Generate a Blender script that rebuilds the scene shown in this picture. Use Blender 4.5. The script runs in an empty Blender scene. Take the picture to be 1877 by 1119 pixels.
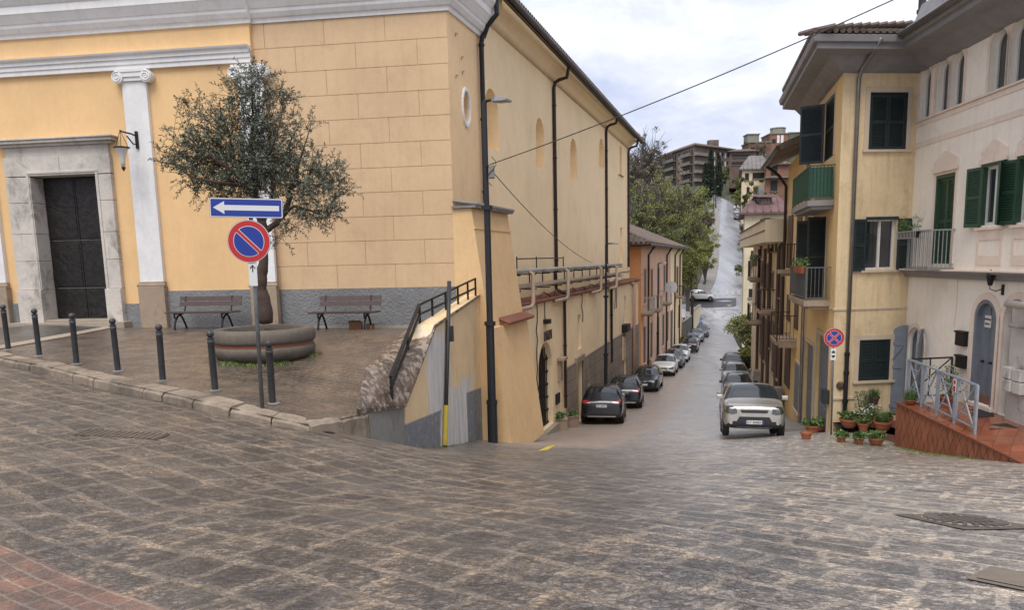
import bpy, bmesh, math, random
from mathutils import Vector, Matrix, noise
from mathutils.geometry import tessellate_polygon
from mathutils.bvhtree import BVHTree
import numpy as np
random.seed(7)
sc = bpy.context.scene
COL = sc.collection
R_ = math.radians
# ------------------------------------------------------------------ camera
FPX, PPX, PPY = 1400.0, 938.0, 690.0
PITCH, ROLL, EYE = R_(8.53), R_(1.32), 1.6
_X0 = Vector((1, 0, 0)); _FW = Vector((0, math.cos(PITCH), -math.sin(PITCH))); _U0 = Vector((0, math.sin(PITCH), math.cos(PITCH)))
_R = _X0*math.cos(ROLL) - _U0*math.sin(ROLL); _U = _X0*math.sin(ROLL) + _U0*math.cos(ROLL)
CAMP = Vector((0, 0, EYE))
def ray(px, py): return _R*((px-PPX)/FPX) - _U*((py-PPY)/FPX) + _FW
def atY(px, py, Y):
    d = ray(px, py); return CAMP + d*(Y/d.y)
cd = bpy.data.cameras.new('camera'); cam = bpy.data.objects.new('camera', cd); COL.objects.link(cam)
cd.sensor_width = 36; cd.sensor_fit = 'HORIZONTAL'; cd.lens = FPX/1877*36; cd.shift_y = (PPY-559.5)/1877; cd.clip_end = 3000; cd.clip_start = .05
m = Matrix((( _R.x, _U.x, -_FW.x, 0), (_R.y, _U.y, -_FW.y, 0), (_R.z, _U.z, -_FW.z, EYE), (0, 0, 0, 1)))
cam.matrix_world = m; sc.camera = cam
# ------------------------------------------------------------------ object helpers
def tag(o, label=None, cat=None, group=None, kind=None):
    if label: o['label'] = label
    if cat: o['category'] = cat
    if group: o['group'] = group
    if kind: o['kind'] = kind
    return o
def empty(name, loc=(0, 0, 0), rz=0, parent=None):
    o = bpy.data.objects.new(name, None); COL.objects.link(o); o.location = loc; o.rotation_euler = (0, 0, rz); o.empty_display_size = .3
    if parent: o.parent = parent
    return o
def thing(name, label, cat, loc=(0, 0, 0), rz=0, group=None):
    return tag(empty(name, loc, rz), label, cat, group)
class MB:
    """collects shapes in world (or thing-local) coordinates and links them as one mesh object"""
    def __init__(s, M=None): s.v = []; s.f = []; s.mi = []; s.M = M or Matrix()
    def add(s, vs, fs, mi=0, M=None):
        M = s.M if M is None else s.M @ M
        b = len(s.v); s.v += [tuple(M @ Vector(p)) for p in vs]; s.f += [tuple(b+i for i in q) for q in fs]; s.mi += [mi]*len(fs); return s
    def box(s, x0, x1, y0, y1, z0, z1, mi=0, M=None):
        vs = [(x0,y0,z0),(x1,y0,z0),(x1,y1,z0),(x0,y1,z0),(x0,y0,z1),(x1,y0,z1),(x1,y1,z1),(x0,y1,z1)]
        return s.add(vs, [(0,3,2,1),(4,5,6,7),(0,1,5,4),(1,2,6,5),(2,3,7,6),(3,0,4,7)], mi, M)
    def hexa(s, a, b, mi=0):
        """a, b: two loops of n points, closed ends"""
        n = len(a); vs = list(a)+list(b)
        fs = [tuple(range(n))[::-1], tuple(range(n, 2*n))]+[(i, (i+1) % n, n+(i+1) % n, n+i) for i in range(n)]
        return s.add(vs, fs, mi)
    def loft(s, rings, mi=0, close=True, caps=True):
        n = len(rings[0]); vs = [p for r in rings for p in r]; fs = []
        for k in range(len(rings)-1):
            for i in range(n if close else n-1):
                j = (i+1) % n; fs.append((k*n+i, k*n+j, (k+1)*n+j, (k+1)*n+i))
        if caps and close: fs += [tuple(range(n))[::-1], tuple((len(rings)-1)*n+i for i in range(n))]
        return s.add(vs, fs, mi)
    def tube(s, pts, r, n=8, mi=0, r1=None):
        pts = [Vector(p) for p in pts]; rings = []; N = len(pts)
        t0 = (pts[1]-pts[0]).normalized(); up = Vector((0,0,1)) if abs(t0.z) < .9 else Vector((1,0,0))
        a = t0.cross(up).normalized(); 
        for i, p in enumerate(pts):
            t = (pts[min(i+1, N-1)]-pts[max(i-1, 0)]).normalized()
            a = (a-t*a.dot(t)).normalized(); b = t.cross(a)
            rr = r[i] if isinstance(r, (list, tuple)) else (r if r1 is None else r+(r1-r)*i/(N-1))
            rings.append([p+(a*math.cos(2*math.pi*k/n)+b*math.sin(2*math.pi*k/n))*rr for k in range(n)])
        return s.loft(rings, mi)
    def lathe(s, prof, n=16, c=(0,0,0), mi=0, caps=True):
        rings = [[(c[0]+r*math.cos(2*math.pi*k/n), c[1]+r*math.sin(2*math.pi*k/n), c[2]+z) for k in range(n)] for r, z in prof]
        return s.loft(rings, mi, caps=caps)
    def bar(s, p, q, w, h=None, mi=0):
        p = Vector(p); q = Vector(q); h = h or w; t = (q-p).normalized()
        up = Vector((0,0,1)) if abs(t.z) < .95 else Vector((0,1,0))
        a = t.cross(up).normalized()*(w/2); b = a.cross(t).normalized()*(h/2)
        return s.hexa([p-a-b, p+a-b, p+a+b, p-a+b], [q-a-b, q+a-b, q+a+b, q-a+b], mi)
    def build(s, name, mats, parent=None, smooth=False, bevel=0):
        me = bpy.data.meshes.new(name); me.from_pydata(s.v, [], s.f)
        if not isinstance(mats, (list, tuple)): mats = [mats]
        for mm in mats: me.materials.append(mm)
        me.polygons.foreach_set('material_index', s.mi)
        bm = bmesh.new(); bm.from_mesh(me); bmesh.ops.recalc_face_normals(bm, faces=bm.faces); bm.to_mesh(me); bm.free()
        if smooth: me.polygons.foreach_set('use_smooth', [True]*len(me.polygons))
        me.update()
        o = bpy.data.objects.new(name, me); COL.objects.link(o)
        if parent: o.parent = parent
        if bevel:
            b = o.modifiers.new('bevel', 'BEVEL'); b.width = bevel; b.segments = 2; b.limit_method = 'ANGLE'; b.angle_limit = R_(40)
        return o
def smooth_by_angle(o, ang=40):
    me = o.data; bm = bmesh.new(); bm.from_mesh(me)
    for f in bm.faces: f.smooth = True
    for e in bm.edges:
        if len(e.link_faces) == 2 and e.calc_face_angle(0) > R_(ang): e.smooth = False
    bm.to_mesh(me); bm.free(); return o
def copy_tree(o, parent=None):
    c = o.copy(); COL.objects.link(c)
    if parent: c.parent = parent
    for ch in [x for x in o.children]: copy_tree(ch, c)
    return c
# ------------------------------------------------------------------ vertical wall planes: coordinates (s along, z up, off outward)
class Wall:
    def __init__(s, origin, direc, flip=False):
        s.o = Vector((origin[0], origin[1], 0)); s.d = Vector((direc[0], direc[1], 0)).normalized()
        n = Vector((s.d.y, -s.d.x, 0)); s.n = -n if flip else n
    def hit(s, px, py, off=0):
        d = ray(px, py); t = (s.o+s.n*off-CAMP).dot(s.n)/d.dot(s.n); p = CAMP+d*t
        return (p-s.o).dot(s.d), p.z
    def P(s, a, z, off=0): return s.o+s.d*a+s.n*off+Vector((0, 0, z))
    def M(s):  # matrix local (s, off, z) -> world
        return Matrix(((s.d.x, s.n.x, 0, s.o.x), (s.d.y, s.n.y, 0, s.o.y), (0, 0, 1, 0), (0, 0, 0, 1)))
    def sx(s, px, py=480, off=0): return s.hit(px, py, off)[0]
    def rect(s, x0, y0, x1, y1, off=0):
        """rectangle on the wall from pixel corners"""
        a, z1 = s.hit(x0, y0, off); b, z0 = s.hit(x1, y1, off)
        return (min(a, b), max(a, b), min(z0, z1), max(z0, z1))
def rectpts(r): a, b, z0, z1 = r; return [(a, z0), (b, z0), (b, z1), (a, z1)]
def archpts(r, rise=None, n=10):
    a, b, z0, z1 = r; c = (a+b)/2; h = (b-a)/2; rise = h if rise is None else rise
    return [(a, z0), (b, z0)]+[(c+h*math.cos(math.pi*k/n), z1-rise+rise*math.sin(math.pi*k/n)) for k in range(n+1)]
def panel(mb, W, outer, holes=(), off=0, depth=.25, mi=0, back=False, mi_rev=None):
    """flat wall sheet with real openings and reveals (depth inward); back=True closes the openings"""
    polys = [[Vector((p[0], p[1], 0)) for p in outer]]+[[Vector((p[0], p[1], 0)) for p in h] for h in holes]
    flat = [p for q in polys for p in q]
    tris = tessellate_polygon(polys)
    mb.add([W.P(p.x, p.y, off) for p in flat], [tuple(t) for t in tris], mi)
    for h in holes:
        n = len(h)
        mb.add([W.P(p[0], p[1], off) for p in h]+[W.P(p[0], p[1], off-depth) for p in h], [(i, (i+1) % n, n+(i+1) % n, n+i) for i in range(n)], mi if mi_rev is None else mi_rev)
        if back: mb.add([W.P(p[0], p[1], off-depth) for p in h], [tuple(range(n))], mi if mi_rev is None else mi_rev)
def prism(mb, W, pts, off0, off1, mi=0):
    mb.hexa([W.P(p[0], p[1], off0) for p in pts], [W.P(p[0], p[1], off1) for p in pts], mi)
def wbox(mb, W, a, b, z0, z1, o0, o1, mi=0): prism(mb, W, [(a, z0), (b, z0), (b, z1), (a, z1)], o0, o1, mi)
# ------------------------------------------------------------------ materials
MATS = {}
def newmat(name):
    m = bpy.data.materials.new(name); m.use_nodes = True; nt = m.node_tree
    b = nt.nodes['Principled BSDF']; return m, nt, b
def N(nt, t, **kw):
    n = nt.nodes.new(t)
    for k, v in kw.items():
        if k.startswith('_'): setattr(n, k[1:], v)
        else: n.inputs[k.replace('__', ' ')].default_value = v
    return n
def ramp(nt, fac, stops, interp='LINEAR'):
    r = nt.nodes.new('ShaderNodeValToRGB'); r.color_ramp.interpolation = interp
    el = r.color_ramp.elements
    while len(el) < len(stops): el.new(.5)
    for e, (p, c) in zip(el, stops): e.position = p; e.color = (*c, 1) if len(c) == 3 else c
    nt.links.new(fac, r.inputs[0]); return r.outputs[0]
def g3(v): return (v, v, v)
def mixc(nt, fac, a, b, mode='MIX'):
    n = nt.nodes.new('ShaderNodeMix'); n.data_type = 'RGBA'; n.blend_type = mode
    for i, x in ((0, fac), (6, a), (7, b)):
        if hasattr(x, 'is_output') or isinstance(x, bpy.types.NodeSocket): nt.links.new(x, n.inputs[i])
        else: n.inputs[i].default_value = x if i == 0 else (*x, 1)
    return n.outputs[2]
def math_(nt, op, a, b=0.0, clamp=False):
    n = nt.nodes.new('ShaderNodeMath'); n.operation = op; n.use_clamp = clamp
    for i, x in ((0, a), (1, b)):
        if isinstance(x, bpy.types.NodeSocket): nt.links.new(x, n.inputs[i])
        else: n.inputs[i].default_value = x
    return n.outputs[0]
def pos(nt, scale=(1, 1, 1), rot=(0, 0, 0), obj=False):
    if obj: src = nt.nodes.new('ShaderNodeTexCoord').outputs['Object']
    else: src = nt.nodes.new('ShaderNodeNewGeometry').outputs['Position']
    mp = nt.nodes.new('ShaderNodeMapping'); mp.inputs['Scale'].default_value = scale; mp.inputs['Rotation'].default_value = rot
    nt.links.new(src, mp.inputs[0]); return mp.outputs[0]
def noise_(nt, vec, scale, detail=4, rough=.6, dist=0):
    n = nt.nodes.new('ShaderNodeTexNoise'); n.inputs['Scale'].default_value = scale; n.inputs['Detail'].default_value = detail
    n.inputs['Roughness'].default_value = rough; n.inputs['Distortion'].default_value = dist; nt.links.new(vec, n.inputs['Vector']); return n.outputs[0]
def bump(nt, b, h, strength=.3, dist=.02, chain=None):
    n = nt.nodes.new('ShaderNodeBump'); n.inputs['Strength'].default_value = strength; n.inputs['Distance'].default_value = dist
    nt.links.new(h, n.inputs['Height'])
    if chain is not None: nt.links.new(chain, n.inputs['Normal'])
    nt.links.new(n.outputs[0], b.inputs['Normal']); return n.outputs[0]
def plaster(name, col, var=.12, rough=.9, stain=.0, streak=0.0, bs=.25, stain_col=(.25, .2, .15)):
    m, nt, b = newmat(name); p = pos(nt)
    n1 = noise_(nt, p, .6, 5, .6); n2 = noise_(nt, p, 7, 5, .7)
    dark = tuple(c*(1-var*1.6) for c in col); lite = tuple(min(1, c*(1+var*.6)) for c in col)
    c = ramp(nt, n1, [(.3, dark), (.55, col), (.75, lite)])
    c = mixc(nt, .35, c, ramp(nt, n2, [(.3, dark), (.7, lite)]))
    if stain:
        n3 = noise_(nt, pos(nt, (1, 1, .8)), 1.3, 8, .75, .6); f = ramp(nt, n3, [(.52, g3(0)), (.68, g3(stain))])
        c = mixc(nt, f, c, stain_col)
    if streak:
        n4 = noise_(nt, pos(nt, (5, 5, .35)), 1.2, 5, .7); f = ramp(nt, n4, [(.5, g3(0)), (.75, g3(streak))])
        c = mixc(nt, f, c, stain_col)
    nt.links.new(c, b.inputs['Base Color']); b.inputs['Roughness'].default_value = rough
    bump(nt, b, noise_(nt, p, 28, 6, .75), bs, .01); return m
def simple(name, col, rough=.5, metal=0, var=.15, scale=12, bs=.15, spec=None, coat=0):
    m, nt, b = newmat(name); p = pos(nt, obj=True)
    n1 = noise_(nt, p, scale, 5, .65)
    c = ramp(nt, n1, [(.3, tuple(x*(1-var) for x in col)), (.7, tuple(min(1, x*(1+var)) for x in col))])
    nt.links.new(c, b.inputs['Base Color']); b.inputs['Metallic'].default_value = metal
    r = ramp(nt, noise_(nt, p, scale*.7, 4), [(.3, g3(max(0, rough-.08))), (.7, g3(min(1, rough+.1)))]); nt.links.new(r, b.inputs['Roughness'])
    if coat: b.inputs['Coat Weight'].default_value = coat; b.inputs['Coat Roughness'].default_value = .05
    if bs: bump(nt, b, noise_(nt, p, scale*4, 4), bs, .004)
    return m
def flat(name, col, rough=.5, metal=0):
    m, nt, b = newmat(name); b.inputs['Base Color'].default_value = (*col, 1); b.inputs['Roughness'].default_value = rough; b.inputs['Metallic'].default_value = metal; return m
def glass(name, col=(.02, .025, .03), rough=.06):
    m, nt, b = newmat(name); p = pos(nt)
    c = ramp(nt, noise_(nt, p, 1.5, 3), [(.3, tuple(x*.6 for x in col)), (.7, tuple(x*1.6 for x in col))])
    nt.links.new(c, b.inputs['Base Color']); b.inputs['Roughness'].default_value = rough; b.inputs['Specular IOR Level'].default_value = .9; b.inputs['IOR'].default_value = 1.6
    return m
# ------------------------------------------------------------------ thin plate spline for the ground
class TPS:
    def __init__(s, pts, lam=0.02):
        P = np.array(pts, float); s.xy = P[:, :2]; n = len(P)
        K = s._u(np.linalg.norm(s.xy[:, None]-s.xy[None], axis=2))+lam*np.eye(n)
        A = np.zeros((n+3, n+3)); A[:n, :n] = K; A[:n, n] = 1; A[:n, n+1:] = s.xy; A[n, :n] = 1; A[n+1:, :n] = s.xy.T
        b = np.zeros(n+3); b[:n] = P[:, 2]; s.w = np.linalg.solve(A, b)
    def _u(s, r): return np.where(r > 1e-9, r*r*np.log(np.maximum(r, 1e-9)), 0)
    def __call__(s, x, y):
        r = np.hypot(s.xy[:, 0]-x, s.xy[:, 1]-y); n = len(s.xy)
        return float(s._u(r) @ s.w[:n]+s.w[n]+s.w[n+1]*x+s.w[n+2]*y)
def lerp(x, xs, ys):
    return float(np.interp(x, xs, ys))
def pchip(xs, ys):
    xs = np.array(xs, float); ys = np.array(ys, float); h = np.diff(xs); d = np.diff(ys)/h; m = np.zeros(len(xs)); m[0] = d[0]; m[-1] = d[-1]
    for i in range(1, len(xs)-1): m[i] = 0 if d[i-1]*d[i] <= 0 else 2*d[i-1]*d[i]/(d[i-1]+d[i])
    def f(x):
        x = min(max(x, xs[0]), xs[-1]); i = min(int(np.searchsorted(xs, x, side='right'))-1, len(xs)-2); i = max(i, 0); t = (x-xs[i])/h[i]
        return float((1+2*t)*(1-t)**2*ys[i]+t*(1-t)**2*h[i]*m[i]+t*t*(3-2*t)*ys[i+1]+t*t*(t-1)*h[i]*m[i+1])
    return f
PF = pchip([20, 24, 28, 32, 43, 54, 66, 77, 87, 100, 108, 114, 120, 130, 140, 160, 200, 240, 270, 320, 400, 600, 900],
           [-3.2, -4.05, -4.75, -5.35, -6.4, -6.95, -7.5, -8.0, -8.4, -8.5, -8.0, -6.9, -5.3, -3.3, -1.1, 3.2, 12.0, 20.8, 25, 32, 40, 42, 42])
# ---- plaza surface, from the feet of the bollards, benches and door
_pp = [(15,641,16.4),(72,653,15.6),(140,667,14.5),(216,681,13.9),(298,698,13.0),(394,716,12.2),(499,737,11.5),(600,768,11.4),(640,762,12.1),
       (340,602,20.6),(690,603,20.6),(90,592,22.0),(20,600,22),(560,600,20.8),(250,600,21.4),(735,612,17.3),(480,650,15.7)]
_ptps = TPS([tuple(atY(*c)) for c in _pp], .4)
def HP(x, y): return _ptps(x, y)
def pgnd(px, py):
    d = ray(px, py); d = d/d.y; Y = 7
    while Y < 30:
        p = CAMP+d*Y
        if p.z <= HP(p.x, p.y): return p
        Y += .02
    return p
KERB = [pgnd(*q) for q in ((-120, 636), (0, 656), (75, 670), (150, 688), (225, 705), (300, 720), (375, 738), (450, 756), (510, 768))]+[atY(562, 778, 10.7), atY(604, 776, 11.2), atY(640, 768, 11.9)]
KERB.append(KERB[-1]+Vector((.20, .42, 0))); KERB[0] = KERB[1]+(KERB[1]-KERB[2])*6
for p in KERB: p.z = HP(p.x, p.y)
_ft = [(0, 668, 1), (150, 705, 3), (300, 737, 5), (450, 771, 7), (510, 782, 8), (560, 791, 9), (604, 794, 10), (640, 796, 11)]
_cp = [(px, py, KERB[i].y-.06) for px, py, i in _ft]+[(745,820,13.8),(820,817,16.8),(903,810,19.8),(997,808,23.5),
       (1378,803,23.7),(1643,818,19.2),(1877,850,14.3),(1525,795,21.0),(938,900,7.6),(938,850,11),(1100,850,13),(938,1000,4.7),(1877,1000,5.5),(1877,920,8.5),
       (0,1119,3.8),(0,900,6.0),(0,760,10),(500,900,6.8),(500,1000,4.7),(1400,900,8.6),(1400,850,13.0),(1300,1000,4.9),(1200,825,19)]
_pts = [tuple(atY(*c)) for c in _cp]+[(-6,-3,0),(6,-3,0),(0,-3,0),(0,1,0),(-8,2,0),(8,2,-.08),(-20,8,-.1),(-22,16,-.2),(20,10,-1.2)]
for Y in (26, 30, 34): _pts += [(.3086*Y-7.8, Y, PF(Y)), (.245*Y+3.95, Y, PF(Y)), (.28*Y-2, Y, PF(Y))]
_tps = TPS(_pts)
def sstep(x, a, b):
    t = min(1, max(0, (x-a)/(b-a))); return t*t*(3-2*t)
def H(x, y):
    """street level height"""
    if y < 24: return _tps(x, y)
    z = PF(y)
    if y < 34:
        t = sstep(y, 24, 33); return _tps(x, y)*(1-t)+z*t
    return z
def gnd(px, py, h=0, Y0=2.0, Y1=400):
    """where the view ray through a pixel meets the street (raised by h)"""
    d = ray(px, py); d = d/d.y; Y = Y0
    while Y < Y1:
        p = CAMP+d*Y
        if p.z <= H(p.x, p.y)+h:
            lo, hi = Y-.25, Y
            for _ in range(24):
                m_ = (lo+hi)/2; q = CAMP+d*m_
                if q.z <= H(q.x, q.y)+h: hi = m_
                else: lo = m_
            return CAMP+d*hi
        Y += .25
    return CAMP+d*Y1
# ================================================================== street materials
def paving(name, bw=.58, rh=.37, rot=35, mortar=.042, stone=((.034,.028,.023),(.098,.082,.068)), joint=(.175,.142,.108), wet=.32, warp=.12, bumpk=.42, far=False, chip=1.0):
    m, nt, b = newmat(name); L = nt.links
    geo = nt.nodes.new('ShaderNodeNewGeometry').outputs['Position']
    nv = nt.nodes.new('ShaderNodeTexNoise'); nv.inputs['Scale'].default_value = .38; nv.inputs['Detail'].default_value = 2; L.new(geo, nv.inputs[0])
    nw = nt.nodes.new('ShaderNodeTexNoise'); nw.inputs['Scale'].default_value = 5.5; nw.inputs['Detail'].default_value = 3; L.new(geo, nw.inputs[0])
    def vadd(a, bvec, k):
        s = nt.nodes.new('ShaderNodeVectorMath'); s.operation = 'SUBTRACT'; L.new(bvec, s.inputs[0]); s.inputs[1].default_value = (.5, .5, .5)
        q = nt.nodes.new('ShaderNodeVectorMath'); q.operation = 'SCALE'; L.new(s.outputs[0], q.inputs[0]); q.inputs['Scale'].default_value = k
        r = nt.nodes.new('ShaderNodeVectorMath'); r.operation = 'ADD'; L.new(a, r.inputs[0]); L.new(q.outputs[0], r.inputs[1]); return r.outputs[0]
    v = vadd(vadd(geo, nv.outputs[1], warp*6), nw.outputs[1], .10 if chip == 1.0 else .025)
    sep = nt.nodes.new('ShaderNodeSeparateXYZ'); L.new(v, sep.inputs[0]); cmb = nt.nodes.new('ShaderNodeCombineXYZ'); L.new(sep.outputs[0], cmb.inputs[0]); L.new(sep.outputs[1], cmb.inputs[1])
    mp = nt.nodes.new('ShaderNodeMapping'); mp.inputs['Rotation'].default_value = (0, 0, R_(rot)); L.new(cmb.outputs[0], mp.inputs[0])
    br = nt.nodes.new('ShaderNodeTexBrick'); br.inputs['Scale'].default_value = 1; br.inputs['Brick Width'].default_value = bw; br.inputs['Row Height'].default_value = rh
    br.inputs['Mortar Size'].default_value = mortar; br.inputs['Mortar Smooth'].default_value = .35; br.inputs['Bias'].default_value = 0; br.offset = .45; br.squash = .72; br.squash_frequency = 3
    br.inputs['Color1'].default_value = (*stone[0], 1); br.inputs['Color2'].default_value = (*stone[1], 1); br.inputs['Mortar'].default_value = (*joint, 1); L.new(mp.outputs[0], br.inputs[0])
    # chipped slate-like surface of every slab
    st = nt.nodes.new('ShaderNodeMapping'); st.inputs['Rotation'].default_value = (0, 0, R_(-20)); st.inputs['Scale'].default_value = (1, 1.45, 1); L.new(geo, st.inputs[0])
    fine = noise_(nt, st.outputs[0], 15, 4, .62, 1.0); mid = noise_(nt, geo, 2.2, 6, .65, .4); big = noise_(nt, geo, .35, 3, .5)
    vo = nt.nodes.new('ShaderNodeTexVoronoi'); vo.feature = 'DISTANCE_TO_EDGE'; vo.inputs['Scale'].default_value = 17
    L.new(vadd(st.outputs[0], nw.outputs[1], .35), vo.inputs[0])
    crack = ramp(nt, vo.outputs[0], [(0, g3(1)), (.11, g3(0))])
    jm = ramp(nt, noise_(nt, geo, 3.1, 5, .7), [(.40, g3(.6)), (.54, g3(1))])
    stonec = mixc(nt, ramp(nt, mid, [(.42, g3(0)), (.58, g3(1))]), stone[0], stone[1])
    c = mixc(nt, math_(nt, 'MULTIPLY', br.outputs[1], jm), mixc(nt, .5, br.outputs[0], stonec), joint)
    fk = .7 if chip == 1.0 else .4 if chip > .3 else .12
    c = mixc(nt, math_(nt, 'MULTIPLY', math_(nt, 'SUBTRACT', 1.0, math_(nt, 'MULTIPLY', br.outputs[1], .55)), fk), c, ramp(nt, fine, [(.40, g3(.30)), (.49, g3(.8)), (.545, g3(1.7)), (.61, g3(3.0))]), 'MULTIPLY')  # pale flecks in the slab colour stand in for glints
    c = mixc(nt, 1, c, ramp(nt, mid, [(.38, (.55,.55,.57)), (.52, (1.05,1,.95)), (.64, (1.6,1.42,1.2))]), 'MULTIPLY')
    # sandy dirt washed over the joints and some slabs
    dirt = math_(nt, 'MULTIPLY', ramp(nt, noise_(nt, geo, .9, 8, .72, .8), [(.48, g3(0)), (.60, g3(1))]), ramp(nt, big, [(.40, g3(.2)), (.58, g3(.9))]))
    c = mixc(nt, math_(nt, 'MULTIPLY', dirt, .6), c, tuple(x*.85 for x in joint))
    # pale cement smears and worn highlights, small chips
    chips = ramp(nt, noise_(nt, st.outputs[0], 21, 5, .75, 1.5), [(.60, g3(0)), (.65, g3(.6*chip))])
    c = mixc(nt, chips, c, (.36, .33, .29))
    c = mixc(nt, math_(nt, 'MULTIPLY', crack, .65*chip), c, (.028, .024, .02))
    nodes = dict(nt=nt, b=b,  geo=geo, big=big, mid=mid, fine=fine)
    nodes['c'] = c
    r = ramp(nt, noise_(nt, geo, .7, 5, .6), [(.34, g3(max(.04, wet-.12))), (.62, g3(wet+.16))])
    r = mixc(nt, br.outputs[1], r, (.38, .38, .38)); r = mixc(nt, 1, r, ramp(nt, fine, [(.3, g3(.8)), (.7, g3(1.25))]), 'MULTIPLY')
    nodes['r'] = r
    bn = noise_(nt, st.outputs[0], 12, 2, .5, .8); h = math_(nt, 'ADD', math_(nt, 'MULTIPLY', br.outputs[1], -.7), math_(nt, 'MULTIPLY', bn, 1.3))
    h = math_(nt, 'ADD', h, math_(nt, 'MULTIPLY', crack, -.45*chip)); h = math_(nt, 'ADD', h, math_(nt, 'MULTIPLY', mid, 1.2))
    nb = bump(nt, b, h, bumpk, .04); nodes['bn'] = nb.node; L.new(nb, b.inputs['Coat Normal'])
    cw = ramp(nt, noise_(nt, geo, .55, 6, .65, .5), [(.36, g3(.6)), (.56, g3(1))]); cs = nt.nodes.new('ShaderNodeSeparateColor'); L.new(cw, cs.inputs[0]); L.new(cs.outputs[0], b.inputs['Coat Weight']); b.inputs['Coat Roughness'].default_value = .34; b.inputs['Coat IOR'].default_value = 2.0 if chip == 1.0 else 1.4; nodes['cw'] = cs.outputs[0]
    b.inputs['Specular IOR Level'].default_value = .75
    L.new(c, b.inputs['Base Color']); L.new(r, b.inputs['Roughness'])
    return m, nodes
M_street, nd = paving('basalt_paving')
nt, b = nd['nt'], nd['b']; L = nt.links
sp = nt.nodes.new('ShaderNodeSeparateXYZ'); L.new(nd['geo'], sp.inputs[0]); X, Y = sp.outputs[0], sp.outputs[1]
wob = math_(nt, 'MULTIPLY', math_(nt, 'SUBTRACT', noise_(nt, nd['geo'], .5, 6, .7, .5), .5), 3.0)
side = math_(nt, 'ADD', math_(nt, 'SUBTRACT', X, math_(nt, 'MULTIPLY', Y, .3086)), 7.8)      # metres from the church wall
sw = math_(nt, 'ADD', side, wob)
band = math_(nt, 'MULTIPLY', ramp(nt, math_(nt, 'DIVIDE', sw, 10), [(.40, g3(1)), (.46, g3(0))]), ramp(nt, math_(nt, 'DIVIDE', math_(nt, 'ADD', Y, wob), 40), [(.46, g3(0)), (.50, g3(1))]))
farm = ramp(nt, math_(nt, 'DIVIDE', math_(nt, 'ADD', Y, math_(nt, 'MULTIPLY', wob, 2)), 100), [(.56, g3(0)), (.62, g3(1))])
cem = ramp(nt, noise_(nt, nd['geo'], 2.5, 8, .75), [(.3, (.22, .165, .13)), (.55, (.33, .26, .21)), (.75, (.40, .32, .26))])
cem = mixc(nt, ramp(nt, noise_(nt, nd['geo'], 9, 6, .8, 1), [(.55, g3(0)), (.7, g3(.6))]), cem, (.10, .085, .07))
# worn stone, browner towards the church; wet sky sheen painted into the greyer side
sheen_mask = ramp(nt, math_(nt, 'DIVIDE', math_(nt, 'ADD', math_(nt, 'ADD', X, math_(nt, 'MULTIPLY', Y, -.12)), math_(nt, 'MULTIPLY', wob, .8)), 10), [(.0, g3(0)), (.30, g3(1))])
wetl = math_(nt, 'ADD', math_(nt, 'MULTIPLY', sheen_mask, .78), .22); L.new(math_(nt, 'MULTIPLY', nd['cw'], wetl), b.inputs['Coat Weight'])
cg = mixc(nt, 1, nd['c'], (2.75, 3.0, 3.25), 'MULTIPLY'); base_c = mixc(nt, sheen_mask, nd['c'], cg)
down = ramp(nt, math_(nt, 'DIVIDE', math_(nt, 'ADD', Y, wob), 60), [(.22, g3(0)), (.5, g3(.55))]); base_c = mixc(nt, down, base_c, (.34, .345, .36))  # downhill paving turned paler grey, sky sheen painted into its colour
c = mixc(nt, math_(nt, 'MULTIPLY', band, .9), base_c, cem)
asp = ramp(nt, noise_(nt, pos(nt, (1, .25, 1)), .35, 8, .7, 1.0), [(.36, (.16, .15, .145)), (.48, (.31, .295, .285)), (.62, (.40, .385, .37))])
asp = mixc(nt, ramp(nt, noise_(nt, pos(nt, (1, .5, 1)), .5, 7, .75, 1.5), [(.56, g3(0)), (.6, g3(.85))]), asp, (.05, .045, .042))
c = mixc(nt, farm, c, asp)
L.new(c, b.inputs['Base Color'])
L.new(math_(nt, 'MULTIPLY', math_(nt, 'SUBTRACT', 1.0, ramp(nt, math_(nt, 'DIVIDE', Y, 60), [(.2, g3(0)), (.7, g3(.85))])), .42), nd['bn'].inputs['Strength'])
r2 = mixc(nt, band, nd['r'], (.45, .45, .45)); r2 = mixc(nt, farm, r2, (.32, .32, .32)); L.new(r2, b.inputs['Roughness'])
M_plaza, _ = paving('plaza_setts', bw=.16, rh=.16, rot=12, mortar=.016, stone=((.060,.044,.034),(.105,.076,.056)), joint=(.125,.098,.075), wet=.24, warp=.10, bumpk=.5, chip=.35)
M_darkpave, _ = paving('dark_setts', bw=.14, rh=.14, rot=30, mortar=.012, stone=((.030,.032,.034),(.05,.05,.052)), joint=(.07,.065,.06), wet=.4, warp=.1, bumpk=.5, chip=.2)
M_brickpave, _ = paving('brick_paving', bw=.235, rh=.115, rot=35, mortar=.011, stone=((.095,.045,.032),(.17,.078,.055)), joint=(.20,.155,.12), wet=.4, warp=.02, bumpk=.4, chip=.25)
M_kerb = plaster('kerb_stone', (.31, .245, .18), .5, .75, stain=.95, bs=.9, stain_col=(.11, .085, .06))
M_palestone = plaster('pale_paver', (.36, .30, .23), .2, .6, stain=.5, bs=.4)
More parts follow.
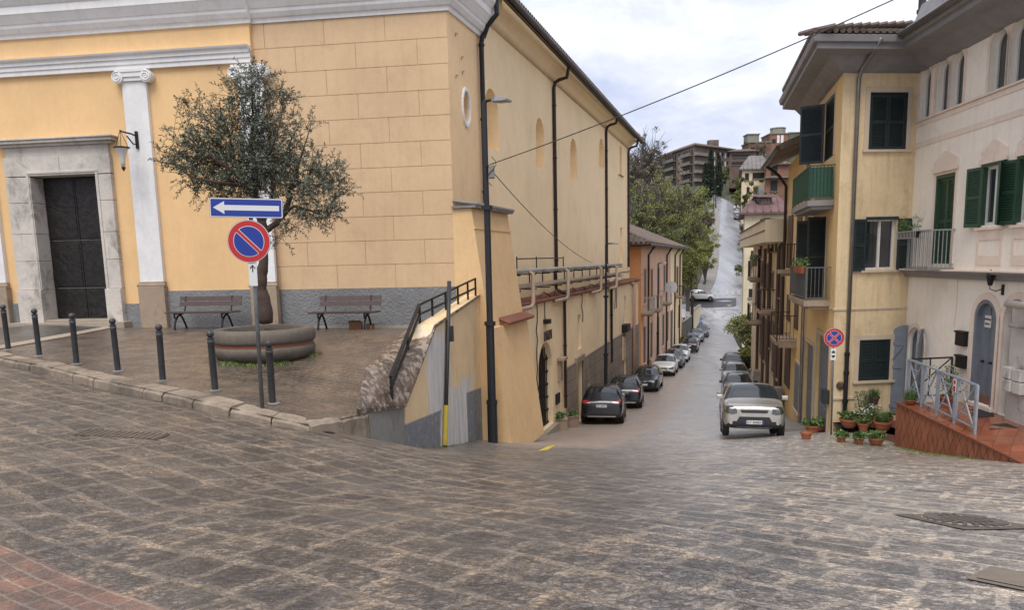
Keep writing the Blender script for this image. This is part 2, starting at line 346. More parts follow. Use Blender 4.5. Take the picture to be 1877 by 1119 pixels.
def asphalt_mat(name, col, wet=.2, streak=True):
    m, nt, b = newmat(name); p = pos(nt)
    c = ramp(nt, noise_(nt, pos(nt, (1, .2, .2)), .5, 6, .7, .6), [(.3, tuple(x*.72 for x in col)), (.7, tuple(x*1.22 for x in col))])
    c = mixc(nt, ramp(nt, noise_(nt, p, 1.2, 8, .8, 1), [(.60, g3(0)), (.64, g3(.35))]), c, tuple(x*.5 for x in col))
    nt.links.new(c, b.inputs['Base Color']); r = ramp(nt, noise_(nt, pos(nt, (1, .15, .15)), .6, 5), [(.3, g3(wet)), (.7, g3(wet+.2))]); nt.links.new(r, b.inputs['Roughness'])
    b.inputs['Specular IOR Level'].default_value = .7
    bump(nt, b, noise_(nt, p, 6, 5, .7), .05, .02); return m
M_wetroad = asphalt_mat('wet_asphalt', (.27, .27, .275), .15)
M_darkroad = asphalt_mat('dark_asphalt', (.05, .048, .05), .4)
M_pavement = plaster('pavement_concrete', (.24, .22, .20), .2, .6, stain=.5)
M_earth = plaster('earth', (.075, .075, .04), .4, 1, stain=.6, bs=.6, stain_col=(.03, .045, .015))
# ================================================================== sheets
def sheet(name, xs, ys, hf, mat, keep=None, kind='structure'):
    mb = MB(); nx = len(xs); idx = {}
    vs = [(x, y, hf(x, y)) for y in ys for x in xs]; fs = []
    for j in range(len(ys)-1):
        for i in range(nx-1):
            if keep and not keep((xs[i]+xs[i+1])/2, (ys[j]+ys[j+1])/2): continue
            fs.append((j*nx+i, j*nx+i+1, (j+1)*nx+i+1, (j+1)*nx+i))
    mb.add(vs, fs); o = mb.build(name, mat, smooth=True); return tag(o, kind=kind)
def fr(a, b, st): n = max(1, int(round((b-a)/st))); return [a+(b-a)*i/n for i in range(n+1)]
# axis of the hill road, from what the photo shows of its two edges (left, right pixel columns at a row)
def road_pts(rows):
    out = []
    for (xl, xr, y) in rows: out.append((gnd(xl, y, 0, 60), gnd(xr, y, 0, 60)))
    return out
_rows = [(1287, 1362, 548), (1296, 1362, 538), (1306, 1362, 524), (1313, 1362, 505), (1316, 1361, 485), (1317, 1361, 465), (1317, 1361, 445), (1317, 1360, 425), (1318, 1359, 405), (1316, 1354, 390), (1313, 1347, 378), (1310, 1338, 370), (1306, 1326, 365)]
ROAD = road_pts(_rows)
def road_x(Y):
    ys = [ (a.y+b.y)/2 for a, b in ROAD]; return lerp(Y, ys, [a.x for a, b in ROAD]), lerp(Y, ys, [b.x for a, b in ROAD])
def T(x, y):
    """open terrain height: follows the street, banks away from it beyond the houses"""
    z = H(x, y) if y < 110 else PF(y)
    if y > 80:
        k = sstep(y, 84, 130); l, r = road_x(max(y, 115)) if y > 100 else (.3086*y-6.8, .245*y+6)
        if x < l-4: z += k*min(9, (l-4-x)*.22)
        if x > r+3: z += k*min(8, (x-r-3)*.12)
    return z
xs = fr(-200, -24, 16)[:-1]+fr(-24, 24, .8)[:-1]+fr(24, 120, 2)[:-1]+fr(120, 400, 14); ys = fr(-30, -6, 6)[:-1]+fr(-6, 36, .8)[:-1]+fr(36, 300, 2.5)[:-1]+fr(300, 900, 30)
sheet('ground', xs, ys, lambda x, y: T(x, y)-.25, M_earth)
sheet('street', fr(-22, 16, .35), fr(-3, 34, .35), lambda x, y: H(x, y), M_street)
# the street going down between the houses to the junction
mb = MB(); rings = []
for y in fr(34, 122, 1.5): rings.append([(x, y, PF(y)) for x in [(.3086*y-7.9)+(k/8)*((.245*y+4.6)-(.3086*y-7.9)) for k in range(9)]] if y < 96 else
    [(x, y, PF(y)) for x in [lerp(k, [0, 8], [.3086*y-7.9-(sstep(y, 96, 108)*16), .245*y+4.6+sstep(y, 98, 110)*4]) for k in range(9)]])
mb.loft(rings, close=False, caps=False); tag(mb.build('street', M_street, smooth=True), kind='structure')
mb = MB(); rings = []; yy = fr(116, 232, 2.0)
for y in yy:
    l, r = road_x(y); rings.append([(l+(r-l)*k/4, y, PF(y)+.012+.02*(1-abs(k-2)/2)) for k in range(5)])
mb.loft(rings, close=False, caps=False); tag(mb.build('road', M_wetroad, smooth=True), kind='structure')
# curve over the brow
mb = MB(); yy = fr(232, 262, 3); rings = []
for y in yy:
    l, r = road_x(231.9); t = (y-232)/30; sh = -14*t*t; rings.append([(l+sh+(r-l)*k/3, y, PF(y)+.02) for k in range(4)])
mb.loft(rings, close=False, caps=False); tag(mb.build('road', M_wetroad, smooth=True), kind='structure')
# pavement on the left of the hill road, with a kerb
mb = MB(); top = []
for y in fr(127, 232, 3):
    l, r = road_x(y); w = 2.6 if y < 215 else 1.6
    top.append([(l-w, y, PF(y)+.13), (l-.06, y, PF(y)+.13), (l, y, PF(y)+.11), (l, y, PF(y)-.1)])
mb.loft(top, close=False, caps=False); tag(mb.build('pavement', M_pavement), kind='structure')
mb = MB(); top = []   # rounded corner into the side street
a = Vector((road_x(127)[0], 127, 0))
for k in range(9):
    t = k/8*math.pi/2; cx, cy = a.x-9, 127
    for_ = (cx+9*math.cos(t), cy-9*math.sin(t)*.9); inn = (cx+6.4*math.cos(t), cy-6.4*math.sin(t)*.9)
    top.append([(inn[0], inn[1], PF(inn[1])+.13), (for_[0], for_[1], PF(for_[1])+.13), (for_[0], for_[1], PF(for_[1])-.1)])
mb.loft(top, close=False, caps=False); tag(mb.build('pavement', M_pavement), kind='structure')
# dark asphalt patch at the junction
q = [gnd(1268, 549), gnd(1349, 547), gnd(1349, 561), gnd(1346, 563), gnd(1294, 565), gnd(1262, 562)]
mb = MB(); mb.add([(p.x, p.y, H(p.x, p.y)+.035) for p in q], [tuple(range(len(q)))]); 
def draped(name, pix, mat, lift=.006, step=.35, hf=None):
    """sheet over the street whose outline is given as ground points"""
    pts = [Vector((p.x, p.y, 0)) for p in pix]; hf = hf or H
    bm = bmesh.new(); vs = [bm.verts.new(p) for p in pts]; f = bm.faces.new(vs)
    lo = [min(p[i] for p in pts) for i in (0, 1)]; hi = [max(p[i] for p in pts) for i in (0, 1)]
    for ax in (0, 1):
        n = int((hi[ax]-lo[ax])/step)
        for k in range(1, n+1):
            c = lo[ax]+k*step; co = Vector((0, 0, 0)); co[ax] = c; no = Vector((0, 0, 0)); no[ax] = 1
            bmesh.ops.bisect_plane(bm, geom=bm.verts[:]+bm.edges[:]+bm.faces[:], plane_co=co, plane_no=no)
    for v in bm.verts: v.co.z = hf(v.co.x, v.co.y)+lift
    me = bpy.data.meshes.new(name); 
    for f in bm.faces:
        f.normal_update()
        if f.normal.z < 0: f.normal_flip()
    bm.to_mesh(me); bm.free(); me.materials.append(mat); o = bpy.data.objects.new(name, me); COL.objects.link(o); return tag(o, kind='structure')
draped('road', q, M_darkroad, .035, 2)
# brick footway in the near left corner
q = [gnd(0, 1004), gnd(60, 1026), gnd(130, 1057), gnd(215, 1090), gnd(296, 1119)]+[Vector((-.9, 2.9, 0)), Vector((-3.8, 2.6, 0)), Vector((-4.4, 3.8, 0)), Vector((-3.9, 5.0, 0))]
draped('pavement', q, M_brickpave, .012)
# ================================================================== plaza, raised above the street
def resample(pts, n):
    pts = [Vector(p) for p in pts]; d = [0]
    for a, b in zip(pts, pts[1:]): d.append(d[-1]+(b-a).length)
    out = []
    for k in range(n+1):
        t = d[-1]*k/n; i = max(0, min(len(pts)-2, int(np.searchsorted(d, t))-1)); u = (t-d[i])/(d[i+1]-d[i]) if d[i+1] > d[i] else 0
        out.append(pts[i].lerp(pts[i+1], u))
    return out
KB = resample(KERB, 60)
WF = Wall(atY(834, 481, 20.3).xy, (-7.1, 1), flip=False)
if WF.n.y > 0: WF.n = -WF.n
CORN = WF.P(0, 0)
PL = [Vector((-2.95, 13.6, 0)), Vector((-2.75, 14.6, 0)), Vector((-2.35, 17.4, 0)), Vector((-1.7, 20.4, 0))]
# plaza surface: ruled between kerb and church foot
bk = resample([WF.P(24, 0, -.3), WF.P(0, 0, -.3)], 60)
mb = MB(); rings = []
for j in range(31):
    row = []
    for i in range(61):
        a, b_ = KB[i].xy, bk[i].xy; p = a.lerp(b_, j/30); row.append((p.x, p.y, HP(p.x, p.y)))
    rings.append(row)
mb.loft(rings, close=False, caps=False); tag(mb.build('plaza_paving', M_plaza, smooth=True), kind='structure')
# right end of the plaza, under and beside the ramp parapet
a = [KB[-1], Vector((-2.45, 13.4, 0)), Vector((-2.2, 15.2, 0)), Vector((-1.8, 17.2, 0)), Vector((-1.45, 20.3, 0))]
mb = MB(); A = resample(a, 12); B = [KB[-1].lerp(bk[-1], k/12) for k in range(13)]
mb.loft([[(p.x, p.y, HP(p.x, p.y)) for p in A], [(p.x, p.y, HP(p.x, p.y)) for p in B]], close=False, caps=False); tag(mb.build('plaza_paving', M_plaza), kind='structure')
# kerb stones, one by one in a single kerb
mb = MB(); d = 0; rnd = random.Random(3); cuts = [0]; tot = sum((b-a).length for a, b in zip(KERB, KERB[1:]))
while cuts[-1] < tot: cuts.append(cuts[-1]+rnd.uniform(.55, .95))
def along(pts, s):
    for a, b in zip(pts, pts[1:]):
        l = (b-a).length
        if s <= l: return a.lerp(b, s/l), (b-a).normalized()
        s -= l
    return pts[-1].copy(), (pts[-1]-pts[-2]).normalized()
for c0, c1 in zip(cuts, cuts[1:]):
    r0 = []
    n = 4; wz = rnd.uniform(-.012, .012)
    for k in range(n+1):
        s = c0+.012+(c1-c0-.024)*k/n; p, t = along(KERB, s); nrm = Vector((-t.y, t.x, 0)).normalized()
        if nrm.y < 0: nrm = -nrm
        j = rnd.uniform(-.012, .012); zt = HP(p.x, p.y)+.02+wz+j*.6; zb = H(p.x, p.y)-.15
        e = .02 if k in (0, n) else 0
        r0.append([(p.x-nrm.x*(.035+j), p.y-nrm.y*(.035+j), zb), (p.x-nrm.x*(.03+j), p.y-nrm.y*(.03+j), zt-.06-e), (p.x+nrm.x*.03, p.y+nrm.y*.03, zt-e), (p.x+nrm.x*.30, p.y+nrm.y*.30, zt-e*.5), (p.x+nrm.x*.31, p.y+nrm.y*.31, zb)])
    mb.loft(r0)
tag(mb.build('kerb', M_kerb, smooth=False, bevel=.012), kind='structure')
# dark setts by the church door and the pale dividing strip
def pg(px, py):
    d = ray(px, py); d = d/d.y; Y = 8
    while Y < 30:
        p = CAMP+d*Y
        if p.z <= HP(p.x, p.y): return p
        Y += .02
    return p
dk = [pg(-60, 642), pg(0, 633), pg(60, 622), pg(130, 610), pg(190, 599), pg(205, 594.5), pg(120, 592.5), pg(0, 595), pg(-60, 597)]
draped('plaza_paving', dk, M_darkpave, .008, .5, HP)
dk = [pg(-60, 650), pg(0, 641), pg(60, 630), pg(130, 617), pg(196, 604), pg(206, 600.5), pg(190, 600), pg(130, 611), pg(60, 623), pg(0, 634), pg(-60, 643)]
draped('plaza_paving', dk, M_palestone, .014, .5, HP)
M_yellow = plaster('yellow_paint', (.55, .42, .05), .2, .7, stain=.7, stain_col=(.15, .12, .08))
draped('street_marking', [gnd(983, 829), gnd(1003, 826), gnd(1021, 817), gnd(1004, 819)], M_yellow, .007)
# ================================================================== church
U_SIDE = (.3086, 1)
WS = Wall(CORN.xy, U_SIDE, flip=False)
if WS.n.x < 0: WS.n = -WS.n
C_OR = (.77, .505, .25); C_SIDE = (.92, .71, .44)
M_orange = plaster('orange_render', C_OR, .08, .92, stain=.14, streak=.14, stain_col=(.42, .27, .14))
M_block = plaster('ashlar_render', (.62, .43, .255), .10, .92, stain=.25, streak=.22, stain_col=(.38, .26, .15))
M_side = plaster('cream_render', C_SIDE, .08, .92, stain=.15, streak=.15, stain_col=(.42, .30, .19))
M_sidelo = plaster('cream_render_low', (.90, .70, .44), .09, .92, stain=.22, streak=.2, stain_col=(.36, .27, .18))
M_white = plaster('white_stucco', (.76, .745, .73), .10, .85, stain=.22, streak=.2, stain_col=(.36, .34, .31))
M_stone = plaster('portal_stone', (.56, .51, .45), .25, .8, stain=.75, bs=.5, stain_col=(.17, .15, .125))
M_stonetan = plaster('tan_stone', (.33, .25, .18), .22, .85, stain=.6, bs=.5, stain_col=(.17, .12, .08))
M_metal_br = simple('brown_metal', (.035, .022, .018), .45, .3)
M_black = simple('black_iron', (.012, .012, .014), .5, .3)
M_tile = plaster('terracotta_tile', (.22, .085, .05), .35, .8, stain=.6, stain_col=(.08, .06, .05))
M_roofold = plaster('old_roof_tile', (.17, .125, .10), .4, .9, stain=.7, bs=.6, stain_col=(.06, .055, .05))
def grey_rough():
    m, nt, b = newmat('rough_grey_render'); p = pos(nt)
    w = nt.nodes.new('ShaderNodeTexWave'); w.wave_type = 'RINGS'; w.rings_direction = 'SPHERICAL'; w.inputs['Scale'].default_value = 3.2; w.inputs['Distortion'].default_value = 14; w.inputs['Detail'].default_value = 3; w.inputs['Detail Scale'].default_value = 1.6
    nt.links.new(p, w.inputs[0]); n = noise_(nt, p, 5, 6, .7, 1)
    c = ramp(nt, noise_(nt, p, .8, 5), [(.3, (.155, .155, .155)), (.7, (.225, .225, .225))]); nt.links.new(c, b.inputs['Base Color']); b.inputs['Roughness'].default_value = .7
    bump(nt, b, math_(nt, 'ADD', w.outputs[1], n), .3, .035); return m
M_grey = grey_rough()
church = thing('church', 'large orange and cream church with stone portal, white pilasters and cornice, buttressed along the street', 'church', tuple(CORN))
def cb(mb, name, mats, **k):
    o = mb.build(name, mats, **k); o.parent = church; o.matrix_parent_inverse = Matrix.Translation(-church.location); return o
def under(o, par):
    """child keeps its world placement"""
    bpy.context.view_layer.update() if False else None
    o.parent = par; o.matrix_parent_inverse = Matrix.Translation(-par.location) if par.type == 'EMPTY' and par.rotation_euler.z == 0 and par.parent is None else Matrix()
    return o
ZL = 12.5
sL = WF.sx(478, 300); s0 = 24.5
# --- front, right part: recessed base wall with raised ashlar blocks
z_plin = WF.hit(560, 531)[1]
mb = MB(); wbox(mb, WF, 0.0, sL+.3, -1.2, ZL, -.6, 0)
rows_y = [19, 66, 112, 163, 211, 258, 304, 352, 399, 441, 487, 530]
zs = [z_plin+i*(WF.hit(825, 19)[1]-z_plin)/11 for i in range(14)]
for r in range(11):
    z0, z1 = zs[r]+.007, zs[r+1]-.007; off = .8 if r % 2 else 0; s = -1.62+off
    while s < sL:
        a, b_ = max(s+.008, .0), min(s+1.62-.008, sL)
        if b_-a > .05: wbox(mb, WF, a, b_, z0, z1, -.01, .016, 1)
        s += 1.62
cb(mb, 'wall', [M_block, M_block])
# --- front, left part (a little proud)
OL = .14
rd = WF.rect(63, 326, 206, 586, OL); 
ro = WF.rect(14, 258, 214, 592, OL)
dl, dr = WF.sx(203, 580, OL), WF.sx(88, 580, OL); dz0 = WF.hit(130, 586, OL)[1]; dz1 = WF.hit(120, 322, OL)[1]
tl, tr = WF.sx(181, 322, OL), WF.sx(62, 325, OL)
dl, dr = (dl+tl)/2, (dr+tr)/2
mb = MB(); panel(mb, WF, [(sL, -1.2), (s0, -1.2), (s0, ZL), (sL, ZL)], [[(dl-.15, dz0-.02), (dr+.15, dz0-.02), (dr+.15, dz1+.15), (dl-.15, dz1+.15)]], OL, .5)
mb.add([WF.P(sL, -1.2, OL), WF.P(sL, ZL, OL), WF.P(sL, ZL, 0), WF.P(sL, -1.2, 0)], [(0, 1, 2, 3)])
cb(mb, 'wall', M_orange)
# plinths
for (a, b_, z, o0) in [(.0, WF.sx(505, 560), z_plin, 0.0), (WF.sx(303, 560, OL), WF.sx(505, 560, OL)-.0, WF.hit(400, 532, OL)[1], OL), (WF.sx(232, 575, OL), WF.sx(262, 575, OL), WF.hit(245, 557, OL)[1], OL), (WF.sx(8, 575, OL), WF.sx(43, 575, OL), WF.hit(30, 557, OL)[1], OL)]:
    mb = MB(); wbox(mb, WF, min(a, b_), max(a, b_), -1.2, z, o0+.001, o0+.055); cb(mb, 'plinth', M_grey)
mb = MB(); wbox(mb, WF, .0, WF.sx(505, 600), -1.2, WF.hit(600, 598)[1], .03, .10); wbox(mb, WF, WF.sx(505, 600), WF.sx(303, 600), -1.2, WF.hit(400, 598)[1], .10, .21); cb(mb, 'plinth_skirt', M_palestone)
# portal
portal = MB(); O1 = OL+.14
jl0, jr0 = WF.sx(226, 560, O1), WF.sx(36, 560, O1); zc = WF.hit(120, 278, O1)[1]
def jamb(a, b_):
    z = dz0
    hs = [.95, .8, .75, .85, .7, .8]; k = 0
    z = dz0-.1
    while z < dz1-.02:
        h = hs[k % 6]; z1 = min(z+h, dz1); wbox(portal, WF, a+.004, b_-.004, z+.004, z1-.004, OL-.5, O1+(.07 if k == 0 else 0)); z = z1; k += 1
jamb(jl0, dl); jamb(dr, jr0)
zl = WF.hit(120, 285, O1)[1]
mid = (dl+dr)/2+.05
wbox(portal, WF, jl0, mid-.004, dz1+.002, zl, OL-.5, O1); wbox(portal, WF, mid+.004, jr0, dz1+.002, zl, OL-.5, O1)
zf = WF.hit(120, 266, O1)[1]
wbox(portal, WF, jl0+.04, jr0-.04, zl+.004, zf, OL-.1, O1-.05)
wbox(portal, WF, jl0-.10, jr0+.10, zf, zf+.07, OL-.1, O1+.04); wbox(portal, WF, jl0-.18, jr0+.18, zf+.072, zf+.15, OL-.1, O1+.14); wbox(portal, WF, jl0-.22, jr0+.22, zf+.152, zf+.2, OL-.1, O1+.18)
wbox(portal, WF, dl-.10, dl-.03, dz0+.8, dz1+.05, O1-.02, O1+.025); wbox(portal, WF, dr+.03, dr+.10, dz0+.8, dz1+.05, O1-.02, O1+.025); wbox(portal, WF, dl-.10, dr+.10, dz1+.052, dz1+.12, O1-.02, O1+.025)
cb(portal, 'portal', M_stone, bevel=.012)
def bronze():
    m, nt, b = newmat('dark_bronze'); p = pos(nt)
    n = noise_(nt, p, 1.8, 2, .5, 2.5); n2 = noise_(nt, p, 7, 5, .6, .8)
    c = ramp(nt, n2, [(.3, (.020, .017, .016)), (.7, (.042, .036, .034))]); nt.links.new(c, b.inputs['Base Color']); b.inputs['Roughness'].default_value = .42; b.inputs['Metallic'].default_value = .6
    bump(nt, b, math_(nt, 'ADD', math_(nt, 'MULTIPLY', n, 2), n2), .4, .03); return m
M_bronze = bronze()
mb = MB(); cm = (dl+dr)/2
for a, b_ in ((dl+.01, cm-.008), (cm+.008, dr-.01)):
    hs = [dz0, dz0+(dz1-dz0)*.22, dz0+(dz1-dz0)*.56, dz1]
    for i, (u, v) in enumerate(zip(hs, hs[1:])):
        wbox(mb, WF, a, b_, u+.008, v-.008, OL-.5, OL-.34)
        if i: wbox(mb, WF, a+.05, b_-.05, u+.06, v-.06, OL-.34, OL-.325)
door = cb(mb, 'door', M_bronze, bevel=.006)
mb = MB(); wbox(mb, WF, jl0-.15, jr0+.2, -1.2, dz0-.06, OL, OL+.42); wbox(mb, WF, dl, dr, dz0-.06, dz0, OL-.5, OL+.16); cb(mb, 'step', M_palestone, bevel=.01)
# pilasters
def pilaster(xt0, xt1, yt, xb0, xb1, yb):
    a0, z1 = WF.hit(xt0, yt, OL+.12); a1, _ = WF.hit(xt1, yt, OL+.12); b0, z0 = WF.hit(xb0, yb, OL+.12); b1, _ = WF.hit(xb1, yb, OL+.12)
    c = (a0+a1+b0+b1)/4; w = (abs(a0-a1)+abs(b0-b1))/4
    mb = MB(); O = OL+.12; wbox(mb, WF, c-w, c+w, z0+.02, z1, OL, O)
    p = cb(mb, 'pilaster', M_white, bevel=.008)
    # Ionic capital
    mb = MB(); wbox(mb, WF, c-w*1.02, c+w*1.02, z1, z1+.10, OL, O+.05); wbox(mb, WF, c-w*1.35, c+w*1.35, z1+.22, z1+.30, OL, O+.10); wbox(mb, WF, c-w*1.1, c+w*1.1, z1+.10, z1+.22, OL, O+.08)
    for sg in (-1, 1):
        cc = c+sg*w*1.18; zz = z1+.10; r = .155
        prism(mb, WF, [(cc+r*math.cos(t*math.pi/10), zz+r*math.sin(t*math.pi/10)) for t in range(20)], OL, O+.10)
        pts = [WF.P(cc+sg*-1*(r*.92*(1-k/34))*math.cos(k*.42+1.2), zz+(r*.92*(1-k/34))*math.sin(k*.42+1.2), O+.105) for k in range(32)]
        mb.tube(pts, .018, 6)
    q = cb(mb, 'capital', M_white, bevel=.006); q.parent = p; q.matrix_parent_inverse = Matrix()
    mb = MB(); zb = z0; wbox(mb, WF, c-w*1.12, c+w*1.12, -1.2, zb-.10, OL, O+.08); wbox(mb, WF, c-w*1.05, c+w*1.05, zb-.04, zb+.018, OL, O+.05)
    mb.tube([WF.P(c-w*1.2, zb-.07, O+.02), WF.P(c+w*1.2, zb-.07, O+.02)], .06, 10)
    q = cb(mb, 'pilaster_base', M_stonetan, bevel=.01); q.parent = p; q.matrix_parent_inverse = Matrix()
pilaster(222, 266, 150, 257, 300, 519)
pilaster(430, 478, 142, 466, 506, 519)
pilaster(-80, -34, 160, -30, 12, 521)
# mouldings run as profiles along the wall
def run_profile(name, W, s_a, s_b, prof, mat, parent=church, offb=0):
    mb = MB(); n = len(prof)
    mb.loft([[W.P(s_a, z, o) for o, z in prof], [W.P(s_b, z, o) for o, z in prof]]); return cb(mb, name, mat)
za = WF.hit(475, 112, OL+.1)[1]; zb_ = WF.hit(475, 80, OL+.18)[1]; h = zb_-za
run_profile('architrave', WF, sL-.02, s0, [(OL, za), (OL+.10, za), (OL+.10, za+h*.28), (OL+.13, za+h*.30), (OL+.13, za+h*.58), (OL+.17, za+h*.60), (OL+.17, za+h*.8), (OL+.24, za+h*.9), (OL+.26, za+h), (OL, za+h)], M_white)
# crowning cornice: left (proud), right, pier return
zc0 = WF.hit(820, 18, .06)[1]; HC = 1.02
def cprof(o, z): return [(o-.02, z), (o+.06, z), (o+.08, z+.10), (o+.13, z+.12), (o+.20, z+.22), (o+.22, z+.30), (o+.24, z+.31), (o+.36, z+.50), (o+.38, z+.52), (o+.38, z+.70), (o+.41, z+.73), (o+.50, z+.86), (o+.52, z+.96), (o+.52, z+HC), (o-.02, z+HC)]
zcl = WF.hit(300, 52, OL+.06)[1]
# mitred at the corner of the pier
def run_mitre(W1, sa, W2, sb, prof, name):
    mb = MB(); rings = [[W1.P(sa, z, o) for o, z in prof]]; mid = []
    for o, z in prof:
        # intersection of both offset planes
        A = W1.o.xy+W1.n.xy*o; B = W2.o.xy+W2.n.xy*o; d1, d2 = W1.d.xy, W2.d.xy
        den = d1.x*d2.y-d1.y*d2.x; t = ((B.x-A.x)*d2.y-(B.y-A.y)*d2.x)/den; p = A+d1*t; mid.append((p.x, p.y, z))
    rings += [mid, [W2.P(sb, z, o) for o, z in prof]]; mb.loft(rings); return cb(mb, name, M_white)
sPier = WS.sx(884, 200)
run_mitre(WF, sL, WS, sPier+.12, cprof(.0, zc0), 'cornice')
run_profile('cornice', WF, sL-.06, s0, cprof(OL, zcl), M_white)
mb = MB(); wbox(mb, WF, sL+1.0, s0, zcl+HC, ZL, OL-.3, OL+.05); cb(mb, 'attic_wall', M_orange)
# ------------------------------------------------------------------ street side
zEnd = None
sE = WS.sx(1157, 400)          # far corner of the church
ZT = WS.hit(1163, 268, .0)[1]+.05  # soffit height
OP = .10                        # pier stands proud
mb = MB()
def niche(x0, x1, yt, yb, off=0, rise=None): r = WS.rect(x0, yt, x1, yb, off); return archpts(r, rise)
SI = -.12
niches = [niche(887, 914.5, 154, 278, SI), niche(981, 998, 211, 311, SI), niche(1044.5, 1057, 250, 331, SI), niche(1097.5, 1107, 250, 311, SI)]
slits = [rectpts(WS.rect(1135.3, 267, 1139, 320, SI)), rectpts(WS.rect(1136.5, 417, 1140.5, 482, SI))]
panel(mb, WS, [(sPier-.05, -4), (sE, -9.5), (sE, ZT), (sPier-.05, ZT)], niches+slits, SI, .42, back=True)
cb(mb, 'wall', M_side)
mb = MB(); rr = WS.rect(1132.5, 320, 1141, 325, SI); wbox(mb, WS, rr[0], rr[1], rr[2]+.02, rr[3], SI, SI+.12); cb(mb, 'window_sill', M_stonetan)
# pier with the oculus
oc = WS.hit(853, 197, .0); orad = .42
circ = [(oc[0]+orad*.62*math.cos(t*math.pi/12), oc[1]+orad*math.sin(t*math.pi/12)) for t in range(24)]
mb = MB(); panel(mb, WS, [(0, -4), (sPier, -4), (sPier, zc0+HC), (0, zc0+HC)], [circ], .0, .35, back=False)
mb.add([WS.P(sPier, -4, .0), WS.P(sPier, ZT, .0), WS.P(sPier, ZT, SI-.05), WS.P(sPier, -4, SI-.05)], [(0, 1, 2, 3)]); cb(mb, 'pier', plaster('pier_render', (.86, .60, .34), .08, .92, stain=.2, streak=.2, stain_col=(.5, .33, .18)))
mb = MB(); rg = []
for rr_, o in ((1.0, .002), (1.02, .05), (1.22, .05), (1.25, .002)): rg.append([WS.P(oc[0]+orad*.62*rr_*math.cos(t*math.pi/16), oc[1]+orad*rr_*math.sin(t*math.pi/16), o) for t in range(32)])
n = 32; mb.add([p for r in rg for p in r], [(k*n+i, k*n+(i+1) % n, (k+1)*n+(i+1) % n, (k+1)*n+i) for k in range(3) for i in range(n)])
mb.add([WS.P(oc[0]+orad*.64*math.cos(t*math.pi/16), oc[1]+orad*1.02*math.sin(t*math.pi/16), o) for o in (.05, -.3) for t in range(32)], [(i, (i+1) % n, n+(i+1) % n, n+i) for i in range(n)])
ocu = cb(mb, 'oculus', M_white)
M_wglass = glass('pale_old_glass', (.10, .11, .11), .3)
mb = MB(); prism(mb, WS, [(c[0], c[1]) for c in circ], -.34, -.30); q = cb(mb, 'pane', M_wglass); q.parent = ocu; q.matrix_parent_inverse = Matrix()
# little iron ties on the pier
mb = MB()
for px, py in ((833, 62), (844, 105), (846, 132), (834, 139)):
    s_, z_ = WS.hit(px, py, 0); mb.tube([WS.P(s_, z_-.06, .02), WS.P(s_, z_+.02, .03), WS.P(s_+.12, z_+.03, .03)], .012, 5)
cb(mb, 'iron_tie', M_stonetan)
# body behind: closing walls, roof
bx = 14.0
def Q(s, o, z): return WS.P(s, z, -o)
mb = MB()
mb.add([Q(sE, 0-SI, -10), Q(sE, bx, -10), Q(sE, bx, ZT+3), Q(sE, bx/2, ZT+5.2), Q(sE, -SI, ZT)], [(0, 1, 2, 3, 4)])
mb.add([Q(0.2, .1, 5), Q(.2, bx, 5), Q(.2, bx, ZT+3), Q(.2, bx/2, ZT+4.6), Q(.2, .1, ZT)], [(0, 1, 2, 3, 4)])
cb(mb, 'end_wall', M_side)
OH = .62
mb = MB(); th = .16; zo = ZT-.02
e0 = [(-OH, zo), (bx/2, zo+5.4), (bx+.5, zo+2.6)]
mb.loft([[Q(s, o, z) for o, z in e0]+[Q(s, o, z+th) for o, z in e0[::-1]] for s in (sPier-.2, sE+.45)])
# tile courses standing up over the edge
s = sPier
while s < sE+.4:
    mb.tube([Q(s, -OH-.05, zo+th+.02), Q(s, 2.5, zo+th+.02+2.5*(5.4/(bx/2+OH)))], .075, 6); s += .24
cb(mb, 'roof', M_roofold)
mb = MB(); mb.tube([Q(sPier-.2, -OH-.07, zo+.02), Q(sE+.5, -OH-.07, zo+.02)], .085, 8); mb.bar(Q(sPier-.2, -OH+.02, zo-.03), Q(sE+.45, -OH+.02, zo-.03), .06, .10)
cb(mb, 'gutter', M_metal_br, smooth=False)
# soffit cove of render under the eave
mb = MB(); mb.loft([[WS.P(s, ZT-.55, SI+.002), WS.P(s, ZT-.30, SI+.06), WS.P(s, ZT-.10, SI+.28), WS.P(s, ZT, SI+.55), WS.P(s, ZT+.02, SI)] for s in (sPier+.02, sE)]); cb(mb, 'eave_cove', M_side, smooth=True)
# lower storey: thicker wall topped by a tiled ledge
LO = .45
s1 = WS.sx(930, 560, LO)
zl1 = WS.hit(952, 564, LO+.1)[1]; zl2 = WS.hit(1148, 521, LO+.1)[1]; zled = (zl1+zl2)/2
gate = archpts(WS.rect(985.5, 633, 1013.5, 776, LO)); sG0, sG1 = gate[0][0], gate[1][0]
d2 = rectpts(WS.rect(1055, 667, 1067, 770, LO)); win1 = rectpts(WS.rect(1058.3, 578, 1065, 639, LO)); win2 = rectpts(WS.rect(1110.3, 566, 1113.5, 621, LO)); win3 = rectpts(WS.rect(1144, 543, 1147.5, 594, LO)); d3 = rectpts(WS.rect(1141.3, 656, 1146.5, 700, LO))
mb = MB(); panel(mb, WS, [(s1-4, -5), (sE, -8), (sE, zled), (s1-4, zled)], [gate, d2, win1, win2, win3, d3], LO, .35, back=True)
mb.add([WS.P(sE, -8, LO), WS.P(sE, zled, LO), WS.P(sE, zled, SI), WS.P(sE, -8, SI)], [(0, 1, 2, 3)])
cb(mb, 'lower_wall', M_sidelo)
mb = MB(); wbox(mb, WS, s1-4, sE+.1, zled+.002, zled+.05, SI, LO+.12); s = s1
while s < sE+.1: mb.tube([WS.P(s, zled+.07, LO+.16), WS.P(s, zled+.16, SI+.05)], .05, 6); s += .17
cb(mb, 'tiled_ledge', M_tile)
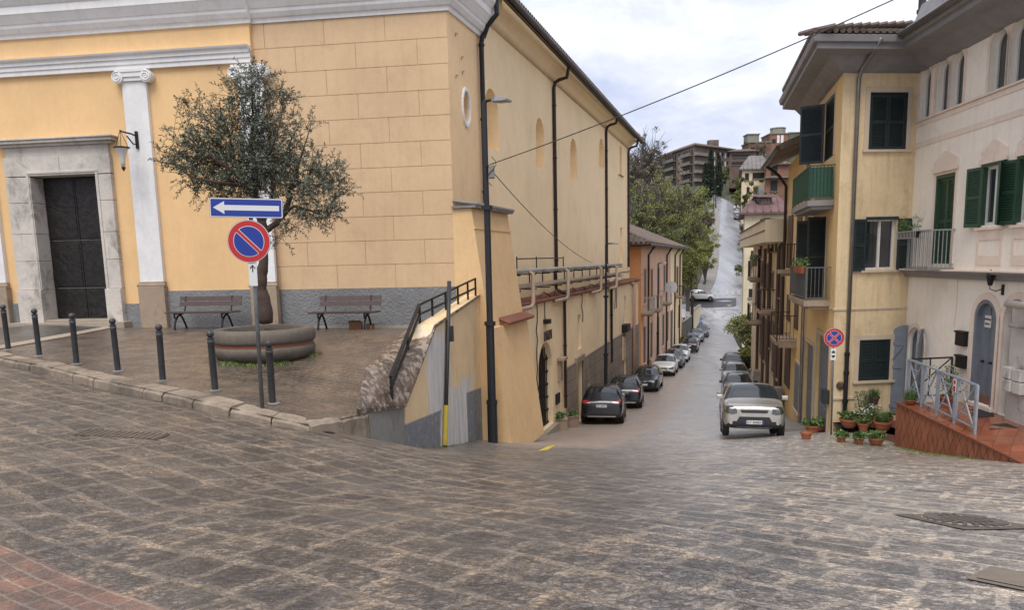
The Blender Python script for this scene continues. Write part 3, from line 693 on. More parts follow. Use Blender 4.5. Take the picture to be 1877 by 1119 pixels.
# string line above ledge
mb = MB(); sb = WS.hit(1040, 535, SI)
wbox(mb, WS, s1-2, sE, zled+.62, zled+.66, SI, SI+.03); cb(mb, 'string_course', M_tile)
# stone facing at street level
zst = WS.hit(1039, 673, LO)[1]; sS = WS.sx(1036, 680, LO)
def mat_ashlar():
    m, nt, b = newmat('brown_ashlar'); 
    tc = pos(nt, (1, 1, 1)); cx = nt.nodes.new('ShaderNodeSeparateXYZ'); nt.links.new(tc, cx.inputs[0]); cc = nt.nodes.new('ShaderNodeCombineXYZ'); nt.links.new(cx.outputs[1], cc.inputs[0]); nt.links.new(cx.outputs[2], cc.inputs[1])
    br = nt.nodes.new('ShaderNodeTexBrick'); br.inputs['Scale'].default_value = 1; br.inputs['Brick Width'].default_value = .9; br.inputs['Row Height'].default_value = .55; br.inputs['Mortar Size'].default_value = .012
    br.inputs['Color1'].default_value = (.25, .20, .155, 1); br.inputs['Color2'].default_value = (.32, .26, .20, 1); br.inputs['Mortar'].default_value = (.07, .06, .05, 1); nt.links.new(cc.outputs[0], br.inputs[0])
    c = mixc(nt, ramp(nt, noise_(nt, pos(nt, (2, 2, .6)), 1.4, 8, .75, .8), [(.45, g3(0)), (.7, g3(.7))]), br.outputs[0], (.13, .095, .075)); nt.links.new(c, b.inputs['Base Color']); b.inputs['Roughness'].default_value = .8
    bump(nt, b, noise_(nt, tc, 8, 6, .7), .4, .03); return m
M_ashlar = mat_ashlar()
mb = MB(); cuts = sorted([sS, d2[0][0], d2[1][0], d3[0][0], d3[1][0], sE+.03]); z1, z2 = d2[2][1], d3[2][1]
wbox(mb, WS, cuts[0], cuts[1], -8.5, zst, LO+.002, LO+.07); wbox(mb, WS, cuts[1], cuts[2], z1, zst, LO+.002, LO+.07)
wbox(mb, WS, cuts[2], cuts[3], -8.5, zst, LO+.002, LO+.07); wbox(mb, WS, cuts[3], cuts[4], z2, zst, LO+.002, LO+.07); wbox(mb, WS, cuts[4], cuts[5], -8.5, zst, LO+.002, LO+.07)
cb(mb, 'stone_facing', M_ashlar)
mb = MB()
a, b_, z0, z1 = d2[0][0], d2[1][0], d2[0][1], d2[2][1]
wbox(mb, WS, a-.22, a, z0-1, z1+.25, LO, LO+.10); wbox(mb, WS, b_, b_+.22, z0-1, z1+.25, LO, LO+.10); wbox(mb, WS, a, b_, z1, z1+.25, LO, LO+.10); cb(mb, 'doorway_surround', M_stonetan)
for w_ in (win1, win2, win3):
    mb = MB(); wbox(mb, WS, w_[0][0]-.01, w_[1][0]+.01, w_[0][1]-.01, w_[2][1]+.01, LO-.32, LO-.22); cb(mb, 'shuttered_window', plaster('shadow_brown', (.24, .165, .10), .2, .8) if 'shadow_brown' not in bpy.data.materials else bpy.data.materials['shadow_brown'])  # panel brown imitates the shadow inside the window recess
M_wood = simple('dark_wood', (.06, .03, .02), .6)
mb = MB(); wbox(mb, WS, a, b_, z0-1, z1, LO-.34, LO-.26); cb(mb, 'door', M_wood)
a, b_, z0, z1 = d3[0][0], d3[1][0], d3[0][1], d3[2][1]; mb = MB(); wbox(mb, WS, a, b_, z0-1, z1, LO-.34, LO-.26); cb(mb, 'door', M_wood)
# iron gate in the arch
mb = MB(); gm = archpts((gate[0][0], gate[1][0], gate[0][1]-.4, max(p[1] for p in gate)))
prism(mb, WS, gm, LO-.34, LO-.30); ztop = max(p[1] for p in gate); gw = (sG1-sG0)
for k in range(9):
    s = sG0+gw*(k+.5)/9; hz = ztop-gw/2+math.sqrt(max(0, (gw/2)**2-(s-(sG0+sG1)/2)**2)); mb.tube([WS.P(s, gate[0][1]-.3, LO-.2), WS.P(s, hz, LO-.2)], .018, 5)
for k in range(6):
    z = gate[0][1]+.05+k*.48; wbox(mb, WS, sG0, sG1, z, z+.05, LO-.19, LO-.17)
    for j in range(9): wbox(mb, WS, sG0+gw*(j+.3)/9, sG0+gw*(j+.7)/9, z-.015, z+.065, LO-.17, LO-.15)
gt = cb(mb, 'gate', M_black)
mb = MB(); wbox(mb, WS, sG0-.1, sG1+.25, gate[0][1]-.9, gate[0][1]-.03, LO, LO+.18); cb(mb, 'threshold', M_palestone)
# downpipes
def downpipe(px0, py0, px1, py1, off, r=.055, neck=True, mat=M_metal_br, W=WS, par=church):
    s_, z0 = W.hit(px1, py1, off); s2, z1 = W.hit(px0, py0, off); s_ = (s_+s2)/2; mb = MB()
    pts = [W.P(s_, z0, off), W.P(s_, z1-.25, off), W.P(s_, z1-.05, off+.05)]
    if neck: pts += [W.P(s_+.05, z1+.05, off+.2), W.P(s_+.08, z1+.12, off+.5), W.P(s_+.08, ZT, SI+OH+.05)]
    mb.tube(pts, r, 8)
    z = z0+.5
    while z < z1-.3: mb.lathe([(r*1.3, -.03), (r*1.3, .03)], 8, tuple(W.P(s_, z, off))); z += 2.0
    return cb(mb, 'downpipe', mat, smooth=False)
downpipe(883.5, 62, 888, 384, OP+.02, .07, neck=False, mat=M_black)
mb = MB(); s_, z_ = WS.hit(884, 62, OP); mb.tube([WS.P(s_, z_-.1, OP+.02), WS.P(s_, z_+.2, OP+.15), WS.P(s_+.05, z_+.5, OP+.42), WS.P(s_+.1, ZT, .5)], .07, 8); cb(mb, 'downpipe', M_black)
downpipe(1016, 150, 1018.5, 500, SI+.08, .07)
downpipe(1112, 232, 1111, 500, SI+.08, .07)
downpipe(1152, 272, 1151.5, 490, SI+.08, .07)
downpipe(1036, 540, 1035, 750, LO+.1, .06, neck=False); downpipe(1121, 525, 1120, 665, LO+.1, .07, neck=False, mat=M_black)
mb = MB(); a = WS.hit(1018, 500, SI+.08); b_ = WS.hit(1036, 545, LO+.1); mb.tube([WS.P(a[0], a[1], SI+.08), WS.P(a[0], zled+.3, SI+.1), WS.P(b_[0], zled+.18, LO+.05), WS.P(b_[0], b_[1]-.2, LO+.1)], .06, 8); cb(mb, 'downpipe', M_metal_br)
M_pinkpipe = simple('pink_pipe', (.42, .27, .21), .5)
mb = MB(); s_, z_ = WS.hit(1161, 520, LO+.15); mb.tube([WS.P(s_, -8, LO+.18), WS.P(s_, z_-.3, LO+.18), WS.P(s_, z_, LO+.1), WS.P(s_-.6, z_+.1, LO)], .10, 10); cb(mb, 'downpipe', M_pinkpipe, smooth=True)
# insulated service pipes on brackets
M_lag = plaster('lagged_pipe', (.36, .34, .31), .3, .6, stain=.6, stain_col=(.15, .13, .1)); M_lag2 = plaster('beige_lagging', (.42, .33, .24), .25, .7, stain=.5, stain_col=(.15, .13, .1))
PO = .55
def sp_(px, py, o=PO): s, z = WS.hit(px, py, o); return WS.P(s, z, o)
pA = WS.hit(943, 500, PO); pB = WS.hit(1138, 484, PO); zA = (pA[1]+pB[1])/2
mb = MB(); mb.tube([WS.P(pA[0]-.8, zA, PO), WS.P(pB[0], zA, PO)], .075, 10); cb(mb, 'service_pipe', M_lag, smooth=True)
zB = zA-.50
mb = MB(); mb.tube([WS.P(pA[0]-.8, zB, PO-.1), WS.P(pB[0], zB, PO-.1)], .08, 10)
for px in (973, 1038, 1099, 1128):
    s = WS.sx(px, 500, PO+.1); mb.tube([WS.P(s, zA-.05, PO+.02), WS.P(s, zA-.1, PO+.16), WS.P(s, zB-.55, PO+.16), WS.P(s-.1, zB-.68, PO+.1), WS.P(s-1.6, zB-.68, PO)], .07, 8)
cb(mb, 'service_pipe', M_lag2, smooth=True)
for k in range(12):
    s = pA[0]+.3+k*(pB[0]-pA[0]-.5)/11; mb = MB(); mb.bar(WS.P(s, zB-.12, SI), WS.P(s, zB-.12, PO+.1), .04); mb.bar(WS.P(s, zA-.13, SI), WS.P(s, zA-.13, PO+.1), .04); mb.bar(WS.P(s, zB-.14, SI+.02), WS.P(s, zA-.11, SI+.02), .04); cb(mb, 'pipe_bracket', M_black)
mb = MB()
s = WS.sx(947, 490, .3)
for z in (zA+.38, ): mb.bar(WS.P(s, z, .3), WS.P(s+6.5, z+.02, .3), .04)
for ds in (0, 2.4, 6.5): mb.bar(WS.P(s+ds, zA-.1, .3), WS.P(s+ds, zA+.45, .3), .04)
cb(mb, 'small_railing', M_black)
# cables on the wall
mb = MB(); rc = random.Random(5)
for px in (978, 1063, 1124, 1127):
    s = WS.sx(px, 560, LO); mb.tube([WS.P(s+rc.uniform(-.05, .05), zled+.1-k*.33, LO+.06+rc.uniform(0, .05)) for k in range(12 if px < 1000 else 5)], .02, 5)
pp = [WS.P(WS.sx(965, 560)+k*.6, zled+.22+.12*math.sin(k*1.7)+rc.uniform(-.05, .08), LO+.02) for k in range(32)]; mb.tube(pp, .022, 5)
pp = [WS.P(WS.sx(985, 560)+k*.5, zled+.16+.15*math.sin(k*1.1+1)+rc.uniform(-.05, .05), LO+.06) for k in range(34)]; mb.tube(pp, .015, 5)
cb(mb, 'cable', M_black)
# metal letters over the gate, notice board, small lamp box
def text_mesh(txt, size, depth=.01, name='t', font_w=1.0, align='CENTER'):
    cu = bpy.data.curves.new(name, 'FONT'); cu.body = txt; cu.size = size; cu.extrude = depth; cu.align_x = align; cu.align_y = 'CENTER'; cu.resolution_u = 2
    ob = bpy.data.objects.new(name, cu); COL.objects.link(ob); dg = bpy.context.evaluated_depsgraph_get(); me = bpy.data.meshes.new_from_object(ob.evaluated_get(dg))
    bpy.data.objects.remove(ob); bpy.data.curves.remove(cu); return me
def text_on(name, txt, size, M, mat, parent=None, depth=.008, sx=1.0):
    """M maps text plane (x right, y up, z out) to world"""
    me = text_mesh(txt, size, depth, name); me.materials.clear(); me.materials.append(mat); me.transform(M @ Matrix.Diagonal((sx, 1, 1, 1)))
    o = bpy.data.objects.new(name, me); COL.objects.link(o)
    if parent: under(o, parent)
    return o
def wallM(W, s, z, off, reverse=False):
    d = W.d if not reverse else -W.d
    return Matrix(((d.x, 0, W.n.x, 0), (d.y, 0, W.n.y, 0), (0, 1, 0, 0), (0, 0, 0, 1))).to_4x4() if False else Matrix.Translation(W.P(s, z, off)) @ Matrix(((d.x, 0, W.n.x, 0), (d.y, 0, W.n.y, 0), (0, 1, 0, 0), (0, 0, 0, 1)))
s_, z_ = WS.hit(1002, 616, LO+.1); M_rust = simple('rusty_metal', (.07, .045, .035), .6, .4)
q = text_on('lettering', 'PALPI', .5, wallM(WS, s_, z_, LO+.14), M_rust, church, .02, .9)
mb = MB(); wbox(mb, WS, WS.sx(1017, 710, LO), WS.sx(1023.5, 710, LO), WS.hit(1020, 741, LO)[1], WS.hit(1020, 722, LO)[1], LO+.001, LO+.06); cb(mb, 'notice_board', M_black)
mb = MB(); s_, z_ = WS.hit(1002, 590, LO+.1); wbox(mb, WS, s_-.15, s_+.25, z_-.08, z_+.08, LO+.001, LO+.2); mb.tube([WS.P(s_, z_, LO+.03), WS.P(s_, zled, LO+.03)], .015, 5); cb(mb, 'wall_lamp', M_black)
mb = MB(); s_, z_ = WS.hit(1027, 656, LO+.1); wbox(mb, WS, s_-.25, s_+.4, z_-.1, z_, LO+.001, LO+.3); wbox(mb, WS, s_-.1, s_+.25, z_-.9, z_-.1, LO+.001, LO+.12); cb(mb, 'pipe_box', M_stonetan)
# vertical sign with stacked letters
rv = WS.rect(1141, 619, 1146, 657, LO+.1); M_signcream = simple('cream_sign', (.55, .42, .28), .6); M_signred = simple('dark_red_letter', (.13, .03, .02), .6)
mb = MB(); wbox(mb, WS, rv[0], rv[1], rv[2], rv[3], LO+.071, LO+.13); vs = cb(mb, 'vertical_sign', M_signcream)
hh = (rv[3]-rv[2])/7
for i, ch in enumerate('KRAPETA'):
    q = text_on('letter', ch, hh*1.05, wallM(WS, (rv[0]+rv[1])/2, rv[3]-hh*(i+.5), LO+.135), M_signred, None, .004, 1.2); q.parent = vs
mb = MB(); rr = WS.rect(1142, 596, 1147.5, 606, LO+.1); wbox(mb, WS, rr[0], rr[1], rr[2], rr[3], LO+.01, LO+.35); cb(mb, 'air_unit', M_black)
# ------------------------------------------------------------------ buttress on the pier
M_butt = plaster('buttress_render', (.74, .50, .26), .12, .92, stain=.25, streak=.35, stain_col=(.52, .30, .11))
Pt0 = atY(860, 388, 20.0); Pb0 = atY(938, 812, 20.0)
zt = Pt0.z; zb2 = Pb0.z-.4
oT, oB = (Pt0-WS.o).dot(WS.n), (Pb0-WS.o).dot(WS.n); sN = (Pb0-WS.o).dot(WS.d); sF_t = WS.sx(922, 392, oT); sF_b = WS.sx(998, 808, oB)
zt = WS.hit(922, 392, oT)[1]
mb = MB()
def bu(s0_, s1_, o0, o1, z0, z1):
    mb.hexa([WS.P(s0_, z0, -.02), WS.P(s1_, z0, -.02), WS.P(s1_, z0, o0), WS.P(s0_, z0, o0)], [WS.P(s0_, z1, -.02), WS.P(s1_, z1, -.02), WS.P(s1_, z1, o1), WS.P(s0_, z1, o1)])
sF = (sF_t+sF_b)/2
def oz(z): return oT+(oB-oT)*(zt-z)/(zt-zb2)
zcop = WS.hit(950, 588, (oT+oB)/2)[1]
bu(-.03, sF, oz(zcop), oT, zcop, zt); bu(-.03, sF, oB+.10, oz(zcop)+.10, zb2, zcop)
bt = cb(mb, 'buttress', M_butt)
mb = MB(); prism(mb, WS, [(-.1, zt+.01), (sF+.1, zt+.01), (sF+.1, zt+.07), (-.1, zt+.07)], -.02, oT+.14); s = 0
while s < sF+.1: mb.tube([WS.P(s, zt+.10, oT+.18), WS.P(s, zt+.2, .0)], .05, 6); s += .16
q = cb(mb, 'coping_tiles', plaster('grey_tile', (.25, .23, .21), .3, .8, stain=.5)); q.parent = bt; q.matrix_parent_inverse = Matrix()
mb = MB(); s = .85; o_ = oz(zcop)
prism(mb, WS, [(.8, zcop+.01), (sF+.14, zcop+.01), (sF+.14, zcop+.06), (.8, zcop+.06)], o_-.05, o_+.24)
while s < sF+.15: mb.tube([WS.P(s, zcop+.06, o_+.30), WS.P(s, zcop+.18, o_-.04)], .055, 6); s += .17
q = cb(mb, 'coping_tiles', M_tile); q.parent = bt; q.matrix_parent_inverse = Matrix()
mb = MB(); zq = WS.hit(890, 422, oT+.05)[1]; 
mb.loft([[WS.P(s, zq, oz(zq)-.02), WS.P(s, zq, oz(zq)+.025), WS.P(s, zq+.05, oz(zq)+.02), WS.P(s, zq+.05, oz(zq)-.02)] for s in (-.04, sF+.02)])
q = cb(mb, 'string_course', M_butt); q.parent = bt; q.matrix_parent_inverse = Matrix()
# wall lantern on the pilaster
lan = thing('wall_lantern', 'iron bracket lantern with white funnel glass beside the church door', 'lantern', tuple(WF.P(WF.sx(252, 250, OL+.12), WF.hit(252, 258, OL+.12)[1], OL+.12)))
O = OL+.12; s_, zt_ = WF.hit(249, 241, O); _, zb_2 = WF.hit(252, 273, O)
mb = MB(); wbox(mb, WF, s_-.05, s_+.02, zb_2, zt_, O+.001, O+.05); s9 = WF.sx(222, 243, O+.5)
mb.tube([WF.P(s_-.01, zt_-.12, O+.05), WF.P(s_+.06, zt_-.08, O+.15), WF.P(s_+.15, zt_-.06, O+.35), WF.P(s9, zt_-.06, O+.55)], .022, 6)
mb.tube([WF.P(s_-.01, zb_2+.12, O+.05), WF.P(s_+.02, zt_-.35, O+.14), WF.P(s_+.1, zt_-.15, O+.28)], .018, 6)
hang = WF.P(s9, zt_-.06, O+.55)
for k in range(3):
    a_ = k*2.1; mb.tube([hang, hang+Vector((.17*math.cos(a_), .17*math.sin(a_), -.42))], .008, 4)
under(mb.build('bracket', M_black), lan)
M_opal = simple('opal_glass', (.55, .55, .53), .3, 0, .05)
mb = MB(); mb.lathe([(.17, -.45), (.13, -.52), (.085, -.66), (.06, -.80), (.045, -.93)], 16, tuple(hang)); under(mb.build('shade', M_opal, smooth=True), lan)
mb = MB(); mb.lathe([(.205, -.44), (.21, -.42), (.1, -.40)], 16, tuple(hang)); under(mb.build('cap', M_rust), lan); mb = MB(); mb.lathe([(.055, -.93), (.05, -.96), (.005, -1.04)], 12, tuple(hang)); under(mb.build('finial', simple('copper_brown', (.09, .03, .02), .5, .5)), lan)
# ================================================================== ramp parapet between plaza and street
par = thing('ramp_parapet', 'sloping ramp wall in patchy white, cream and grey paint under a weathered concrete coping', 'wall', tuple(atY(745, 820, 13.8)))
def lichen():
    m, nt, b = newmat('lichened_coping'); p = pos(nt)
    c = ramp(nt, noise_(nt, p, 3, 6, .7), [(.38, (.065, .043, .03)), (.5, (.12, .082, .057)), (.62, (.19, .135, .095))])
    c = mixc(nt, ramp(nt, noise_(nt, p, 6, 8, .75, 0), [(.50, g3(0)), (.58, g3(.7))]), c, (.36, .31, .25)); nt.links.new(c, b.inputs['Base Color']); b.inputs['Roughness'].default_value = .5
    bump(nt, b, noise_(nt, p, 14, 5, .7), .3, .015); return m
M_conc = lichen()
M_concg = plaster('grey_cement', (.235, .225, .20), .25, .85, stain=.7, bs=.4, stain_col=(.10, .09, .075))
A0 = atY(745, 820, 13.8); A1 = WS.P(-.05, 0, oB*.45)
WPp = Wall(A0.xy, (A1.xy-A0.xy))
if WPp.n.x < 0: WPp.n = -WPp.n
LPp = (A1.xy-A0.xy).length
a1 = WPp.hit(747, 737); a2 = WPp.hit(795, 596); a3 = WPp.hit(884, 538)
a1 = (0, a1[1]); a3 = (LPp, a3[1])
def paint():
    m, nt, b = newmat('patchy_painted_render'); L = nt.links; p = pos(nt)
    sp = nt.nodes.new('ShaderNodeSeparateXYZ'); L.new(p, sp.inputs[0]); wall_s = math_(nt, 'DIVIDE', math_(nt, 'SUBTRACT', sp.outputs[1], A0.y), A1.y-A0.y); z = sp.outputs[2]
    wob = math_(nt, 'SUBTRACT', noise_(nt, pos(nt, (2, 2, .5)), 2.2, 6, .7, .5), .5)
    cream = ramp(nt, noise_(nt, p, 2, 6, .7), [(.3, (.66, .48, .27)), (.7, (.78, .58, .33))]); white = ramp(nt, noise_(nt, pos(nt, (3, 3, .4)), 2, 7, .75), [(.3, (.42, .40, .37)), (.6, (.66, .63, .59))])
    grey = ramp(nt, noise_(nt, p, 5, 5), [(.3, (.15, .155, .17)), (.7, (.21, .215, .23))])
    # white area: a broad vertical band in the middle plus its smeared top
    sj = math_(nt, 'ADD', wall_s, math_(nt, 'MULTIPLY', wob, .35))
    band = math_(nt, 'MULTIPLY', ramp(nt, sj, [(.20, g3(0)), (.26, g3(1))]), ramp(nt, sj, [(.50, g3(1)), (.54, g3(0))]))
    zt_ = math_(nt, 'ADD', z, math_(nt, 'MULTIPLY', wob, 1.6)); band = math_(nt, 'MULTIPLY', band, ramp(nt, math_(nt, 'ADD', math_(nt, 'MULTIPLY', zt_, .2), .5), [(.50, g3(1)), (.56, g3(.0))]))
    low = ramp(nt, math_(nt, 'ADD', math_(nt, 'MULTIPLY', zt_, .2), .5), [(.24, g3(1)), (.26, g3(0))])
    lowb = math_(nt, 'MULTIPLY', low, ramp(nt, sj, [(.48, g3(0)), (.52, g3(1))])); lowb = math_(nt, 'MULTIPLY', lowb, ramp(nt, sj, [(.78, g3(1)), (.82, g3(0))]))
    c = mixc(nt, math_(nt, 'MAXIMUM', band, lowb), cream, white)
    zs_ = math_(nt, 'SUBTRACT', z, math_(nt, 'MULTIPLY', wall_s, -.55)); gl = ramp(nt, math_(nt, 'ADD', math_(nt, 'MULTIPLY', zs_, .2), .5), [(.232, g3(1)), (.238, g3(0))])
    gmask = math_(nt, 'MAXIMUM', math_(nt, 'MULTIPLY', gl, ramp(nt, sj, [(.36, g3(1)), (.38, g3(0))])), math_(nt, 'MULTIPLY', ramp(nt, math_(nt, 'ADD', math_(nt, 'MULTIPLY', zs_, .2), .5), [(.268, g3(1)), (.272, g3(0))]), ramp(nt, wall_s, [(.74, g3(0)), (.75, g3(1))])))
    flake = ramp(nt, noise_(nt, pos(nt, (5, 5, 3)), 2.0, 5, .8, 1), [(.60, g3(1)), (.63, g3(.1))]); c = mixc(nt, math_(nt, 'MULTIPLY', gmask, flake), c, grey)
    yl = ramp(nt, noise_(nt, pos(nt, (9, 9, .3)), 1.0, 2), [(.70, g3(0)), (.72, g3(.8))]); c = mixc(nt, math_(nt, 'MULTIPLY', yl, low), c, (.50, .42, .04))
    c = mixc(nt, ramp(nt, noise_(nt, pos(nt, (3, 3, .4)), 2.5, 7, .8), [(.55, g3(0)), (.75, g3(.6))]), c, (.22, .20, .18))
    L.new(c, b.inputs['Base Color']); b.inputs['Roughness'].default_value = .85; bump(nt, b, noise_(nt, p, 12, 6, .75), .35, .02); return m
M_paint = paint()
TH = .35
mb = MB(); prism(mb, WPp, [(a1[0], -4), (LPp+.2, -4), (LPp+.2, a3[1]), (a2[0], a2[1]), a1], -TH, 0)
under(mb.build('painted_wall', M_paint), par)
E0 = A0; E1 = KERB[-2]+Vector((.12, .25, 0)); E1.z = 0
mb = MB(); zf = a1[1]-.04
zl_ = atY(640, 749, E1.y).z
mb.hexa([Vector((E0.x-.02, E0.y-.01, -3)), Vector((E1.x, E1.y, -3)), Vector((E1.x+.1, E1.y+.3, -3)), Vector((E0.x-.02, E0.y+.3, -3))],
        [Vector((E0.x-.02, E0.y-.01, zf)), Vector((E1.x, E1.y, zl_)), Vector((E1.x+.1, E1.y+.3, zl_)), Vector((E0.x-.02, E0.y+.3, zf))]); under(mb.build('end_wall', M_concg), par)
# twisted coping
def cop(px, py, Y): return atY(px, py, Y)
Rr = [WPp.P(-.05, a1[1], .05), WPp.P(a2[0], a2[1], .05), WPp.P(LPp+.1, a3[1], .05)]
Lf = [Vector((E1.x-.03, E1.y-.05, zl_)), atY(669, 675, 13.4), atY(742, 606, 16.8), Vector((-1.55, 20.3, HP(-1.55, 20.3)+.35))]
Rr[0].y -= .06; Lf[0].y -= .06
Rr2 = [Rr[0], Rr[0].lerp(Rr[1], .55), Rr[1], Rr[2]]
def coping(mbx, lo, hi):
    n1_ = 4; Ls = resample(Lf, n1_*3); Rs = []
    for k in range(n1_*3+1):
        t = k/(n1_*3)*3; i = min(2, int(t)); Rs.append(Rr2[i].lerp(Rr2[i+1], t-i))
    Ls = []
    for k in range(n1_*3+1):
        t = k/(n1_*3)*3; i = min(2, int(t)); Ls.append(Lf[i].lerp(Lf[i+1], t-i))
    rings = []
    for a, b_ in zip(Ls, Rs):
        r = [a.lerp(b_, j/6)+Vector((0, 0, hi)) for j in range(7)]; rings.append(r+[b_+Vector((0, 0, lo)), a+Vector((0, 0, lo-.03))])
    mbx.loft(rings)
mb = MB(); mb.loft([[p+Vector((.03, .03, -.07)), p+Vector((.10, .05, -.13)), p+Vector((.10, .05, -2.2)), p+Vector((.03, .03, -2.2))] for p in resample(Lf[1:], 12)]); under(mb.build('inner_wall', M_concg), par)
mb = MB(); coping(mb, -.05, .0); under(mb.build('coping', M_conc), par)
# ---- railing on the ramp
rail = thing('ramp_railing', 'black iron handrail with two rails following the ramp parapet upwards', 'railing', tuple(Rr[0]))
RT = [atY(716, 689, 13.3), atY(768, 559, 16.3), atY(871, 511, 19.9)]; RB = [atY(719, 733, 13.3), atY(771, 598, 16.3), atY(870, 549, 19.9)]
def rl(L_, y): return Vector([lerp(y, [p.y for p in L_], [p[k] for p in L_]) for k in range(3)])
for y in (13.3, 14.9, 16.3, 17.0, 17.8, 18.6, 19.3, 19.88):
    t_, b_ = rl(RT, y), rl(RB, y); mb = MB(); mb.bar(Vector((t_.x, y, b_.z-(.0 if y < 14 else .22))), t_, .05); under(mb.build('post', M_black), rail)
for dz in (0, .45):
    q = [t_.lerp(Vector((t_.x, t_.y, b_.z)), dz) for t_, b_ in zip(RT, RB)]; mb = MB(); mb.bar(q[0]-Vector((0, .03, .02)), q[1], .07 if dz == 0 else .05, .035); mb.bar(q[1], q[2], .05, .035); under(mb.build('rail', M_black), rail)
# ---- thin conduit pole with a box
cp = thing('conduit_pole', 'thin dark steel pole with small box and yellow foot against the painted ramp wall', 'pole', tuple(WPp.P(WPp.sx(815, 812, .06), -2.9, .06)))
s_ = WPp.sx(818, 660, .06); b0 = WPp.hit(815, 813, .06); t0 = WPp.hit(823, 516, .06)
M_steel = simple('dark_steel', (.05, .05, .05), .5, .5)
mb = MB(); mb.tube([WPp.P(b0[0], b0[1]-.1, .06), WPp.P(t0[0], t0[1], .06)], .045, 8); under(mb.build('pole', M_steel, smooth=True), cp)
f = (b0[1]-t0[1]); mb = MB(); mb.tube([WPp.P(b0[0], b0[1]-.05, .06), WPp.P(b0[0]+(t0[0]-b0[0])*.24, b0[1]-f*.23, .06)], .052, 8); under(mb.build('sleeve', M_yellow), cp)
mb = MB(); q = WPp.hit(821, 610, .06); wbox(mb, WPp, q[0]-.02, q[0]+.10, q[1]-.2, q[1]+.14, .05, .16); under(mb.build('box', M_steel), cp)
# ================================================================== houses on the right
c0 = atY(1533, 466, 22.2)
YF = Wall(c0.xy, (9.3, 1)); YS = Wall(c0.xy, (.245, 1))
if YF.n.y > 0: YF.n = -YF.n
if YS.n.x > 0: YS.n = -YS.n
sJ = YF.sx(1671, 400); J = YF.P(sJ, 0)
PK = Wall(J.xy, (-.07, -1))
if PK.n.x > 0: PK.n = -PK.n
M_yel = plaster('yellow_render', (.72, .56, .34), .15, .92, stain=.4, streak=.5, stain_col=(.30, .22, .13))
M_yelside = plaster('deep_yellow_render', (.76, .54, .25), .10, .92, stain=.2, streak=.25, stain_col=(.36, .25, .13))
M_pink = plaster('pale_cream_render', (.88, .81, .70), .08, .92, stain=.2, streak=.25, stain_col=(.40, .31, .24))
M_pinktrim = plaster('pink_stone_trim', (.79, .66, .55), .12, .8, stain=.3, stain_col=(.36, .26, .21))
M_beigetrim = plaster('beige_trim', (.58, .47, .35), .1, .85, stain=.3, streak=.2, stain_col=(.28, .22, .16))
M_eave = simple('slate_grey_paint', (.22, .215, .215), .55, 0, .12, 3)
M_gutter = simple('grey_zinc', (.21, .20, .19), .35, .6, .15, 4)
M_dksh = simple('dark_green_black_shutter', (.014, .024, .026), .5, 0, .2)
M_gsh = simple('green_shutter', (.025, .065, .038), .5, 0, .2)
M_greydoor = simple('blue_grey_door', (.16, .18, .205), .55, 0, .12, 5)
M_wframe = simple('white_window_frame', (.62, .60, .56), .5, 0, .05)
M_glass = glass('window_glass')
M_curt = simple('grey_curtain', (.16, .14, .12), .9)
M_terra = plaster('terracotta_pot_clay', (.30, .10, .045), .25, .8, stain=.4, bs=.2, stain_col=(.14, .07, .04))
M_green_metal = simple('green_metal', (.018, .07, .045), .45); M_greypanel = simple('grey_panel', (.10, .115, .115), .5)
def hb(mb, house, name, mat, parent=None, **k):
    o = mb.build(name, mat, **k)
    if parent: o.parent = parent
    else: under(o, house)
    return o
def louvre(W, a, b_, z0, z1, off, mat, house, parent=None, name='shutter', vert=False, th=.04, panels=2):
    mb = MB(); st = .06; wbox(mb, W, a, a+st, z0, z1, off, off+th); wbox(mb, W, b_-st, b_, z0, z1, off, off+th)
    zs_ = [z0, (z0+z1)/2, z1] if panels == 2 else [z0, z1]
    for z in zs_: wbox(mb, W, a+st, b_-st, min(max(z-.04, z0), z1-.08), min(max(z-.04, z0), z1-.08)+.08, off, off+th)
    wbox(mb, W, a+st, b_-st, z0+.02, z1-.02, off, off+.008)
    z = z0+.1
    while z < z1-.1:
        mb.hexa([W.P(a+st, z, off+.006), W.P(b_-st, z, off+.006), W.P(b_-st, z+.012, off+.006), W.P(a+st, z+.012, off+.006)], [W.P(a+st, z-.03, off+th-.004), W.P(b_-st, z-.03, off+th-.004), W.P(b_-st, z-.018, off+th-.004), W.P(a+st, z-.018, off+th-.004)])
        z += .055
    return hb(mb, house, name, mat, parent)
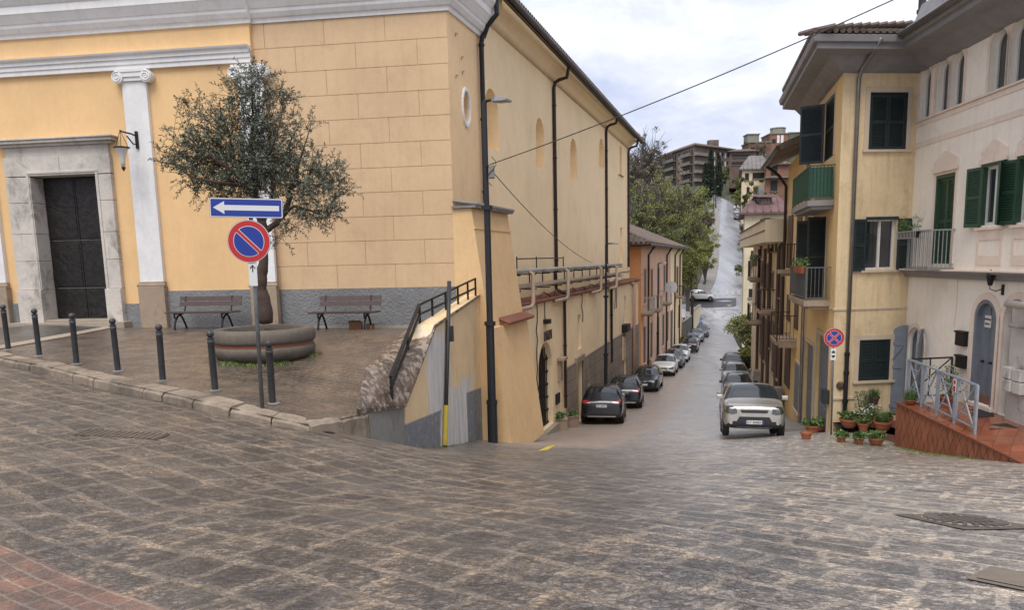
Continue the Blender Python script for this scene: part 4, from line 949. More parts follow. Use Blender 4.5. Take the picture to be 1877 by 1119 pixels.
def window(W, pts, off, depth, house, mull=1, trans=0, mat=None, curtain=False):
    """frame and pane set back in an opening; pts = outline"""
    a = min(p[0] for p in pts); b_ = max(p[0] for p in pts); z0 = min(p[1] for p in pts); z1 = max(p[1] for p in pts); mat = mat or M_wframe
    cx, cz = (a+b_)/2, (z0+z1)/2; inn = [(cx+(p[0]-cx)*(1-.13/(b_-a)), cz+(p[1]-cz)*(1-.13/(z1-z0))) for p in pts]; n = len(pts); mb = MB(); o0, o1 = off-depth, off-depth+.06
    vs = [W.P(p[0], p[1], o0) for p in pts]+[W.P(p[0], p[1], o1) for p in pts]+[W.P(p[0], p[1], o1) for p in inn]+[W.P(p[0], p[1], o0) for p in inn]
    mb.add(vs, [(k*n+i, k*n+(i+1) % n, ((k+1) % 4)*n+(i+1) % n, ((k+1) % 4)*n+i) for k in range(4) for i in range(n)])
    for k in range(mull): s = a+(b_-a)*(k+1)/(mull+1); wbox(mb, W, s-.035, s+.035, z0+.04, z1-.05, o0+.002, o1+.01)
    for k in range(trans): z = z0+(z1-z0)*(k+1)/(trans+1); wbox(mb, W, a+.05, b_-.05, z-.02, z+.02, o0+.002, o1+.005)
    f = hb(mb, house, 'window', mat)
    mb = MB(); prism(mb, W, inn, o0+.01, o0+.02); hb(mb, house, 'pane', M_glass, f)
    return f
def surround(W, pts_in, w, off, house, mat, proud=.03, bottom=False, name='surround'):
    a = min(p[0] for p in pts_in); b_ = max(p[0] for p in pts_in); z0 = min(p[1] for p in pts_in); z1 = max(p[1] for p in pts_in); mb = MB()
    wbox(mb, W, a-w, a, z0, z1, off, off+proud); wbox(mb, W, b_, b_+w, z0, z1, off, off+proud); wbox(mb, W, a-w, b_+w, z1, z1+w, off, off+proud)
    if bottom: wbox(mb, W, a-w-.03, b_+w+.03, z0-.07, z0, off, off+proud+.05)
    return hb(mb, house, name, mat)
def arch_surround(W, pts, w, off, house, mat, proud=.035, name='arch_surround', legs=True):
    a = min(p[0] for p in pts); b_ = max(p[0] for p in pts); z0 = min(p[1] for p in pts); z1 = max(p[1] for p in pts); h = (b_-a)/2; c = (a+b_)/2; zc_ = z1-h; mb = MB(); n = 14
    inn = [(c+h*math.cos(math.pi*k/n), zc_+h*math.sin(math.pi*k/n)) for k in range(n+1)]; out = [(c+(h+w)*math.cos(math.pi*k/n), zc_+(h+w)*math.sin(math.pi*k/n)) for k in range(n+1)]
    if legs: inn = [(b_, z0)]+inn+[(a, z0)]; out = [(b_+w, z0)]+out+[(a-w, z0)]
    mb.loft([[W.P(p[0], p[1], off), W.P(q[0], q[1], off), W.P(q[0], q[1], off+proud), W.P(p[0], p[1], off+proud)] for p, q in zip(inn, out)])
    return hb(mb, house, name, mat)
def balcony(W, a, b_, zf, depth, house, slabm, railm, hr=1.0, step=.11, panelm=None, npan=0, name='balcony', endrails=True, solid=None):
    mb = MB(); wbox(mb, W, a, b_, zf-.16, zf, 0, depth); wbox(mb, W, a+.08, b_-.08, zf-.26, zf-.16, 0, depth-.12)
    bl = hb(mb, house, name, slabm)
    mb = MB(); o = depth-.05; e = .04
    mb.bar(W.P(a+e, zf+hr, o), W.P(b_-e, zf+hr, o), .045, .03); mb.bar(W.P(a+e, zf+.08, o), W.P(b_-e, zf+.08, o), .03, .02)
    for s in (a+e, b_-e):
        mb.bar(W.P(s, zf+hr, 0), W.P(s, zf+hr, o), .045, .03); mb.bar(W.P(s, zf+.08, 0), W.P(s, zf+.08, o), .03, .02); mb.bar(W.P(s, zf, o), W.P(s, zf+hr, o), .04)
        k = step
        while k < o: mb.bar(W.P(s, zf+.08, k), W.P(s, zf+hr, k), .016); k += step
    s = a+e+step
    while s < b_-e: mb.bar(W.P(s, zf+.08, o), W.P(s, zf+hr, o), .016); s += step
    r = hb(mb, house, 'railing', railm, bl)
    if panelm:
        mb = MB()
        for k in range(npan):
            u = a+e+.05+(b_-a-2*e-.1)*k/npan; v = a+e+.05+(b_-a-2*e-.1)*(k+1)/npan-.03; wbox(mb, W, u, v, zf+.1, zf+hr-.04, o-.03, o-.015)
        hb(mb, house, 'panel', panelm, bl)
    return bl
# ------------------------------------------------------------------ yellow corner house
yh = thing('corner_house', 'three storey yellow corner house with dark shutters, grey drainpipe and deep grey eaves', 'house', tuple(YF.P(0, -3.2)))
ZE = YF.hit(1600, 134)[1]
zg = -5.0
w1 = YF.rect(1595, 169, 1659, 274); w2 = YF.rect(1588, 402, 1639, 494); w3 = YF.rect(1575, 624, 1628, 697)
mb = MB(); panel(mb, YF, [(0, zg), (sJ, zg), (sJ, ZE+.4), (0, ZE+.4)], [rectpts(w1), rectpts(w2), rectpts(w3)], 0, .22, back=True); hb(mb, yh, 'front_wall', M_yel)
e1 = YS.sx(1470, 560)
f1 = YS.rect(1513, 190, 1527, 285); f2 = YS.rect(1494, 404, 1509, 546); g1 = YS.rect(1476, 624, 1487, 775); g2 = YS.rect(1498, 610, 1514.5, 790)
g1 = (g1[0], g1[1], -5, g1[3]); g2 = (g2[0], g2[1], -5, g2[3])
mb = MB(); panel(mb, YS, [(0, -6), (e1, -6), (e1, ZE+.4), (0, ZE+.4)], [rectpts(f1), rectpts(f2), rectpts(g1), rectpts(g2)], 0, .22, back=True); hb(mb, yh, 'side_wall', M_yelside)
mb = MB(); mb.add([YS.P(e1, -6), YS.P(e1, ZE+.4), YS.P(e1, ZE+2.5, -5), YS.P(e1, ZE+.4, -10), YS.P(e1, -6, -10)], [(0, 1, 2, 3, 4)]); hb(mb, yh, 'gable_wall', M_yelside)
for w_, tw in ((w1, .14), (w3, .14)):
    surround(YF, rectpts(w_), tw, 0, yh, M_beigetrim, .02, bottom=True, name='window_surround'); c_ = (w_[0]+w_[1])/2
    mb = MB(); wbox(mb, YF, w_[0], w_[1], w_[2], w_[3], -.10, -.09); wbox(mb, YF, w_[0], w_[0]+.05, w_[2], w_[3], -.08, .01); wbox(mb, YF, w_[1]-.05, w_[1], w_[2], w_[3], -.08, .01); wbox(mb, YF, w_[0]+.05, w_[1]-.05, w_[3]-.05, w_[3], -.08, .01); hb(mb, yh, 'shutter_frame', M_dksh)
    louvre(YF, w_[0]+.05, c_-.005, w_[2]+.01, w_[3]-.06, -.05, M_dksh, yh); louvre(YF, c_+.005, w_[1]-.05, w_[2]+.01, w_[3]-.06, -.05, M_dksh, yh)
surround(YF, rectpts(w2), .10, 0, yh, M_beigetrim, .02, bottom=True, name='window_surround'); window(YF, rectpts(w2), 0, .16, yh, 1)
mb = MB(); wbox(mb, YF, w2[0]-.03, w2[1]+.03, w2[3]-.02, w2[3]+.06, .001, .04); hb(mb, yh, 'shutter_frame', M_dksh)
sl = YF.rect(1564, 400, 1587, 496); louvre(YF, sl[0], w2[0]-.02, w2[2]-.03, w2[3]+.0, .03, M_dksh, yh); louvre(YF, w2[1]+.02, min(sJ-.03, w2[1]+.42), w2[2]-.03, w2[3]+.0, .03, M_dksh, yh)
mb = MB(); zz = YF.hit(1580, 568)[1]; wbox(mb, YF, -.02, sJ-.01, zz, zz+.05, 0, .03); wbox(mb, YS, 0, e1, zz, zz+.05, 0, .03); hb(mb, yh, 'string_course', M_beigetrim)
mb = MB(); zz = YF.hit(1540, 733)[1]; wbox(mb, YF, .0, YF.sx(1566, 730), zz, zz+.06, 0, .035); hb(mb, yh, 'string_course', M_beigetrim)
# eaves: soffit slab, cove, gutter, with mitred corner
OV = 1.0
def eave_ring(z, o, z1=None):
    A = YS.o.xy+YS.n.xy*o; B = YF.o.xy+YF.n.xy*o; d1, d2 = YS.d.xy, YF.d.xy; den = d1.x*d2.y-d1.y*d2.x; t = ((B.x-A.x)*d2.y-(B.y-A.y)*d2.x)/den; p = A+d1*t
    B2 = PK.o.xy+PK.n.xy*o; A2 = B; den = d2.x*PK.d.y-d2.y*PK.d.x; t = ((B2.x-A2.x)*PK.d.y-(B2.y-A2.y)*PK.d.x)/den; q = A2+d2*t
    return p, q
ZP = PK.hit(1760, 82)[1]   # soffit foot on the pink wall
prof = [(0, ZE), (.10, ZE+.04), (.25, ZE+.16), (.42, ZE+.34), (.45, ZE+.36), (OV-.12, ZE+.42), (OV-.12, ZE+.56), (OV-.02, ZE+.58), (OV+.02, ZE+.74), (OV-.02, ZE+.76), (-.2, ZE+.84)]
def eave(name, prof, house, parts=('S', 'F')):
    ringS, ringC, ringJ, ringP = [], [], [], []
    for o, z in prof:
        p, q = eave_ring(z, o); ringC.append((p.x, p.y, z)); ringJ.append((q.x, q.y, z)); v = YS.P(e1+.35, z, o); ringS.append(tuple(v)); v = PK.P(9.5, z, o); ringP.append(tuple(v))
    return ringS, ringC, ringJ, ringP
rS, rC, rJ, rP = eave('eave', prof, yh)
mb = MB(); mb.loft([rS, rC, rJ]); hb(mb, yh, 'eaves', M_eave)
# tiled roof
mb = MB(); zR = ZE+.80
pC = eave_ring(0, OV-.03)[0]; pJ = eave_ring(0, OV-.03)[1]; S0 = YS.P(e1+.3, zR, OV-.03)
ridge_z = zR+.9; far_ = YS.P(e1+.3, ridge_z, -5); near_ = YS.P(3.6, ridge_z, -5)
rr1 = J+Vector((4, 3, ridge_z))
mb.add([S0, Vector((pC.x, pC.y, zR)), near_, far_], [(0, 1, 2, 3)]); mb.add([Vector((pC.x, pC.y, zR)), Vector((pJ.x+3, pJ.y+.3, zR)), Vector((near_.x+3, near_.y+.3, ridge_z)), near_], [(0, 1, 2, 3)])
k = 0
while k < (pJ-pC).length+.6:
    a = Vector((pC.x, pC.y, zR+.03))+Vector((YF.d.x, YF.d.y, 0))*k; d_ = Vector((.245, 1, 0)).normalized()
    mb.tube([a-d_*.07, a+d_*3.3+Vector((0, 0, .80))], .07, 6); k += .19
k = 0
while k < e1+.5:
    a = Vector((pC.x, pC.y, zR+.03))+Vector((YS.d.x, YS.d.y, 0))*k; d_ = -YS.n; L_ = min(5.5, .5+k*1.3)
    mb.tube([a-d_*.07, a+d_*L_+Vector((0, 0, L_*.16))], .07, 6); k += .19
hb(mb, yh, 'roof', M_roofold)
# drainpipe on the front
s_ = YF.sx(1563, 400, .1); mb = MB(); zz = YF.hit(1552, 650, .1)[1]
mb.tube([YF.P(s_, zz, .1), YF.P(s_, ZE-.15, .1), YF.P(s_+.03, ZE+.1, .2), YF.P(s_+.05, ZE+.35, .62), YF.P(s_+.05, ZE+.65, OV+.02)], .055, 10); hb(mb, yh, 'drainpipe', M_gutter, smooth=True)
mb = MB(); mb.tube([YF.P(s_, -3.6, .1), YF.P(s_, zz, .1)], .062, 10)
for z in (zz, zz-.55, zz-1.4): mb.lathe([(.08, -.05), (.08, .05)], 10, tuple(YF.P(s_, z, .1)))
hb(mb, yh, 'drainpipe', M_black)
# side: windows, balconies
louvre(YS, f1[0], f1[1], f1[2], f1[3], -.06, M_dksh, yh)
W_ = Wall(YS.P(f1[1], 0).xy, YS.n.xy); a = .0
mb = MB(); lv = Wall(YS.P(f1[1]+.02, 0).xy, (YS.n.xy+YS.d.xy*.35)); lv.n = -lv.n if lv.n.y > 0 else lv.n
louvre(lv, .02, .75, f1[2]-.0, f1[3], 0, M_dksh, yh)
surround(YS, rectpts(f1), .12, 0, yh, M_beigetrim, .02, name='window_surround')
window(YS, rectpts(f2), 0, .18, yh, 1); surround(YS, rectpts(f2), .12, 0, yh, M_beigetrim, .02, name='window_surround')
for s_h, ang in ((f2[1]+.02, .55), (f2[0]-.02, -.4)):
    lv = Wall(YS.P(s_h, 0).xy, (YS.n.xy+YS.d.xy*ang)); lv.n = -lv.n if lv.n.y > 0 else lv.n
    louvre(lv, .02, .62, f2[2]+.02, f2[3], 0, M_dksh, yh)
# green balcony, top
gb = YS.hit(1529, 366, 0); BD = .74
zfl = gb[1]
balcony(YS, YS.sx(1529, 366)-.0, YS.sx(1450, 372, BD), zfl, BD, yh, M_eave, M_green_metal, 1.0, .10, M_greypanel, 2)
mb = MB(); sgb = YS.sx(1529, 366)+.06
wbox(mb, YS, sgb, sgb+.012, zfl+.1, zfl+.95, .04, BD-.07); hb(mb, yh, 'green_screen', M_green_metal)
gb = YS.hit(1521, 552, 0); zfl2 = gb[1]; s2_ = YS.sx(1521, 552)
balcony(YS, s2_, YS.sx(1445, 540, BD), zfl2, BD, yh, M_stonetan, simple('grey_iron', (.13, .14, .145), .4, .4), 1.0, .11, M_greypanel, 3)
for g in (g1, g2):
    surround(YS, rectpts(g), .14, 0, yh, M_beigetrim, .03, name='door_surround'); mb = MB(); wbox(mb, YS, g[0], g[1], g[2], g[3], -.15, -.10)
    for k in range(3): wbox(mb, YS, g[0]+.1, g[1]-.1, g[2]+1.0+k*.9, g[2]+1.75+k*.9, -.10, -.085)
    hb(mb, yh, 'door', M_greydoor)
s_ = YS.sx(1471, 600, .1); mb = MB(); mb.tube([YS.P(s_, -6, .1), YS.P(s_, ZE-.2, .1)], .06, 8); hb(mb, yh, 'drainpipe', M_gutter)
# small letter box on the side by the corner and cast iron plate
mb = MB(); q = YS.hit(1516, 722, .05); wbox(mb, YS, q[0]-.1, q[0]+.3, q[1]-.3, q[1]+.1, .01, .18); hb(mb, yh, 'meter_box', M_dksh)
mb = MB(); q = YF.hit(1539, 708, 0); prism(mb, YF, [(q[0]+.12*math.cos(t*math.pi/8), q[1]+.14*math.sin(t*math.pi/8)) for t in range(16)], .001, .02); hb(mb, yh, 'iron_plate', M_conc)
# ------------------------------------------------------------------ pink house
ph = thing('pink_house', 'pale pink rendered house with arched top windows, green shutters and red tiled terrace', 'house', tuple(PK.P(0, -2.2)))
def prect(x0, x1, zt_px, zb_px): # s range from columns at mid height, z from one (col,row) each
    return PK.sx(x0, (zt_px[1]+zb_px[1])/2), PK.sx(x1, (zt_px[1]+zb_px[1])/2), PK.hit(*zb_px)[1], PK.hit(*zt_px)[1]
AW = []; zbA = PK.hit(1750, 195)[1]; ztA = PK.hit(1756, 93)[1]
for x0, x1, ym in ((1686.5, 1706, 172), (1717, 1739, 155), (1743, 1767, 142), (1815, 1846, 110), (1851, 1886, 92)): AW.append(archpts((PK.sx(x0, ym), PK.sx(x1, ym), zbA, ztA)))
fd = prect(1713, 1748, (1748, 316), (1748, 484)); fw = prect(1802, 1839, (1820, 304), (1820, 412)); fw2_ = (PK.sx(1868, 350), PK.sx(1868, 350)+(fw[1]-fw[0]), fw[2], fw[3])
dr_ = archpts(prect(1783, 1825, (1806, 549), (1800, 742))); aw = archpts(prect(1662, 1690, (1678, 600), (1678, 735))); da = archpts(prect(1836, 1885, (1870, 549), (1860, 770)))
PKL = 9.5; ZPK = ZE+.3
mb = MB(); panel(mb, PK, [(0, -5), (PKL, -5), (PKL, ZPK), (0, ZPK)], AW+[rectpts(fd), rectpts(fw), rectpts(fw2_), dr_, aw, da], 0, .26, back=True); hb(mb, ph, 'front_wall', M_pink)
mb = MB(); mb.add([PK.P(PKL, -5), PK.P(PKL, ZPK+.5), PK.P(PKL, ZPK+.5, -9), PK.P(PKL, -5, -9)], [(0, 1, 2, 3)]); hb(mb, ph, 'end_wall', M_pink)
ZQ = ZE-.02
mb = MB(); mb.loft([rJ, rP]); hb(mb, ph, 'eaves', M_eave)
mb = MB()
for o in (.0, .05): mb.tube([PK.P(-OV, ZE+.70+o*.8, OV+.06+o), PK.P(PKL, ZE+.70+o*.8, OV+.06+o)], .06, 8)
hb(mb, ph, 'gutter', M_gutter, smooth=True)
mb = MB(); mb.add([PK.P(-1, ZE+.82, OV), PK.P(PKL, ZE+.82, OV), PK.P(PKL, ZE+2.6, -4), PK.P(-1, ZE+2.6, -4)], [(0, 1, 2, 3)]); hb(mb, ph, 'roof', M_roofold)
# chimney and dormer
ch = atY(1690, 8, 25.0); mb = MB(); mb.tube([(ch.x, ch.y, ch.z-2.6), (ch.x, ch.y, ch.z+.6)], .11, 12); mb.tube([(ch.x, ch.y, ch.z-.25), (ch.x, ch.y, ch.z-.15)], .15, 12); mb.box(ch.x-.2, ch.x+.2, ch.y-.2, ch.y+.2, ch.z-2.8, ch.z-.9); hb(mb, ph, 'chimney', M_steel)
mb = MB(); d0 = atY(1696, 62, 21.2); d1_ = atY(1742, -30, 21.2)
for k in range(4): mb.bar(d0+Vector((k*.16, 0, 0)), d1_+Vector((k*.16, 0, 0)), .09, .05)
hb(mb, ph, 'dormer_edge', M_gutter)
mb = MB(); mb.hexa([d0+Vector((.1, .1, -.3)), d1_+Vector((.1, .1, 0)), d1_+Vector((2.5, .1, 0)), d0+Vector((2.5, .1, -.3))], [p+Vector((0, 1.5, 0)) for p in (d0+Vector((.1, .1, -.3)), d1_+Vector((.1, .1, 0)), d1_+Vector((2.5, .1, 0)), d0+Vector((2.5, .1, -.3)))]); hb(mb, ph, 'dormer', M_eave)
for pts in AW:
    window(PK, pts, 0, .20, ph, 0); arch_surround(PK, pts, .10, 0, ph, M_pinktrim, .025)
for i, j in ((0, 1), (1, 2), (3, 4)):
    c_ = (max(p[0] for p in AW[i])+min(p[0] for p in AW[j]))/2; mb = MB(); prism(mb, PK, [(c_+.10*math.cos(t*math.pi/8), ztA+.0+.14*math.sin(t*math.pi/8)) for t in range(16)], .001, .03); hb(mb, ph, 'roundel', M_pinktrim)
a_ = min(p[0] for p in AW[0])-.12
mb = MB(); wbox(mb, PK, a_, PKL, zbA-.05, zbA, 0, .06); wbox(mb, PK, a_, PKL, zbA-.19, zbA-.06, 0, .02); hb(mb, ph, 'sill_course', M_pinktrim)
zb1, zb2_ = PK.hit(1800, 234)[1], PK.hit(1800, 223)[1]; mb = MB(); wbox(mb, PK, a_, PKL, zb1, zb2_, 0, .02); hb(mb, ph, 'band_course', M_pinktrim)
for x0, x1 in ((1707.5, 1712), (1767, 1770.5)):
    mb = MB(); s_ = PK.sx(x0, 150); wbox(mb, PK, s_, s_+.08, zbA, ZE, 0, .03); hb(mb, ph, 'pilaster_strip', M_pinktrim)
# hooded openings
def hood(a, b_, z):
    mb = MB(); w_ = b_-a; e = .10
    prism(mb, PK, [(a-e, z+.02), (b_+e, z+.02), (b_+e, z+.30), ((a+b_)/2, z+.56), (a-e, z+.30)], 0, .06); prism(mb, PK, [(a-e*1.3, z+.02), (b_+e*1.3, z+.02), (b_+e*1.3, z+.14), (a-e*1.3, z+.14)], .0601, .09); return hb(mb, ph, 'window_hood', M_pinktrim)
for r_ in (fd, fw, fw2_): hood(r_[0], r_[1], r_[3]+.05)
surround(PK, rectpts(fd), .10, 0, ph, M_pinktrim, .03, name='door_surround')
mb = MB(); wbox(mb, PK, fd[0], fd[1], fd[3]-.10, fd[3], -.1, .02); wbox(mb, PK, fd[0], fd[0]+.07, fd[2], fd[3]-.1, -.1, .02); wbox(mb, PK, fd[1]-.07, fd[1], fd[2], fd[3]-.1, -.1, .02); hb(mb, ph, 'shutter_frame', M_gsh)
c_ = (fd[0]+fd[1])/2; louvre(PK, fd[0]+.07, c_, fd[2], fd[3]-.1, -.08, M_gsh, ph); louvre(PK, c_, fd[1]-.07, fd[2], fd[3]-.1, -.08, M_gsh, ph)
for r_ in (fw, fw2_):
    window(PK, rectpts(r_), 0, .12, ph, 1); mb = MB(); wbox(mb, PK, r_[0]-.05, r_[1]+.05, r_[3], r_[3]+.07, 0, .07); wbox(mb, PK, r_[0]-.02, r_[0]+.03, r_[2], r_[3], -.06, .05); wbox(mb, PK, r_[1]-.03, r_[1]+.02, r_[2], r_[3], -.06, .05); hb(mb, ph, 'shutter_frame', M_gsh)
    ww = .5
    lv = Wall(PK.P(r_[0]-.02, 0).xy, (-PK.d.xy+PK.n.xy*.28)); lv.n = -lv.n if lv.n.x > 0 else lv.n; louvre(lv, .02, ww, r_[2]-.03, r_[3]+.02, 0, M_gsh, ph)
    lv = Wall(PK.P(r_[1]-.02, 0).xy, (PK.d.xy+PK.n.xy*.75)); lv.n = -lv.n if lv.n.x > 0 else lv.n; louvre(lv, .02, ww+.05, r_[2]-.03, r_[3]+.02, 0, M_gsh, ph)
    mb = MB(); a, b_ = r_[0]-.12, r_[1]+.12; zt3 = r_[2]-.05; zb3 = PK.hit(1793, 486)[1]
    wbox(mb, PK, a-.05, b_+.05, zt3-.06, zt3, 0, .08); wbox(mb, PK, a, a+.1, zb3, zt3-.06, 0, .025); wbox(mb, PK, b_-.1, b_, zb3, zt3-.06, 0, .025); wbox(mb, PK, a+.1, b_-.1, zt3-.3, zt3-.06, 0, .025); wbox(mb, PK, a+.1, b_-.1, zb3, zb3+.22, 0, .025); hb(mb, ph, 'window_apron', M_pinktrim)
# grey ledge
zL1 = PK.hit(1760, 497)[1]; mb = MB(); mb.loft([[PK.P(s, zL1-.20, 0), PK.P(s, zL1-.2, .12), PK.P(s, zL1-.06, .20), PK.P(s, zL1-.05, .30), PK.P(s, zL1, .32), PK.P(s, zL1, 0)] for s in (.0, PKL)]); hb(mb, ph, 'ledge', M_eave)
mb = MB(); wbox(mb, PK, 0, PKL, zL1+.001, zL1+.035, 0, .35); hb(mb, ph, 'ledge_top', M_pinktrim)
# small balcony with a bowed rail
zr = PK.hit(1712, 421, .7)[1]-zL1; a = fd[0]-.12; b_ = fd[1]+.12; o = .62
mb = MB(); wbox(mb, PK, a-.05, b_+.05, zL1+.036, zL1+.08, 0, o+.04); bl = hb(mb, ph, 'balcony', M_eave)
M_wrail = simple('pale_grey_rail', (.33, .34, .34), .4, .3)
mb = MB(); hr = zr
for s in (a, b_):
    mb.bar(PK.P(s, zL1+hr, 0), PK.P(s, zL1+hr, o), .035); k = .1
    while k < o: mb.bar(PK.P(s, zL1+.05, k), PK.P(s, zL1+hr, k), .016); k += .1
mb.bar(PK.P(a, zL1+hr, o), PK.P(b_, zL1+hr, o), .035); mb.bar(PK.P(a, zL1+.12, o), PK.P(b_, zL1+.12, o), .025); s = a
while s <= b_+.01: mb.bar(PK.P(s, zL1+.06, o), PK.P(s, zL1+hr, o), .018); s += (b_-a)/12
mb.bar(PK.P(a-.6, zL1+hr, o), PK.P(a, zL1+hr, o), .03)
hb(mb, ph, 'railing', M_wrail, bl)
# arched window with open leaves
window(PK, aw, 0, .12, ph, 1); arch_surround(PK, aw, .12, 0, ph, M_pinktrim, .03)
def leaf(W, w_, z0, z1, mat, left=True, thk=.05):
    mb = MB(); n = 8; h = w_
    pts = [(0, z0), (w_, z0)]+[(w_*math.cos(math.pi/2*k/n), z1-h+h*math.sin(math.pi/2*k/n)) for k in range(n+1)]
    prism(mb, W, pts, 0, thk)
    for z in (z0+.1, z0+(z1-z0)*.5, z1-h): wbox(mb, W, .04, w_-.04, z, z+.10, thk, thk+.02)
    wbox(mb, W, .03, .10, z0+.05, z1-h*.2, thk, thk+.018); wbox(mb, W, w_-.10, w_-.03, z0+.05, z1-h, thk, thk+.018)
    mb.bar(W.P(.12, z1-h-.05, thk+.01), W.P(w_-.12, z0+(z1-z0)*.5+.1, thk+.01), .05, .02)
    return hb(mb, ph, 'shutter', mat)
az0 = min(p[1] for p in aw); az1 = max(p[1] for p in aw); awd = (max(p[0] for p in aw)-min(p[0] for p in aw))/2
lv = Wall(PK.P(min(p[0] for p in aw)-.02, 0, .02).xy, (PK.n.xy*1.0-PK.d.xy*.45)); lv.n = -lv.n if lv.n.y > 0 else lv.n
lz0 = atY(1645, 768, 21.3).z; leaf(lv, awd+.12, lz0, az1+.02, M_greydoor)
lv = Wall(PK.P(max(p[0] for p in aw)+.02, 0, .02).xy, (PK.n.xy*.8+PK.d.xy*1.0)); lv.n = -lv.n if lv.n.x > 0 else lv.n
leaf(lv, awd, az0+.1, az1, M_greydoor)
# arched front door
c_ = (min(p[0] for p in dr_)+max(p[0] for p in dr_))/2; arch_surround(PK, dr_, .16, 0, ph, M_pinktrim, .04, 'door_surround')
dz_0 = min(p[1] for p in dr_); dz_1 = max(p[1] for p in dr_); da_, db_ = min(p[0] for p in dr_), max(p[0] for p in dr_)
arch_surround(PK, archpts((da_+.09, db_-.09, dz_0, dz_1-.09)), .088, -.12, ph, M_greydoor, .14, 'door_frame')
mb = MB(); prism(mb, PK, archpts((da_+.09, db_-.09, dz_0, dz_1-.09)), -.16, -.10)
for k in range(6): s = da_+.16+k*(db_-da_-.32)/5; wbox(mb, PK, s-.006, s+.006, dz_0+.1, dz_1-.45, -.10, -.092)
wbox(mb, PK, c_-.02, c_+.02, dz_0, dz_1-.2, -.10, -.075)
fdoor = hb(mb, ph, 'front_door', M_greydoor)
M_brass = simple('dark_brass', (.05, .04, .03), .35, .8)
for ds in (-.18, .18):
    mb = MB(); mb.tube([PK.P(c_+ds, dz_0+1.02, -.09), PK.P(c_+ds, dz_0+1.02, -.03)], .03, 8); mb.tube([PK.P(c_+ds, dz_0+1.02, -.03), PK.P(c_+ds+.09, dz_0+1.02, -.03)], .015, 6); hb(mb, ph, 'handle', M_brass, fdoor)
mb = MB(); wbox(mb, PK, da_+.12, db_-.12, dz_0+.01, dz_0+.2, -.09, -.07); hb(mb, ph, 'kick_plate', M_tile, fdoor)
M_plate = simple('white_plate', (.62, .6, .56), .5, 0, .03); M_ink = flat('black_lettering', (.02, .02, .02), .6)
pz = dz_0+1.98; mb = MB(); wbox(mb, PK, c_-.20, c_+.06, pz-.13, pz+.16, -.09, -.07); pl = hb(mb, ph, 'name_plate', M_plate, fdoor)
for i, t_ in enumerate(('Bed Home', 'Rooms')):
    q = text_on('lettering', t_, .062, wallM(PK, c_-.07, pz+.07-.11*i, -.068), M_ink); q.parent = pl
mb = MB(); wbox(mb, PK, da_-.15, db_+.1, dz_0-.10, dz_0-.002, -.1, .1); hb(mb, ph, 'doorstep', M_pinktrim)
# second arch: old grey door half hidden by lagged pipes and meter boxes
arch_surround(PK, da, .16, 0, ph, M_pinktrim, .04, 'arch_surround'); a, b_ = min(p[0] for p in da), max(p[0] for p in da); z0, z1 = min(p[1] for p in da), max(p[1] for p in da)
M_oldwood = plaster('old_grey_wood', (.24, .225, .21), .3, .85, streak=.5, stain_col=(.12, .11, .10)); mb = MB()
for k in range(6): u = a+(b_-a)*k/6; wbox(mb, PK, u+.005, u+(b_-a)/6-.005, z0, z1-.4 if k in (0, 5) else z1-.1, -.18, -.14+.005*(k % 2))
hb(mb, ph, 'old_door', M_oldwood)
M_peel = plaster('peeling_white_metal', (.52, .49, .45), .15, .6, stain=.75, stain_col=(.09, .07, .06))
mb = MB(); s5 = PK.sx(1849, 650, .1); wbox(mb, PK, s5, s5+1.0, z0-.1, z1-.2, .005, .10); hb(mb, ph, 'service_panel', M_peel)
mb = MB(); zq1 = PK.hit(1850, 558, .3)[1]; zq2 = PK.hit(1850, 597, .25)[1]; s6 = PK.sx(1845, 560, .3)
mb.tube([PK.P(s6, zq1, .28), PK.P(s6+3, zq1, .28)], .085, 12); mb.tube([PK.P(s6+.05, zq2, .22), PK.P(s6+3, zq2, .22)], .045, 10); hb(mb, ph, 'service_pipe', M_peel, smooth=True)
for py in (683, 706):
    mb = MB(); zq = PK.hit(1850, py, .2)[1]; s7 = PK.sx(1842, py, .2); wbox(mb, PK, s7, s7+.30, zq-.14, zq+.12, .1, .28); wbox(mb, PK, s7+.32, s7+.62, zq-.16, zq+.10, .1, .24); hb(mb, ph, 'meter_box', M_peel, bevel=.015)
for py0, py1 in ((607, 636), (651, 677)):
    r_ = PK.rect(1752, py0, 1766, py1, .1); mb = MB(); wbox(mb, PK, r_[0], r_[1], r_[2], r_[3], .002, .12); wbox(mb, PK, r_[0]-.01, r_[1]+.01, r_[3]-.03, r_[3]+.02, .002, .15); hb(mb, ph, 'letter_box', M_black, bevel=.008)
mb = MB(); s_, z_ = PK.hit(1756, 505, .01); _, z9 = PK.hit(1752, 603, .01); mb.tube([PK.P(s_, z_, .02), PK.P(s_+.02, (z_+z9)/2, .02), PK.P(s_-.05, z9, .02)], .01, 5); hb(mb, ph, 'cable', M_pinktrim)
# coach lantern
lq = PK.hit(1839, 530, 0); wl = thing('coach_lantern', 'small black coach lantern on the pink wall above the arched door', 'lantern', tuple(PK.P(lq[0], lq[1], 0)))
mb = MB(); wbox(mb, PK, lq[0]-.04, lq[0]+.04, lq[1]-.14, lq[1]+.10, .001, .03); mb.tube([PK.P(lq[0], lq[1], .02), PK.P(lq[0]-.05, lq[1]-.05, .15), PK.P(lq[0]-.1, lq[1], .25), PK.P(lq[0]-.1, lq[1]+.08, .25)], .012, 6); under(mb.build('arm', M_black), wl)
mb = MB(); pc = PK.P(lq[0]-.1, lq[1]+.08, .25); mb.lathe([(.05, 0), (.055, .02), (.10, .20), (.115, .21), (.08, .27), (.03, .31), (.01, .37)], 6, tuple(pc)); under(mb.build('lamp_housing', M_black), wl)
mb = MB(); mb.lathe([(.052, .03), (.092, .19)], 6, tuple(pc+Vector((0, 0, 0))), caps=True); under(mb.build('pane', M_wglass), wl)
